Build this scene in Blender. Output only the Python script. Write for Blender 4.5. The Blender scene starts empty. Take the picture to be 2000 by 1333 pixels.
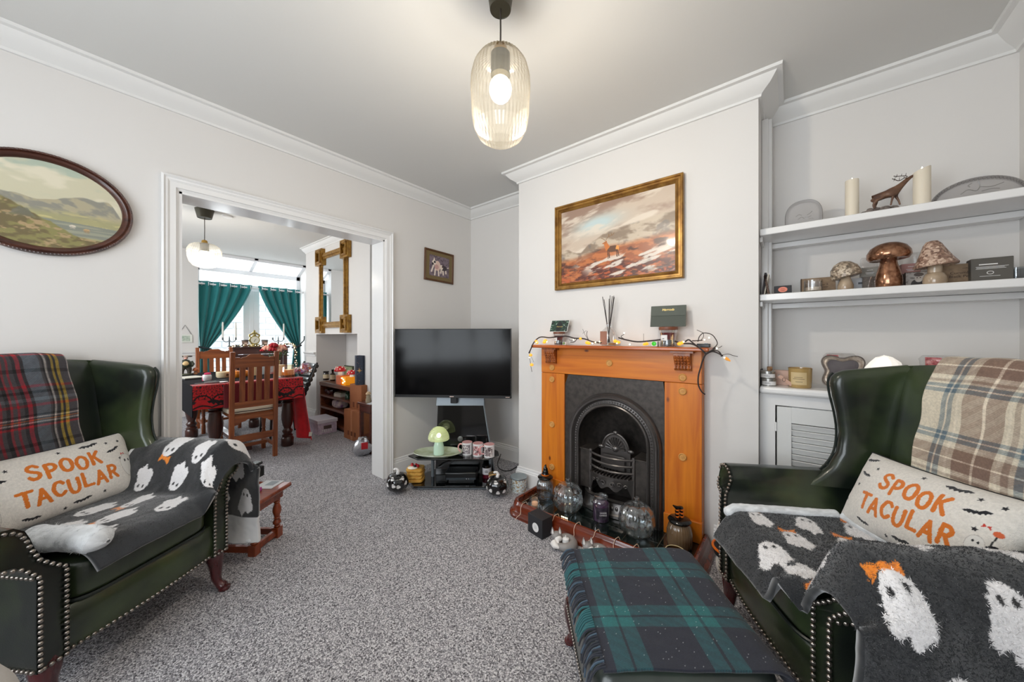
import bpy, math, random
import numpy as np
from mathutils import Matrix, Vector
random.seed(7)
S = bpy.context.scene
COL = S.collection
PI = math.pi
H = 1.17                                   # camera height
ANG = math.atan2(546, 670)                 # heading of the camera against the wall with the television
FX, FY, RX, RY = math.cos(ANG), math.sin(ANG), math.sin(ANG), -math.cos(ANG)

# ------------------------------------------------------------------ camera
cam = bpy.data.cameras.new('camera')
cam.sensor_width = 36.0
cam.lens = 36.0 * 670 / 2000
cam.shift_y = -7.5 / 2000
cam.clip_start = 0.02
co = bpy.data.objects.new('camera', cam)
COL.objects.link(co)
co.location = (0, 0, H)
co.rotation_euler = (PI / 2, 0, ANG - PI / 2)
S.camera = co
S.view_settings.view_transform = 'Standard'
S.view_settings.look = 'None'
S.view_settings.gamma = 1.0
S.view_settings.use_curve_mapping = False
S.view_settings.exposure = 0.12

# ------------------------------------------------------------------ sky and lights
w = bpy.data.worlds.new('sky')
S.world = w
w.use_nodes = True
bgn = w.node_tree.nodes['Background']
bgn.inputs['Color'].default_value = (0.86, 0.93, 1.0, 1)
bgn.inputs['Strength'].default_value = 2.6


def lamp(name, kind, loc, energy, color=(1, 1, 1), rot=(0, 0, 0), **kw):
    l = bpy.data.lights.new(name, kind)
    l.energy = energy
    l.color = color
    for k, v in kw.items():
        setattr(l, k, v)
    o = bpy.data.objects.new(name, l)
    o.location = loc
    o.rotation_euler = rot
    COL.objects.link(o)
    return o


# daylight of the bay window behind the camera, of the back window and of an unseen dining room side window
lamp('bay_daylight', 'AREA', (-1.60, 0.92, 1.5), 54, (0.89, 0.95, 1.0), (0, math.radians(-120), 0), shape='RECTANGLE', size=1.7, size_y=2.2)
lamp('garden_daylight', 'AREA', (1.75, 7.60, 1.5), 50, (0.92, 0.97, 1.0), (-PI / 2, 0, 0), shape='RECTANGLE', size=1.5, size_y=2.0)
lamp('side_daylight', 'AREA', (-0.92, 5.0, 1.5), 38, (0.95, 0.98, 1.0), (0, -PI / 2, 0), shape='RECTANGLE', size=1.4, size_y=1.8)


def _dir(u):
    d = u - 1000
    return (FX * 670 + RX * d, FY * 670 + RY * d)


def at_x(u, v, x):
    dx, dy = _dir(u); s = x / dx
    return Vector((x, dy * s, H + (659 - v) * s))


def at_y(u, v, y):
    dx, dy = _dir(u); s = y / dy
    return Vector((dx * s, y, H + (659 - v) * s))


def at_z(u, v, z):
    dx, dy = _dir(u); s = (z - H) / (659 - v)
    return Vector((dx * s, dy * s, z))


def at_d(u, v, d):
    dx, dy = _dir(u); s = d / 670
    return Vector((dx * s, dy * s, H + (659 - v) * s))


# ------------------------------------------------------------------ colour and material helpers
def lin(c):
    return tuple((x / 12.92 if x <= 0.04045 else ((x + 0.055) / 1.055) ** 2.4) for x in c)


def rgb(r, g, b):
    return lin((r / 255, g / 255, b / 255))


def linarr(a):
    a = np.clip(a, 0, 1)
    return np.where(a <= 0.04045, a / 12.92, ((a + 0.055) / 1.055) ** 2.4)


MATS = {}


def mat(name, color=(0.5, 0.5, 0.5), rough=0.5, metal=0.0, spec=0.5, coat=0.0, sheen=0.0, emit=None, estr=0.0,
        noise=None, bump=None, alpha=1.0, subsurf=0.0):
    """plain principled surface; noise=(scale, second colour, detail), bump=(scale, strength, distance)"""
    if name in MATS:
        return MATS[name]
    m = bpy.data.materials.new(name)
    m.use_nodes = True
    nt = m.node_tree
    p = nt.nodes['Principled BSDF']
    p.inputs['Base Color'].default_value = (*color, 1)
    p.inputs['Roughness'].default_value = rough
    p.inputs['Metallic'].default_value = metal
    p.inputs['Specular IOR Level'].default_value = spec
    p.inputs['Coat Weight'].default_value = coat
    p.inputs['Coat Roughness'].default_value = 0.08
    p.inputs['Sheen Weight'].default_value = sheen
    if subsurf:
        p.inputs['Subsurface Weight'].default_value = subsurf
        p.inputs['Subsurface Radius'].default_value = (0.02, 0.015, 0.01)
    if emit:
        p.inputs['Emission Color'].default_value = (*emit, 1)
        p.inputs['Emission Strength'].default_value = estr
    tc = None
    if noise or bump:
        tc = nt.nodes.new('ShaderNodeTexCoord')
    if noise:
        n = nt.nodes.new('ShaderNodeTexNoise')
        n.inputs['Scale'].default_value = noise[0]
        n.inputs['Detail'].default_value = noise[2] if len(noise) > 2 else 4
        nt.links.new(tc.outputs['Object'], n.inputs['Vector'])
        r = nt.nodes.new('ShaderNodeValToRGB')
        r.color_ramp.elements[0].color = (*color, 1)
        r.color_ramp.elements[1].color = (*noise[1], 1)
        r.color_ramp.elements[0].position = 0.38
        r.color_ramp.elements[1].position = 0.66
        nt.links.new(n.outputs['Fac'], r.inputs['Fac'])
        nt.links.new(r.outputs['Color'], p.inputs['Base Color'])
    if bump:
        n = nt.nodes.new('ShaderNodeTexNoise')
        n.inputs['Scale'].default_value = bump[0]
        n.inputs['Detail'].default_value = 3
        nt.links.new(tc.outputs['Object'], n.inputs['Vector'])
        b = nt.nodes.new('ShaderNodeBump')
        b.inputs['Strength'].default_value = bump[1]
        b.inputs['Distance'].default_value = bump[2]
        nt.links.new(n.outputs['Fac'], b.inputs['Height'])
        nt.links.new(b.outputs['Normal'], p.inputs['Normal'])
    MATS[name] = m
    return m


def wood(name, c1, c2, axis=2, scale=9.0, rough=0.35, coat=0.2, knots=False):
    """grain runs along the given local axis"""
    if name in MATS:
        return MATS[name]
    m = mat(name, c1, rough, coat=coat)
    nt = m.node_tree
    p = nt.nodes['Principled BSDF']
    tc = nt.nodes.new('ShaderNodeTexCoord')
    mp = nt.nodes.new('ShaderNodeMapping')
    sc = [scale * 3.5] * 3
    sc[axis] = scale * 0.22
    mp.inputs['Scale'].default_value = sc
    nt.links.new(tc.outputs['Object'], mp.inputs['Vector'])
    n = nt.nodes.new('ShaderNodeTexNoise')
    n.inputs['Scale'].default_value = 1.0
    n.inputs['Detail'].default_value = 6
    n.inputs['Distortion'].default_value = 0.6
    nt.links.new(mp.outputs['Vector'], n.inputs['Vector'])
    r = nt.nodes.new('ShaderNodeValToRGB')
    r.color_ramp.elements[0].color = (*c2, 1)
    r.color_ramp.elements[1].color = (*c1, 1)
    r.color_ramp.elements[0].position = 0.33
    r.color_ramp.elements[1].position = 0.62
    nt.links.new(n.outputs['Fac'], r.inputs['Fac'])
    out = r.outputs['Color']
    if knots:
        mp2 = nt.nodes.new('ShaderNodeMapping')
        s2 = [9.0] * 3
        s2[axis] = 4.6
        mp2.inputs['Scale'].default_value = s2
        nt.links.new(tc.outputs['Object'], mp2.inputs['Vector'])
        vo = nt.nodes.new('ShaderNodeTexVoronoi')
        vo.inputs['Scale'].default_value = 1.0
        nt.links.new(mp2.outputs['Vector'], vo.inputs['Vector'])
        rr = nt.nodes.new('ShaderNodeValToRGB')
        rr.color_ramp.elements[0].color = (1, 1, 1, 1)
        rr.color_ramp.elements[1].color = (0, 0, 0, 1)
        rr.color_ramp.elements[0].position = 0.045
        rr.color_ramp.elements[1].position = 0.10
        nt.links.new(vo.outputs['Distance'], rr.inputs['Fac'])
        mx = nt.nodes.new('ShaderNodeMix')
        mx.data_type = 'RGBA'
        nt.links.new(rr.outputs['Color'], mx.inputs['Factor'])
        nt.links.new(out, mx.inputs['A'])
        mx.inputs['B'].default_value = (*rgb(104, 46, 10), 1)
        out = mx.outputs['Result']
    nt.links.new(out, p.inputs['Base Color'])
    return m


def leather(name, c1, c2, rough=0.3):
    m = mat(name, c1, rough, coat=0.25, noise=(5.0, c2, 3), bump=(230, 0.12, 0.002))
    return m


def vcol(name, rough=0.8, sheen=0.0, bump=None, coat=0.0, emit=0.0, metal=0.0):
    """colour taken from the painted point colours of the mesh"""
    if name in MATS:
        return MATS[name]
    m = mat(name, (0.5, 0.5, 0.5), rough, sheen=sheen, bump=bump, coat=coat, metal=metal)
    nt = m.node_tree
    a = nt.nodes.new('ShaderNodeAttribute')
    a.attribute_name = 'Col'
    nt.links.new(a.outputs['Color'], nt.nodes['Principled BSDF'].inputs['Base Color'])
    return m


def glass(name, tint=(1, 1, 1), base=0.06, edge=0.75, rough=0.03, frost=0.0, frostcol=(1, 1, 1), edge_tint=None):
    """thin glass: clear in the middle, reflecting at grazing angles, optionally frosted"""
    if name in MATS:
        return MATS[name]
    m = bpy.data.materials.new(name)
    m.use_nodes = True
    nt = m.node_tree
    nt.nodes.clear()
    out = nt.nodes.new('ShaderNodeOutputMaterial')
    tr = nt.nodes.new('ShaderNodeBsdfTransparent')
    tr.inputs['Color'].default_value = (*tint, 1)
    gl = nt.nodes.new('ShaderNodeBsdfGlossy')
    gl.inputs['Roughness'].default_value = rough
    lw = nt.nodes.new('ShaderNodeLayerWeight')
    lw.inputs['Blend'].default_value = 0.35
    mr = nt.nodes.new('ShaderNodeMapRange')
    mr.inputs['To Min'].default_value = base
    mr.inputs['To Max'].default_value = edge
    nt.links.new(lw.outputs['Facing'], mr.inputs['Value'])
    mx = nt.nodes.new('ShaderNodeMixShader')
    nt.links.new(mr.outputs['Result'], mx.inputs['Fac'])
    nt.links.new(tr.outputs['BSDF'], mx.inputs[1])
    nt.links.new(gl.outputs['BSDF'], mx.inputs[2])
    if edge_tint:
        mc = nt.nodes.new('ShaderNodeMix')
        mc.data_type = 'RGBA'
        nt.links.new(lw.outputs['Facing'], mc.inputs['Factor'])
        mc.inputs['A'].default_value = (*tint, 1)
        mc.inputs['B'].default_value = (*edge_tint, 1)
        nt.links.new(mc.outputs['Result'], tr.inputs['Color'])
    last = mx
    if frost > 0:
        df = nt.nodes.new('ShaderNodeBsdfTranslucent')
        df.inputs['Color'].default_value = (*frostcol, 1)
        dd = nt.nodes.new('ShaderNodeBsdfDiffuse')
        dd.inputs['Color'].default_value = (*frostcol, 1)
        m0 = nt.nodes.new('ShaderNodeMixShader')
        m0.inputs['Fac'].default_value = 0.5
        nt.links.new(df.outputs['BSDF'], m0.inputs[1])
        nt.links.new(dd.outputs['BSDF'], m0.inputs[2])
        m2 = nt.nodes.new('ShaderNodeMixShader')
        m2.inputs['Fac'].default_value = frost
        nt.links.new(mx.outputs['Shader'], m2.inputs[1])
        nt.links.new(m0.outputs['Shader'], m2.inputs[2])
        last = m2
    nt.links.new(last.outputs['Shader'], out.inputs['Surface'])
    MATS[name] = m
    return m


# ------------------------------------------------------------------ mesh helpers
class MB:
    def __init__(self):
        self.v = []
        self.f = []

    def add(self, vs, fs, M=None):
        o = len(self.v)
        if M is not None:
            vs = [tuple(M @ Vector(p)) for p in vs]
        self.v += [tuple(p) for p in vs]
        self.f += [tuple(i + o for i in f) for f in fs]
        return self

    def bx(self, x0, x1, y0, y1, z0, z1, M=None):
        vs = [(x0, y0, z0), (x1, y0, z0), (x1, y1, z0), (x0, y1, z0), (x0, y0, z1), (x1, y0, z1), (x1, y1, z1), (x0, y1, z1)]
        fs = [(3, 2, 1, 0), (4, 5, 6, 7), (0, 1, 5, 4), (1, 2, 6, 5), (2, 3, 7, 6), (3, 0, 4, 7)]
        return self.add(vs, fs, M)

    def box(self, c, s, M=None):
        return self.bx(c[0] - s[0] / 2, c[0] + s[0] / 2, c[1] - s[1] / 2, c[1] + s[1] / 2, c[2] - s[2] / 2, c[2] + s[2] / 2, M)

    def lathe(self, prof, segs=24, c=(0, 0, 0), ribs=None, M=None, caps=True, sy=1.0):
        vs, fs = [], []
        n = len(prof)
        for (r, z) in prof:
            for k in range(segs):
                a = 2 * PI * k / segs
                rr = r
                if ribs:
                    rr = r * (1 + ribs[1] * math.cos(ribs[0] * a))
                vs.append((c[0] + rr * math.cos(a), c[1] + rr * math.sin(a) * sy, c[2] + z))
        for i in range(n - 1):
            for k in range(segs):
                k2 = (k + 1) % segs
                fs.append((i * segs + k, i * segs + k2, (i + 1) * segs + k2, (i + 1) * segs + k))
        if caps:
            if prof[0][0] > 1e-5:
                fs.append(tuple(range(segs - 1, -1, -1)))
            if prof[-1][0] > 1e-5:
                fs.append(tuple((n - 1) * segs + k for k in range(segs)))
        return self.add(vs, fs, M)

    def cyl(self, c, r, z0, z1, segs=20, M=None):
        return self.lathe([(r, z0), (r, z1)], segs, c, M=M)

    def loft(self, rings, caps=True, M=None, closed=False):
        vs, fs = [], []
        m = len(rings[0])
        for r in rings:
            vs += [tuple(p) for p in r]
        nr = len(rings)
        for i in range(nr if closed else nr - 1):
            j = (i + 1) % nr
            for k in range(m):
                k2 = (k + 1) % m
                fs.append((i * m + k, i * m + k2, j * m + k2, j * m + k))
        if caps and not closed:
            fs.append(tuple(range(m - 1, -1, -1)))
            fs.append(tuple((nr - 1) * m + k for k in range(m)))
        return self.add(vs, fs, M)

    def tube(self, pts, r, segs=8, closed=False, M=None, flat=1.0):
        pts = [Vector(p) for p in pts]
        n = len(pts)
        rings = []
        up = Vector((0.13, 0.21, 0.97))
        for i, p in enumerate(pts):
            if closed:
                t = pts[(i + 1) % n] - pts[i - 1]
            else:
                t = pts[min(i + 1, n - 1)] - pts[max(i - 1, 0)]
            if t.length < 1e-9:
                t = Vector((0, 0, 1))
            t.normalize()
            a = up - t * up.dot(t)
            if a.length < 1e-3:
                a = Vector((1, 0, 0)) - t * t.x
            a.normalize()
            b = t.cross(a)
            up = a
            rr = r[i] if isinstance(r, (list, tuple)) else r
            rings.append([p + (a * math.cos(2 * PI * k / segs) * flat + b * math.sin(2 * PI * k / segs)) * rr for k in range(segs)])
        return self.loft(rings, True, M, closed)

    def prism(self, poly, z0, z1, M=None):
        n = len(poly)
        vs = [(x, y, z0) for x, y in poly] + [(x, y, z1) for x, y in poly]
        fs = [tuple(range(n - 1, -1, -1)), tuple(range(n, 2 * n))]
        fs += [(k, (k + 1) % n, n + (k + 1) % n, n + k) for k in range(n)]
        return self.add(vs, fs, M)

    def ball(self, c, r, segs=12, rings=8, M=None, e=1.0):
        if not isinstance(r, (tuple, list)):
            r = (r, r, r)
        vs, fs = [], []

        def pw(x):
            return math.copysign(abs(x) ** e, x)
        for i in range(rings + 1):
            ph = -PI / 2 + PI * i / rings
            for k in range(segs):
                th = 2 * PI * k / segs
                vs.append((c[0] + r[0] * pw(math.cos(ph)) * pw(math.cos(th)), c[1] + r[1] * pw(math.cos(ph)) * pw(math.sin(th)),
                           c[2] + r[2] * pw(math.sin(ph))))
        for i in range(rings):
            for k in range(segs):
                k2 = (k + 1) % segs
                fs.append((i * segs + k, i * segs + k2, (i + 1) * segs + k2, (i + 1) * segs + k))
        return self.add(vs, fs, M)


def rot(axis, deg):
    return Matrix.Rotation(math.radians(deg), 4, axis)


def tr(*p):
    return Matrix.Translation(p if len(p) == 3 else p[0])


def finish(me, sharp=40):
    me.validate()
    if sharp is not None:
        me.polygons.foreach_set('use_smooth', [True] * len(me.polygons))
        me.set_sharp_from_angle(angle=math.radians(sharp))
    me.update()


def obj(name, mb, m, parent=None, loc=(0, 0, 0), rotz=0.0, bevel=0.0, sharp=40, label=None, kind=None, subsurf=0, weld=True):
    me = bpy.data.meshes.new(name)
    if isinstance(mb, MB):
        me.from_pydata(mb.v, [], mb.f)
    else:
        me.from_pydata(mb[0], [], mb[1])
    if weld:
        import bmesh
        b = bmesh.new()
        b.from_mesh(me)
        bmesh.ops.remove_doubles(b, verts=b.verts, dist=1e-6)
        bmesh.ops.recalc_face_normals(b, faces=b.faces)
        b.to_mesh(me)
        b.free()
    finish(me, sharp)
    me.materials.append(m)
    o = bpy.data.objects.new(name, me)
    COL.objects.link(o)
    o.location = loc
    o.rotation_euler = (0, 0, rotz)
    if parent:
        o.parent = parent
    if bevel:
        md = o.modifiers.new('bevel', 'BEVEL')
        md.width = bevel
        md.segments = 2
        md.limit_method = 'ANGLE'
        md.angle_limit = math.radians(35)
    if subsurf:
        md = o.modifiers.new('subsurf', 'SUBSURF')
        md.levels = md.render_levels = subsurf
    if label:
        o['label'] = label
    if kind:
        o['kind'] = kind
    return o


def thing(name, label, cat, loc=(0, 0, 0), rotz=0.0, group=None):
    o = bpy.data.objects.new(name, None)
    o.empty_display_size = 0.05
    COL.objects.link(o)
    o.location = loc
    o.rotation_euler = (0, 0, rotz)
    o['label'] = label
    o['category'] = cat
    if group:
        o['group'] = group
    return o


def tag(o, label, cat, group=None):
    o['label'] = label
    o['category'] = cat
    if group:
        o['group'] = group
    return o


def struct(name, mb, m, **kw):
    return obj(name, mb, m, kind='structure', **kw)


def dup(root, loc, rotz=0.0, label=None, scale=1.0):
    r = root.copy()
    COL.objects.link(r)
    r.location = loc
    r.rotation_euler = (0, 0, rotz)
    r.scale = (scale,) * 3
    if label:
        r['label'] = label
    for ch in list(root.children):
        c = ch.copy()
        COL.objects.link(c)
        c.parent = r
        for g in list(ch.children):
            d = g.copy()
            COL.objects.link(d)
            d.parent = c
    return r


def text(name, s, size, m, parent, loc, M=None, align='CENTER', ext=0.0003, shear=0.0, squash=1.0):
    """flat lettering lying in local XZ, read from the -Y side"""
    cu = bpy.data.curves.new(name, 'FONT')
    cu.body = s
    cu.size = size
    cu.align_x = align
    cu.align_y = 'CENTER'
    cu.extrude = ext
    cu.shear = shear
    cu.resolution_u = 2
    to = bpy.data.objects.new(name, cu)
    me = bpy.data.meshes.new_from_object(to)
    bpy.data.objects.remove(to)
    bpy.data.curves.remove(cu)
    me.materials.clear()
    me.materials.append(m)
    o = bpy.data.objects.new(name, me)
    COL.objects.link(o)
    o.parent = parent
    mm = tr(*loc) @ (M if M is not None else Matrix.Identity(4)) @ rot('X', 90) @ Matrix.Diagonal((squash, 1, 1, 1))
    o.matrix_local = mm
    return o


def hashn(ix, iy, seed=0):
    n = ix * 374761393 + iy * 668265263 + seed * 974634777
    n = (n ^ (n >> 13)) * 1274126177
    n = n ^ (n >> 16)
    return (n & 0xFFFFF) / float(0xFFFFF)


def vnoise(x, y, seed=0):
    xi = np.floor(x).astype(np.int64); yi = np.floor(y).astype(np.int64)
    fx = x - xi; fy = y - yi
    fx = fx * fx * (3 - 2 * fx); fy = fy * fy * (3 - 2 * fy)
    a = hashn(xi, yi, seed); b = hashn(xi + 1, yi, seed); c = hashn(xi, yi + 1, seed); d = hashn(xi + 1, yi + 1, seed)
    return (a * (1 - fx) + b * fx) * (1 - fy) + (c * (1 - fx) + d * fx) * fy


def fbm(x, y, oct=5, seed=0):
    t = np.zeros_like(x); a = 0.5; f = 1.0
    for i in range(oct):
        t += a * vnoise(x * f, y * f, seed + i * 17)
        a *= 0.5; f *= 2.03
    return t / 0.97


def smooth(e0, e1, x):
    t = np.clip((x - e0) / (e1 - e0), 0, 1)
    return t * t * (3 - 2 * t)


def mix(a, b, t):
    t = t[..., None]
    return a * (1 - t) + np.array(b, dtype=float) * t


def segd(x, y, x0, y0, x1, y1):
    dx, dy = x1 - x0, y1 - y0
    L = dx * dx + dy * dy + 1e-12
    t = np.clip(((x - x0) * dx + (y - y0) * dy) / L, 0, 1)
    return np.hypot(x - x0 - t * dx, y - y0 - t * dy)


def polyd(x, y, pts):
    d = np.full_like(x, 1e9)
    for (a, b) in zip(pts[:-1], pts[1:]):
        d = np.minimum(d, segd(x, y, a[0], a[1], b[0], b[1]))
    return d


def inpoly(x, y, poly):
    c = np.zeros(x.shape, bool)
    n = len(poly)
    for i in range(n):
        x0, y0 = poly[i]; x1, y1 = poly[(i + 1) % n]
        if y0 == y1:
            continue
        c ^= ((y0 > y) != (y1 > y)) & (x < (x1 - x0) * (y - y0) / (y1 - y0) + x0)
    return c


def set_col(me, cols):
    a = me.color_attributes.new('Col', 'FLOAT_COLOR', 'POINT')
    c = np.ones((len(cols), 4), dtype=np.float32)
    c[:, :3] = linarr(cols)
    a.data.foreach_set('color', c.ravel())


def grid_obj(name, nu, nv, pos, col, m, parent=None, thick=0.0, loc=(0, 0, 0), rotz=0.0, urange=(0, 1), vrange=(0, 1), label=None, offset=-1.0, sharp=None, mask=None):
    """surface painted point by point: pos(U, V) -> (N,3), col(U, V) -> (N,3) sRGB"""
    u = np.linspace(urange[0], urange[1], nu)
    v = np.linspace(vrange[0], vrange[1], nv)
    U, V = np.meshgrid(u, v)
    U = U.ravel(); V = V.ravel()
    P = pos(U, V)
    idx = np.arange(nu * nv).reshape(nv, nu)
    q = np.stack([idx[:-1, :-1], idx[:-1, 1:], idx[1:, 1:], idx[1:, :-1]], -1).reshape(-1, 4)
    if mask is not None:
        keep = mask(U, V)
        q = q[keep[q].all(1)]
    me = bpy.data.meshes.new(name)
    me.from_pydata(P.tolist(), [], q.tolist())
    if col is not None:
        set_col(me, col(U, V))
    me.polygons.foreach_set('use_smooth', [True] * len(me.polygons))
    me.update()
    me.materials.append(m)
    o = bpy.data.objects.new(name, me)
    COL.objects.link(o)
    o.location = loc
    o.rotation_euler = (0, 0, rotz)
    if parent:
        o.parent = parent
    if thick:
        md = o.modifiers.new('solid', 'SOLIDIFY')
        md.thickness = thick
        md.offset = offset
    if label:
        o['label'] = label
    return o


def pile_obj(name, n, pos, col, m, parent, length, width, urange=(0, 1), vrange=(0, 1), side=1.0, seed=1, lift=0.0):
    """short fleece pile standing on a painted surface, joined into one part"""
    rg = np.random.default_rng(seed)
    U = rg.uniform(urange[0], urange[1], n)
    V = rg.uniform(vrange[0], vrange[1], n)
    e = 1e-3
    P = pos(U, V)
    A = pos(U + e, V) - P
    B = pos(U, V + e) - P
    N = np.cross(A, B)
    N /= np.linalg.norm(N, axis=1)[:, None] + 1e-12
    N *= side
    T = A / (np.linalg.norm(A, axis=1)[:, None] + 1e-12)
    Bt = np.cross(N, T)
    a = rg.uniform(0, 2 * PI, n)[:, None]
    lean = T * np.cos(a) + Bt * np.sin(a)
    a2 = rg.uniform(0, 2 * PI, n)[:, None]
    wd = (T * np.cos(a2) + Bt * np.sin(a2)) * width
    L = length * rg.uniform(0.6, 1.15, n)[:, None]
    tip = P + N * L * 0.85 + lean * L * rg.uniform(0.2, 0.9, n)[:, None]
    base = P + N * lift
    vs = np.empty((n * 3, 3))
    vs[0::3] = base - wd; vs[1::3] = base + wd; vs[2::3] = tip
    C = col(U, V)
    C = C * rg.uniform(0.86, 1.1, n)[:, None]
    me = bpy.data.meshes.new(name)
    me.vertices.add(n * 3)
    me.vertices.foreach_set('co', vs.astype(np.float32).ravel())
    me.loops.add(n * 3)
    me.loops.foreach_set('vertex_index', np.arange(n * 3, dtype=np.int32))
    me.polygons.add(n)
    me.polygons.foreach_set('loop_start', np.arange(0, n * 3, 3, dtype=np.int32))
    me.update(calc_edges=True)
    set_col(me, np.repeat(C, 3, axis=0))
    me.materials.append(m)
    o = bpy.data.objects.new(name, me)
    COL.objects.link(o)
    o.parent = parent
    o['kind'] = 'stuff'
    return o


def sweep(mb, path, prof, close=False):
    """moulding along a plan path, interior on the right hand; prof = [(out from wall, z)...] closed section"""
    n = len(path)
    rings = []
    for i, p in enumerate(path):
        p = Vector(p)
        d0 = d1 = None
        if i > 0:
            d0 = (p - Vector(path[i - 1])).normalized()
        if i < n - 1:
            d1 = (Vector(path[i + 1]) - p).normalized()
        n0 = Vector((d0.y, -d0.x)) if d0 else None
        n1 = Vector((d1.y, -d1.x)) if d1 else None
        if n0 is None:
            off = n1
        elif n1 is None:
            off = n0
        else:
            b = n0 + n1
            off = b / max(1e-6, b.dot(n0)) if b.length > 1e-6 else n0
        rings.append([(p.x + off.x * o, p.y + off.y * o, z) for (o, z) in prof])
    return mb.loft(rings)


def catmull(pts, n=8, closed=False):
    pts = [Vector(p) for p in pts]
    out = []
    m = len(pts)
    for i in range(m if closed else m - 1):
        p0 = pts[(i - 1) % m] if closed or i > 0 else pts[0] * 2 - pts[1]
        p1 = pts[i]
        p2 = pts[(i + 1) % m]
        p3 = pts[(i + 2) % m] if closed or i + 2 < m else pts[-1] * 2 - pts[-2]
        for k in range(n):
            t = k / n
            out.append(0.5 * ((2 * p1) + (p2 - p0) * t + (2 * p0 - 5 * p1 + 4 * p2 - p3) * t * t + (3 * p1 - p0 - 3 * p2 + p3) * t ** 3))
    if not closed:
        out.append(pts[-1])
    return out
# ------------------------------------------------------------------ the rooms
XW, YL, YR, XB, ZC = 2.516, 2.606, -0.758, 2.161, 2.48
BY0, BY1 = 0.1315, 1.69                    # chimney breast
OX0, OX1, OZ = 0.3046, 1.530, 1.971        # opening to the dining room
YD = 2.781
DX, DY0, DY1, YE = 2.0, 3.71, 5.545, 6.92  # dining chimney breast and end wall

paint = mat('white_wall_paint', rgb(219, 216, 213), 0.6, spec=0.3, bump=(60, 0.05, 0.002))
ceilm = mat('white_ceiling_paint', rgb(214, 213, 210), 0.8, spec=0.2)
gloss = mat('white_gloss_trim', rgb(232, 231, 230), 0.22, coat=0.2)
cornm = mat('white_cornice', rgb(224, 223, 221), 0.55)


def carpet_mat():
    m = mat('grey_loop_carpet', (0.2, 0.2, 0.2), 0.95, spec=0.15)
    nt = m.node_tree
    p = nt.nodes['Principled BSDF']
    tc = nt.nodes.new('ShaderNodeTexCoord')
    mp = nt.nodes.new('ShaderNodeMapping')
    mp.inputs['Rotation'].default_value = (0, 0, 0.12)
    mp.inputs['Scale'].default_value = (230, 190, 1)
    nt.links.new(tc.outputs['Object'], mp.inputs['Vector'])
    vo = nt.nodes.new('ShaderNodeTexVoronoi')
    vo.inputs['Scale'].default_value = 1.0
    vo.inputs['Randomness'].default_value = 0.75
    nt.links.new(mp.outputs['Vector'], vo.inputs['Vector'])
    n = nt.nodes.new('ShaderNodeTexNoise')
    n.inputs['Scale'].default_value = 150
    n.inputs['Detail'].default_value = 5
    nt.links.new(tc.outputs['Object'], n.inputs['Vector'])
    sep = nt.nodes.new('ShaderNodeSeparateColor')
    nt.links.new(vo.outputs['Color'], sep.inputs['Color'])
    ad = nt.nodes.new('ShaderNodeMath'); ad.operation = 'ADD'
    ml = nt.nodes.new('ShaderNodeMath'); ml.operation = 'MULTIPLY'; ml.inputs[1].default_value = 0.55
    nt.links.new(sep.outputs['Red'], ml.inputs[0])
    nt.links.new(ml.outputs[0], ad.inputs[0])
    nt.links.new(n.outputs['Fac'], ad.inputs[1])
    sb = nt.nodes.new('ShaderNodeMath'); sb.operation = 'SUBTRACT'
    ms = nt.nodes.new('ShaderNodeMath'); ms.operation = 'MULTIPLY'; ms.inputs[1].default_value = 0.45
    nt.links.new(vo.outputs['Distance'], ms.inputs[0])
    nt.links.new(ad.outputs[0], sb.inputs[0]); nt.links.new(ms.outputs[0], sb.inputs[1])
    r = nt.nodes.new('ShaderNodeValToRGB')
    e = r.color_ramp.elements
    e[0].position = 0.18; e[0].color = (*rgb(72, 70, 74), 1)
    e[1].position = 0.90; e[1].color = (*rgb(236, 234, 236), 1)
    k = e.new(0.5); k.color = (*rgb(162, 160, 165), 1)
    nt.links.new(sb.outputs[0], r.inputs['Fac'])
    nt.links.new(r.outputs['Color'], p.inputs['Base Color'])
    b = nt.nodes.new('ShaderNodeBump')
    b.inputs['Strength'].default_value = 0.9
    b.inputs['Distance'].default_value = 0.006
    nt.links.new(sb.outputs[0], b.inputs['Height'])
    nt.links.new(b.outputs['Normal'], p.inputs['Normal'])
    return m


carpet = carpet_mat()
struct('floor', MB().bx(-1.5, 2.75, -0.95, 7.3, -0.06, 0), carpet)
struct('ceiling', MB().bx(-1.5, 2.75, -0.95, YE, ZC, ZC + 0.1), ceilm)

b = MB()
b.bx(-1.45, OX0, YL, YD, 0, ZC).bx(OX1, 2.65, YL, YD, 0, ZC).bx(OX0, OX1, YL, YD, OZ, ZC)
struct('wall_left', b, paint)
b = MB()
b.bx(XW, XW + 0.12, YR - 0.1, YL, 0, ZC)
struct('wall_right', b, paint)
b = MB()
b.bx(XB, XW, BY0, 0.62, 0, ZC).bx(XB, XW, 1.16, BY1, 0, ZC).bx(XB, XW, 0.62, 1.16, 0.78, ZC)
struct('wall_chimney', b, paint)
struct('wall_near', MB().bx(-1.45, XW, YR - 0.1, YR, 0, ZC), paint)
b = MB()
b.bx(-1.45, -1.35, YR, -0.12, 0, ZC).bx(-1.45, -1.35, 1.96, YL, 0, ZC).bx(-1.45, -1.35, -0.12, 1.96, 0, 0.62).bx(-1.45, -1.35, -0.12, 1.96, 2.3, ZC)
struct('wall_window', b, paint)
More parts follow.
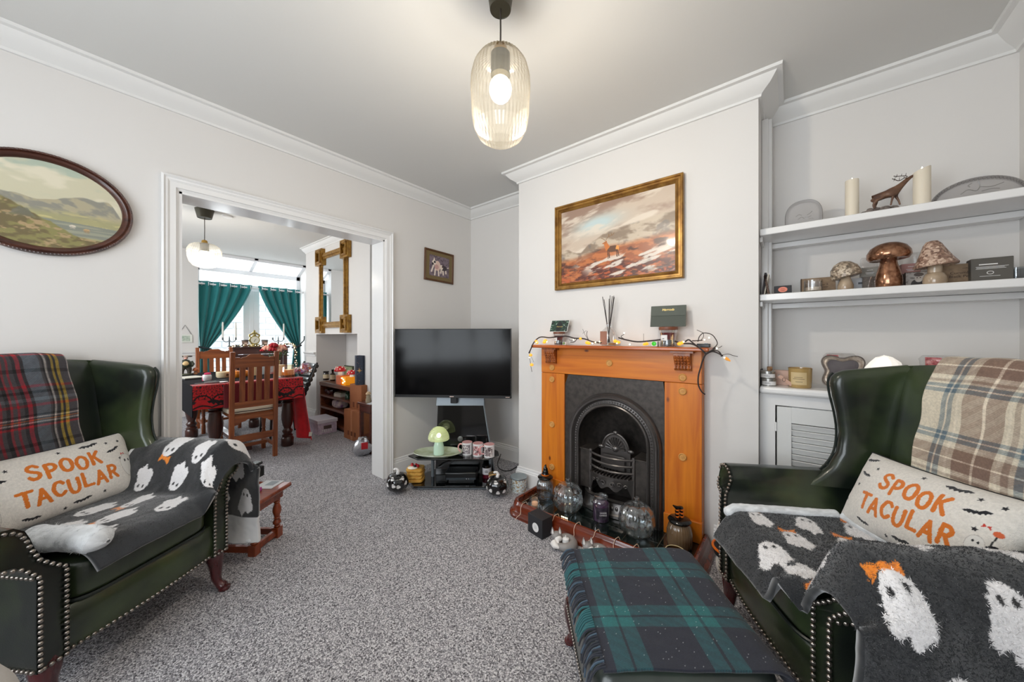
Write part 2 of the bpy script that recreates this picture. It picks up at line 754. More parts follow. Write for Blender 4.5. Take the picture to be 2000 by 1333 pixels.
# bay window behind the camera
pane = glass('clear_window_glass', base=0.03, edge=0.5)
b = MB()
for z0, z1 in ((0.62, 0.68), (2.24, 2.3)):
    b.bx(-1.44, -1.37, -0.12, 1.96, z0, z1)
for y in (-0.12, 0.55, 1.25, 1.90):
    b.bx(-1.44, -1.37, y, y + 0.06, 0.68, 2.24)
wf = struct('window_1', b, gloss)
for y0, y1 in ((-0.06, 0.55), (0.61, 1.25), (1.31, 1.90)):
    obj('window_pane', MB().bx(-1.41, -1.405, y0, y1, 0.68, 2.24), pane, wf)

# dining room shell
b = MB()
b.bx(-1.05, -0.95, YD, 4.1, 0, ZC).bx(-1.05, -0.95, 5.9, YE, 0, ZC).bx(-1.05, -0.95, 4.1, 5.9, 0, 0.8).bx(-1.05, -0.95, 4.1, 5.9, 2.2, ZC)
struct('wall_dining_left', b, paint)
struct('wall_dining_right', MB().bx(2.5, 2.6, YD, 7.3, 0, ZC), paint)
b = MB()
ny0, ny1, nz = 4.005, 5.18, 1.21
b.bx(DX, 2.5, DY0, ny0, 0, ZC).bx(DX, 2.5, ny1, DY1, 0, ZC).bx(DX, 2.5, ny0, ny1, nz, ZC).bx(2.42, 2.5, ny0, ny1, 0, nz)
struct('wall_dining_chimney', b, paint)
struct('wall_dining_end', MB().bx(-0.95, 1.02, YE, YE + 0.12, 0, ZC), paint)
wn = MB()
wn.bx(-0.99, -0.96, 4.1, 5.9, 0.8, 0.87).bx(-0.99, -0.96, 4.1, 5.9, 2.13, 2.2)
for y in (4.1, 4.97, 5.83):
    wn.bx(-0.99, -0.96, y, y + 0.07, 0.87, 2.13)
w3 = struct('window_3', wn, gloss)
obj('window_pane', MB().bx(-0.978, -0.974, 4.15, 4.98, 0.86, 2.14), pane, w3)
obj('window_pane', MB().bx(-0.978, -0.974, 5.03, 5.84, 0.86, 2.14), pane, w3)

# mouldings ---------------------------------------------------------
corn = [(0, ZC - 0.086), (0.012, ZC - 0.086), (0.014, ZC - 0.074), (0.03, ZC - 0.062), (0.05, ZC - 0.05), (0.068, ZC - 0.03), (0.078, ZC - 0.016), (0.098, ZC - 0.014), (0.1, ZC), (0, ZC)]
b = MB()
sweep(b, [(-1.35, YL), (XW, YL), (XW, BY1), (XB, BY1), (XB, BY0), (XW, BY0), (XW, YR), (-1.35, YR)], corn)
struct('trim_1', b, cornm, sharp=25)
corn2 = [(o * 0.62, z) for o, z in corn]
b = MB()
sweep(b, [(2.5, YD), (2.5, DY0), (DX, DY0), (DX, DY1), (2.5, DY1)][::-1], corn2)
struct('trim_2', b, cornm, sharp=25)
skirt = [(0, 0), (0.018, 0), (0.018, 0.105), (0.014, 0.11), (0.014, 0.118), (0.009, 0.126), (0.009, 0.138), (0.004, 0.142), (0, 0.142)]
struct('baseboard_left', sweep(MB(), [(-1.35, YL), (OX0 - 0.075, YL)], skirt), gloss, sharp=25)
struct('baseboard_corner', sweep(MB(), [(OX1 + 0.065, YL), (XW, YL), (XW, BY1), (XB, BY1), (XB, 1.46)], skirt), gloss, sharp=25)
struct('baseboard_right', sweep(MB(), [(XB, 0.33), (XB, BY0), (2.215, BY0)], skirt), gloss, sharp=25)
struct('baseboard_near', sweep(MB(), [(2.2, YR), (-1.35, YR)], skirt), gloss, sharp=25)
struct('baseboard_dining', sweep(MB(), [(2.5, YD), (2.5, DY0), (DX, DY0), (DX, ny0)][::-1], skirt), gloss, sharp=25)
struct('baseboard_far', sweep(MB(), [(DX, ny1), (DX, DY1), (2.5, DY1), (2.5, 6.9)][::-1], skirt), gloss, sharp=25)
# dado rail of the dining room
dado = [(0, 0.90), (0.012, 0.902), (0.014, 0.925), (0.03, 0.94), (0.032, 0.955), (0, 0.96)]
b = MB()
sweep(b, [(-0.95, YE), (1.02, YE), (1.02, YE + 0.1)], dado)
struct('trim_3', b, gloss, sharp=25)
b = MB()
sweep(b, [(DX, ny1 + 0.01), (DX, DY1), (2.5, DY1)][::-1], dado)
struct('trim_4', b, gloss, sharp=25)

# door lining and architrave of the opening
b = MB()
b.bx(OX0 - 0.001, OX0 + 0.012, YL - 0.003, YD + 0.003, 0, OZ).bx(OX1 - 0.012, OX1 + 0.001, YL - 0.003, YD + 0.003, 0, OZ).bx(OX0, OX1, YL - 0.003, YD + 0.003, OZ - 0.012, OZ + 0.001)
struct('trim_5', b, gloss)
arch = [(0.0, 0.004), (0.012, 0.010), (0.014, 0.016), (0.040, 0.018), (0.050, 0.024), (0.058, 0.022), (0.066, 0.030), (0.075, 0.026), (0.075, 0.0), (0.0, 0.0)]
for sgn, yy, nm in ((-1, YL, 'trim_6'), (1, YD, 'trim_7')):
    rings = []
    for (cx, cz, sx, sz) in ((OX0, 0, -1, 0), (OX0, OZ, -1, 1), (OX1, OZ, 1, 1), (OX1, 0, 1, 0)):
        rings.append([(cx + sx * o * 0.93, yy + sgn * t, cz + sz * o) for (o, t) in arch])
    struct(nm, MB().loft(rings), gloss, sharp=25)

# French window, top light and glass roof at the far end ---------------------
YF = 7.22
upvc = mat('white_plastic_frame', rgb(236, 236, 238), 0.3)
b = MB()
fx0, fx1, ztop = 1.02, 2.5, 2.30
for x in (fx0, fx1 - 0.06):
    b.bx(x, x + 0.06, YF, YF + 0.07, 0, ztop)
b.bx(fx0, fx1, YF, YF + 0.07, ztop - 0.07, ztop).bx(fx0, fx1, YF, YF + 0.07, 1.97, 2.06).bx(fx0, fx1, YF, YF + 0.07, 0, 0.05)
xm = 1.745
b.bx(xm - 0.115, xm - 0.004, YF - 0.012, YF + 0.07, 0.05, 1.97).bx(xm + 0.004, xm + 0.115, YF - 0.012, YF + 0.07, 0.05, 1.97)
b.bx(xm - 0.03, xm + 0.03, YF - 0.02, YF - 0.01, 0.05, 1.97)
b.bx(fx0 + 0.06, xm - 0.11, YF, YF + 0.06, 0.05, 0.3).bx(xm + 0.11, fx1 - 0.06, YF, YF + 0.06, 0.05, 0.3)
w2 = struct('window_2', b, upvc, bevel=0.004)
obj('window_pane', MB().bx(fx0 + 0.05, xm - 0.1, YF + 0.03, YF + 0.036, 0.28, 1.98), pane, w2)
obj('window_pane', MB().bx(xm + 0.1, fx1 - 0.05, YF + 0.03, YF + 0.036, 0.28, 1.98), pane, w2)
obj('window_pane', MB().bx(fx0 + 0.05, fx1 - 0.05, YF + 0.03, YF + 0.036, 2.05, ztop - 0.06), pane, w2)
b = MB()
b.bx(fx0, fx1, YE, YE + 0.05, 2.43, 2.49)
for x in (fx0, 1.72, fx1 - 0.05):
    b.add([(x, YE, 2.45), (x + 0.05, YE, 2.45), (x + 0.05, YF + 0.05, ztop), (x, YF + 0.05, ztop),
           (x, YE, 2.51), (x + 0.05, YE, 2.51), (x + 0.05, YF + 0.05, ztop + 0.06), (x, YF + 0.05, ztop + 0.06)],
          [(3, 2, 1, 0), (4, 5, 6, 7), (0, 1, 5, 4), (1, 2, 6, 5), (2, 3, 7, 6), (3, 0, 4, 7)])
w4 = struct('window_4', b, upvc)
for x0, x1 in ((fx0 + 0.05, 1.72), (1.77, fx1 - 0.05)):
    obj('roof_pane', MB().add([(x0, YE, 2.475), (x1, YE, 2.475), (x1, YF, ztop + 0.03), (x0, YF, ztop + 0.03), (x0, YE, 2.481), (x1, YE, 2.481), (x1, YF, ztop + 0.036), (x0, YF, ztop + 0.036)],
        [(3, 2, 1, 0), (4, 5, 6, 7), (0, 1, 5, 4), (1, 2, 6, 5), (2, 3, 7, 6), (3, 0, 4, 7)]), pane, w4)
# side cheek of the lean-to and the garden outside
struct('wall_lean', MB().bx(0.92, 1.02, YE + 0.12, YF + 0.1, 0, 2.3), paint)
ground = mat('pale_paving', rgb(190, 188, 182), 0.9, noise=(3, rgb(160, 158, 150), 4))
struct('ground_garden', MB().bx(-2.0, 6.0, 7.3, 10.6, -0.2, -0.06), ground)
mort = mat('pale_mortar', rgb(214, 216, 216), 0.95)
gw = struct('wall_garden', MB().bx(-0.2, 5.2, 9.6, 9.8, -0.1, 2.1), mort)
stm = [mat('pale_block_%s' % n, rgb(*c), 0.9, noise=(9, rgb(*d), 4)) for n, c, d in (('cream', (240, 238, 234), (226, 224, 220)), ('grey', (230, 232, 232), (216, 220, 222)), ('blue', (222, 230, 234), (208, 218, 224)))]
bricks = [obj('brick', MB().bx(-0.19, 0.19, -0.03, 0.02, 0, 0.125), mm, gw, bevel=0.012) for mm in stm]
k = 0
for row in range(14):
    x = 1.0 - (0.2 if row % 2 else 0.0)
    while x < 3.6:
        if k < 3:
            o = bricks[k]
        else:
            o = bricks[random.randrange(3)].copy()
            COL.objects.link(o)
        o.location = (x + 0.19, 9.6 + random.uniform(-0.004, 0.006), 0.1 + row * 0.14)
        k += 1
        x += 0.4
# ------------------------------------------------------------------ pendant lamps
brass = mat('aged_brass', rgb(176, 140, 72), 0.3, metal=0.9)
olive = mat('dark_olive_metal', rgb(58, 54, 40), 0.45, metal=0.3)
cordm = mat('dark_brown_flex', rgb(48, 40, 32), 0.7)
ribg = glass('ribbed_lamp_glass', tint=(1.0, 0.985, 0.95), base=0.06, edge=0.4, rough=0.15, edge_tint=(0.50, 0.42, 0.28), frost=0.012, frostcol=(1.0, 0.95, 0.82))
bulbm = mat('glowing_bulb', (1, 0.95, 0.85), 0.4, emit=(1.0, 0.86, 0.62), estr=5.0)


def pendant(label, loc, prof, ztop, zb, rose, energy, ribs, gm_):
    t = thing('pendant_lamp', label, 'lamp', loc)
    b = MB().lathe([(rose * 0.72, -0.085), (rose * 0.75, -0.088), (rose, -0.002), (rose, 0)], 32)
    obj('ceiling_rose', b, olive, t)
    obj('cord', MB().tube([(0, 0, -0.08), (0.001, 0, (ztop - 0.08) / 2), (0, 0, ztop + 0.02)], 0.0032, 8), cordm, t)
    obj('brass_cap', MB().lathe([(0.004, 0.032), (0.018, 0.03), (0.024, 0.022), (0.026, 0.002), (0.03, 0), (0.03, -0.008), (0.0, -0.01)], 24, (0, 0, ztop)), brass, t)
    obj('glass_shade', MB().lathe([(r, ztop + z) for r, z in prof], ribs * 4, ribs=(ribs, 0.016), caps=False), gm_, t, sharp=None)
    obj('bulb_holder', MB().cyl((0, 0, ztop), 0.036, -0.085, -0.005, 24), olive, t)
    obj('bulb', MB().ball((0, 0, zb), (0.042, 0.042, 0.048), 20, 12), bulbm, t, sharp=None)
    lamp('bulb_light', 'POINT', (loc[0], loc[1], loc[2] + zb - 0.05), energy, (1.0, 0.93, 0.83), shadow_soft_size=0.035)
    return t


pendant('tall ribbed glass pendant lamp glowing over the living room carpet', (0.965, 0.842, ZC),
        [(0.022, 0.0), (0.05, -0.004), (0.078, -0.02), (0.098, -0.05), (0.108, -0.09), (0.110, -0.13), (0.107, -0.18), (0.105, -0.23), (0.098, -0.275), (0.08, -0.312), (0.055, -0.33), (0.02, -0.339), (0.001, -0.34)],
        -0.25, -0.385, 0.052, 35, 44, ribg)
pendant('squat ribbed glass pendant lamp hanging over the dining table', (0.736, 4.67, ZC),
        [(0.03, 0.0), (0.085, -0.012), (0.118, -0.035), (0.134, -0.07), (0.137, -0.10), (0.132, -0.15), (0.118, -0.20), (0.09, -0.235), (0.05, -0.25), (0.001, -0.256)],
        -0.345, -0.455, 0.078, 22, 40, glass('ribbed_dining_glass', tint=(1.0, 0.99, 0.96), base=0.06, edge=0.35, rough=0.15, edge_tint=(0.7, 0.64, 0.52), frost=0.05, frostcol=(1.0, 0.97, 0.9)))
sd = thing('smoke_alarm', 'small white disc smoke alarm on the ceiling beside the dining lamp', 'alarm', (0.93, 4.72, ZC))
obj('alarm_case', MB().lathe([(0.03, -0.02), (0.042, -0.016), (0.048, -0.004), (0.048, 0)], 24), mat('alarm_white', rgb(230, 230, 228), 0.5), sd)
# ------------------------------------------------------------------ fireplace
pine = wood('orange_pine', rgb(212, 122, 20), rgb(186, 94, 8), 2, 7.0, 0.42, 0.05, knots=True)
pineh = wood('orange_pine_lengthwise', rgb(212, 122, 20), rgb(186, 94, 8), 1, 7.0, 0.42, 0.05, knots=True)
pined = wood('carved_pine', rgb(168, 88, 24), rgb(120, 56, 10), 2, 14.0, 0.4, 0.2)
rosem = mat('pale_turned_beech', rgb(206, 152, 84), 0.45)
iron = mat('black_cast_iron', rgb(78, 72, 68), 0.42, metal=0.5, noise=(30, rgb(60, 56, 53), 4), bump=(160, 0.15, 0.002))
ironh = mat('polished_cast_iron', rgb(104, 100, 98), 0.3, metal=0.75, bump=(120, 0.1, 0.002))
mahog = wood('red_mahogany', rgb(118, 46, 20), rgb(78, 26, 10), 1, 8.0, 0.22, 0.5)
mahogx = wood('red_mahogany_across', rgb(118, 46, 20), rgb(78, 26, 10), 0, 8.0, 0.22, 0.5)
tilem = mat('black_green_glazed_tile', rgb(18, 26, 24), 0.07, coat=0.6)
groutm = mat('pale_grout', rgb(150, 146, 128), 0.9)
SXF = 2.09                                  # front plane of the surround
SY0, SY1, IY0, IY1 = 0.377, 1.423, 0.568, 1.231
HZ = 0.05
fp = thing('fireplace_surround', 'orange pine fire surround with carved corbels and round rosettes', 'fireplace', (SXF, 0.9, HZ))


def fpo(name, b, m, **kw):
    b.v = [(x - SXF, y - 0.9, z - HZ) for x, y, z in b.v]
    return obj(name, b, m, fp, **kw)


fpo('jamb', MB().bx(SXF, XB, IY1, SY1, HZ, 0.912), pine, bevel=0.002)
fpo('jamb', MB().bx(SXF, XB, SY0, IY0, HZ, 0.912), pine, bevel=0.002)
fpo('plinth_block', MB().bx(SXF - 0.016, SXF + 0.02, IY1 - 0.002, SY1 + 0.004, HZ, 0.165), pine, bevel=0.004)
fpo('plinth_block', MB().bx(SXF - 0.016, SXF + 0.02, SY0 - 0.004, IY0 + 0.002, HZ, 0.165), pine, bevel=0.004)
fpo('frieze', MB().bx(SXF - 0.002, XB, SY0, SY1, 0.914, 1.094), pineh, bevel=0.002)
fpo('mantel_shelf', MB().bx(2.005, XB, 0.33, 1.458, 1.094, 1.115), wood('mantel_pine', rgb(184, 92, 26), rgb(150, 66, 14), 1, 7.0, 0.3, 0.3), bevel=0.006)
for yc in (1.331, 0.468):
    b = MB()
    b.bx(SXF - 0.05, SXF, yc - 0.058, yc + 0.058, 1.082, 1.094)
    prof = [(0, 1.082), (0.042, 1.082), (0.046, 1.066), (0.04, 1.05), (0.03, 1.034), (0.022, 1.018), (0.022, 1.004), (0.026, 0.996), (0.02, 0.984), (0, 0.982)]
    rings = [[(SXF - o, yc + s * 0.042, z) for o, z in prof] for s in (-1, 1)]
    b.loft(rings)
    for k in range(5):
        yy = yc - 0.032 + k * 0.016
        for zz, off in ((1.06, 0.045), (1.044, 0.037), (1.028, 0.028), (1.012, 0.023), (0.998, 0.026)):
            b.ball((SXF - off, yy, zz), (0.007, 0.007, 0.0085), 6, 4)
    fpo('corbel', b, pined)
ROS = [(1.331, 0.952), (1.331, 0.868), (1.331, 0.545), (1.331, 0.24), (0.472, 0.945), (0.472, 0.868), (0.472, 0.50), (0.90, 1.005)]
for (yc, zc) in ROS:
    b = MB()
    MM = tr(SXF, yc, zc) @ rot('Y', -90)
    b.lathe([(0.021, 0), (0.0215, 0.006), (0.018, 0.010), (0.014, 0.006), (0.012, 0.006), (0.011, 0.008), (0.0, 0.008)], 20, M=MM)
    for k in range(4):
        a = PI / 4 + k * PI / 2
        b.ball((0.0055 * math.cos(a), 0.0055 * math.sin(a), 0.009), (0.004, 0.004, 0.003), 6, 4, M=MM)
    fpo('rosette', b, rosem)

# cast iron insert ----------------------------------------------------
fi = thing('cast_iron_fireplace', 'black cast iron arched fireplace insert with hob grate', 'fireplace', (2.1, 0.8915, HZ))


def fio(name, b, m, **kw):
    b.v = [(x - 2.1, y - 0.8915, z - HZ) for x, y, z in b.v]
    return obj(name, b, m, fi, **kw)


CY, ZS, RI = 0.8915, 0.503, 0.225
b = MB()                                   # face plate with the arched hole
N = 24


def archpts(r, n=N):
    p = [(CY + r, HZ)]
    for k in range(n + 1):
        a = PI * k / n
        p.append((CY + r * math.cos(a), ZS + r * math.sin(a)))
    p.append((CY - r, HZ))
    return p


inner = archpts(0.29)
outer = [(IY1 - 0.001, HZ)]
for k in range(N + 1):
    a = PI * k / N
    c, s = math.cos(a), math.sin(a)
    tx = 1e9
    if c > 1e-6: tx = (IY1 - CY) / c
    if c < -1e-6: tx = min(tx, (IY0 - CY) / c)
    ty = (0.911 - ZS) / s if s > 1e-6 else 1e9
    t = min(tx, ty)
    outer.append((CY + t * c, ZS + t * s))
outer.append((IY0 + 0.001, HZ))
vs, fs = [], []
for (xa, ring) in ((2.1, inner), (2.1, outer), (2.155, outer)):
    vs += [(xa, y, z) for y, z in ring]
m_ = len(inner)
for i in range(2):
    for k in range(m_ - 1):
        fs.append((i * m_ + k, (i + 1) * m_ + k, (i + 1) * m_ + k + 1, i * m_ + k + 1))
b.add(vs, fs)
fio('face_plate', b, iron)
mould = [(0.225, 0.0), (0.225, 0.022), (0.232, 0.026), (0.238, 0.022), (0.243, 0.008), (0.262, 0.006), (0.268, 0.018), (0.275, 0.028), (0.285, 0.03), (0.292, 0.022), (0.298, 0.026), (0.306, 0.016), (0.311, 0.0)]
rings = []
for k, (y, z) in enumerate(archpts(1.0, 36)):
    cs = y - CY
    if k == 0 or k == 38:
        sg = 1 if k == 0 else -1
        rings.append([(2.1 - d, CY + sg * r, HZ) for r, d in mould])
    else:
        a = PI * (k - 1) / 36
        rings.append([(2.1 - d, CY + r * math.cos(a), ZS + r * math.sin(a)) for r, d in mould])
fio('arch_moulding', MB().loft(rings), ironh, sharp=30)
b = MB()                                   # beaded band of the arch
for k in range(46):
    a = PI * k / 45
    b.ball((2.092, CY + 0.2525 * math.cos(a), ZS + 0.2525 * math.sin(a)), (0.006, 0.0075, 0.0075), 6, 4)
for sg in (-1, 1):
    for k in range(26):
        b.ball((2.092, CY + sg * 0.2525, HZ + 0.02 + k * 0.0172), (0.006, 0.0075, 0.0075), 6, 4)
fio('bead_band', b, ironh, kind='stuff')
b = MB()                                   # curved fireback
for lvl in range(1):
    rings = []
    for z in [HZ, 0.2, 0.4, 0.5, 0.56, 0.62, 0.67, 0.705, 0.725]:
        if z <= ZS: hw = RI
        else: hw = math.sqrt(max(1e-4, RI * RI - (z - ZS) ** 2))
        dep = 0.25 - 0.10 * max(0, (z - 0.45) / 0.28)
        rings.append([(2.1 + dep * math.sin(PI * k / 16) ** 0.7, CY + hw * math.cos(PI * k / 16), z) for k in range(17)])
    vs = [p for r in rings for p in r]
    fs = [(i * 17 + k, i * 17 + k + 1, (i + 1) * 17 + k + 1, (i + 1) * 17 + k) for i in range(len(rings) - 1) for k in range(16)]
    b.add(vs, fs)
fio('fireback', b, iron)
for sg in (-1, 1):                         # the two hobs
    b = MB()
    y0, y1 = CY + sg * RI, CY + sg * 0.135
    poly = [(2.108, y0), (2.112, (y0 * 0.6 + y1 * 0.4)), (2.10, y1), (2.26, y1), (2.24, y0)]
    if sg < 0: poly = poly
    b.prism(poly, 0.16, 0.415)
    poly2 = [(2.098, y0), (2.10, (y0 * 0.6 + y1 * 0.4)), (2.09, y1 - sg * 0.004), (2.26, y1), (2.24, y0)]
    b.prism(poly2, 0.415, 0.423)
    fio('hob', b, iron, bevel=0.003)


def bow(y, amp):
    t = (y - CY) / 0.145
    return amp * (1 - t * t)


for z in (0.412, 0.372, 0.33):
    pts = [(2.098 - bow(CY + 0.145 * t, 0.055), CY + 0.145 * t, z) for t in np.linspace(-1, 1, 15)]
    fio('grate_bar', MB().tube(pts, 0.0075, 8), ironh)
for sg in (-1, 1):
    b = MB()
    b.bx(2.088, 2.108, CY + sg * 0.142 - 0.009, CY + sg * 0.142 + 0.009, 0.13, 0.43)
    b.ball((2.096, CY + sg * 0.148, 0.15), (0.014, 0.014, 0.03), 8, 6)
    fio('grate_post', b, ironh, bevel=0.003)
b = MB()                                   # apron with scroll work
for zz0, zz1 in ((0.252, 0.292),):
    n = 24
    rings = []
    for t in np.linspace(-1, 1, n + 1):
        y = CY + 0.145 * t
        xo = 2.094 - bow(y, 0.05)
        low = 0.245 - 0.028 * (1 - t * t) ** 2 + 0.015 * math.cos(t * 9) - (0.07 * max(0, abs(t) - 0.72) / 0.28)
        rings.append([(xo, y, low), (xo - 0.004, y, 0.275), (xo - 0.008, y, 0.285), (xo - 0.008, y, 0.296), (xo + 0.012, y, 0.296), (xo + 0.012, y, low)])
    b.loft(rings)
for sg in (-1, 1):
    for (cy, cz, r) in ((0.03, 0.252, 0.018), (0.07, 0.258, 0.014), (0.105, 0.25, 0.012)):
        pts = []
        for k in range(14):
            a = k * 0.55
            rr = r * (1 - k / 16)
            y = CY + sg * (cy + rr * math.cos(a))
            pts.append((2.087 - bow(y, 0.05), y, cz + rr * math.sin(a)))
        b.tube(pts, 0.004, 6)
fio('scroll_apron', b, ironh)
b = MB()
for k in range(12):
    y = CY - 0.12 + k * 0.0218
    b.bx(2.06 - bow(y, 0.02), 2.2, y - 0.004, y + 0.004, 0.298, 0.306)
fio('fire_grid', b, iron)
b = MB()                                   # fan shaped back plate standing on the basket
pl = [(CY + 0.085 * math.cos(PI * k / 20), 0.43 + 0.105 * math.sin(PI * k / 20)) for k in range(21)]
b.loft([[(2.165 + d, y, z) for y, z in pl] for d in (0, 0.012)])
b.tube([(2.163, CY + 0.088 * math.cos(PI * k / 20), 0.43 + 0.108 * math.sin(PI * k / 20)) for k in range(21)], 0.007, 6)
for k in range(11):
    a = PI * (k + 0.5) / 11
    b.tube([(2.162, CY + 0.02 * math.cos(a), 0.435 + 0.022 * math.sin(a)), (2.158, CY + 0.066 * math.cos(a), 0.435 + 0.08 * math.sin(a))], [0.003, 0.0075], 6)
b.ball((2.162, CY, 0.546), (0.01, 0.016, 0.014), 8, 6)
b.ball((2.16, CY, 0.44), (0.012, 0.024, 0.02), 8, 6)
for sg in (-1, 1):
    b.ball((2.162, CY + sg * 0.1, 0.44), (0.01, 0.022, 0.014), 8, 6)
b.bx(2.16, 2.18, CY - 0.1, CY + 0.1, 0.30, 0.432)
fio('fan_plate', b, ironh)
fio('damper_plate', MB().bx(2.14, 2.145, CY - 0.07, CY + 0.07, 0.31, 0.40), ironh, bevel=0.003)
b = MB()                                   # ash pan cover on the hearth
rings = []
for t in np.linspace(-1, 1, 17):
    y = CY + 0.20 * t
    xo = 2.062 - bow(y, 0.05) * 0.5 + (0.03 * max(0, abs(t) - 0.8) / 0.2)
    rings.append([(xo - 0.012, y, HZ + 0.004), (xo - 0.012, y, HZ + 0.02), (xo, y, HZ + 0.03), (xo + 0.014, y, 0.135), (xo + 0.006, y, 0.148), (xo + 0.03, y, 0.152), (xo + 0.04, y, HZ + 0.004)])
b.loft(rings)
for k in range(9):
    y = CY - 0.11 + k * 0.0275
    b.ball((2.062 - bow(y, 0.05) * 0.5 + 0.008, y, 0.105), (0.008, 0.012, 0.015), 6, 4)
fio('ash_pan', b, ironh)
fio('hearth_bed', MB().bx(2.06, 2.36, CY - RI, CY + RI, HZ, HZ + 0.008), iron)

# hearth with tiles and mahogany fender ---------------------------------
he = thing('hearth', 'raised black tiled hearth edged with a red mahogany fender', 'hearth', (1.93, 0.9, 0))


def heo(name, b, m, **kw):
    b.v = [(x - 1.93, y - 0.9, z) for x, y, z in b.v]
    return obj(name, b, m, he, **kw)


heo('bed', MB().bx(1.775, 2.156, 0.365, 1.435, 0.0, HZ - 0.006), groutm)
ty = np.linspace(0.385, 1.415, 7)
tx = [1.79, 1.945, 2.098]
first = None
for i in range(6):
    for j in range(2):
        g = 0.0018
        if first is None:
            w_ = (ty[1] - ty[0]) / 2 - g
            d_ = (tx[1] - tx[0]) / 2 - g
            first = obj('tile', MB().bx(-d_, d_, -w_, w_, -0.006, 0.0), tilem, he, bevel=0.0012)
            o = first
        else:
            o = first.copy(); COL.objects.link(o); o.parent = he
        o.location = ((tx[j] + tx[j + 1]) / 2 - 1.93, (ty[i] + ty[i + 1]) / 2 - 0.9, HZ)
fprof = [(0, 0), (0, 0.085), (0.012, 0.09), (0.024, 0.088), (0.03, 0.078), (0.034, 0.074), (0.038, 0.066), (0.046, 0.034), (0.05, 0.03), (0.058, 0.026), (0.07, 0.018), (0.073, 0.01), (0.073, 0)]


def fendpath():
    p = [(2.13, 1.425)]
    for k in range(9):
        a = PI / 2 + (PI / 2) * k / 8
        p.append((1.785 + 0.045 + 0.045 * math.cos(a), 1.38 + 0.045 * math.sin(a)))
    for k in range(9):
        a = PI + (PI / 2) * k / 8
        p.append((1.785 + 0.045 + 0.045 * math.cos(a), 0.42 + 0.045 * math.sin(a)))
    p.append((2.13, 0.375))
    return p


# outside of the fender lies on the right hand of the reversed path
heo('fender', sweep(MB(), fendpath(), [(o * 0.8, z) for o, z in fprof]), mahog, sharp=35)
# ------------------------------------------------------------------ television corner
blackp = mat('black_plastic', rgb(16, 16, 17), 0.35)
scrm = mat('dark_glossy_screen', rgb(8, 8, 9), 0.12, spec=0.2)
bgl = mat('black_glass', rgb(6, 8, 9), 0.06, coat=0.5)
greym = mat('silver_grey_metal', rgb(126, 134, 140), 0.4, metal=0.35)
chrome = mat('chrome', rgb(200, 200, 202), 0.15, metal=1.0)
pl_, pr_ = at_d(772.5, 706, 2.86), at_d(998.5, 712, 2.78)
tvw = (pr_ - pl_).to_2d().length
tvrot = math.atan2(pr_.y - pl_.y, pr_.x - pl_.x)
tvc = ((pl_.x + pr_.x) / 2, (pl_.y + pr_.y) / 2)
tv = thing('television', 'large flat screen black television on a swivel stand in the corner', 'television', (tvc[0], tvc[1], 0.674), tvrot)
tz0, tz1 = 0.0, 0.565
obj('screen_panel', MB().bx(-tvw / 2 + 0.006, tvw / 2 - 0.006, -0.014, -0.002, tz0 + 0.022, tz1 - 0.006), scrm, tv)
b = MB()
b.bx(-tvw / 2, tvw / 2, -0.016, 0.03, tz0, tz0 + 0.022).bx(-tvw / 2, tvw / 2, -0.016, 0.03, tz1 - 0.006, tz1)
b.bx(-tvw / 2, -tvw / 2 + 0.006, -0.016, 0.03, tz0, tz1).bx(tvw / 2 - 0.006, tvw / 2, -0.016, 0.03, tz0, tz1)
obj('bezel', b, blackp, tv, bevel=0.002)
obj('rear_cover', MB().bx(-tvw / 2 + 0.15, tvw / 2 - 0.15, 0.0, 0.055, 0.03, 0.4), blackp, tv, bevel=0.02)
obj('badge', MB().bx(-0.02, 0.014, -0.0175, -0.0155, 0.007, 0.013), mat('pale_badge', rgb(220, 196, 186), 0.4), tv)
obj('badge', MB().bx(tvw / 2 - 0.045, tvw / 2 - 0.012, -0.0175, -0.0155, 0.008, 0.012), mat('pale_badge'), tv)
obj('swivel_neck', MB().bx(-0.02, 0.035, 0.005, 0.05, -0.05, 0.05), blackp, tv, bevel=0.004)

# stand: base, column, shelf -------------------------------------------
sc_ = at_d(893, 900, 2.80)
ts = thing('television_stand', 'black glass corner television stand with a tapered back column', 'stand', (sc_.x, sc_.y, 0), ANG - PI / 2)


def tsx(u, d):                              # metres to the right of the stand centre at this depth
    return (u - 893) * d / 670


def polyshelf(pts, z0, z1):
    return MB().prism(pts, z0, z1)


obj('base_board', polyshelf([(-0.38, -0.06), (-0.30, -0.19), (0.33, -0.19), (0.40, -0.06), (0.22, 0.24), (-0.14, 0.24)], 0.022, 0.034), bgl, ts, bevel=0.002)
obj('plinth', MB().bx(-0.28, 0.30, -0.165, 0.14, 0.0, 0.022), greym, ts, bevel=0.004)
obj('top_shelf', polyshelf([(-0.37, -0.10), (-0.275, -0.18), (0.26, -0.18), (0.345, -0.08), (0.335, 0.0), (0.2, 0.2), (-0.12, 0.2)], 0.228, 0.238), bgl, ts, bevel=0.002)
b = MB()
b.add([(-0.185, 0.03, 0.034), (0.30, 0.03, 0.034), (0.205, 0.07, 0.60), (-0.175, 0.07, 0.60), (-0.185, 0.09, 0.034), (0.30, 0.09, 0.034), (0.205, 0.12, 0.60), (-0.175, 0.12, 0.60)],
      [(0, 1, 2, 3), (7, 6, 5, 4), (4, 5, 1, 0), (5, 6, 2, 1), (6, 7, 3, 2), (7, 4, 0, 3)])
obj('column', b, bgl, ts, bevel=0.003)
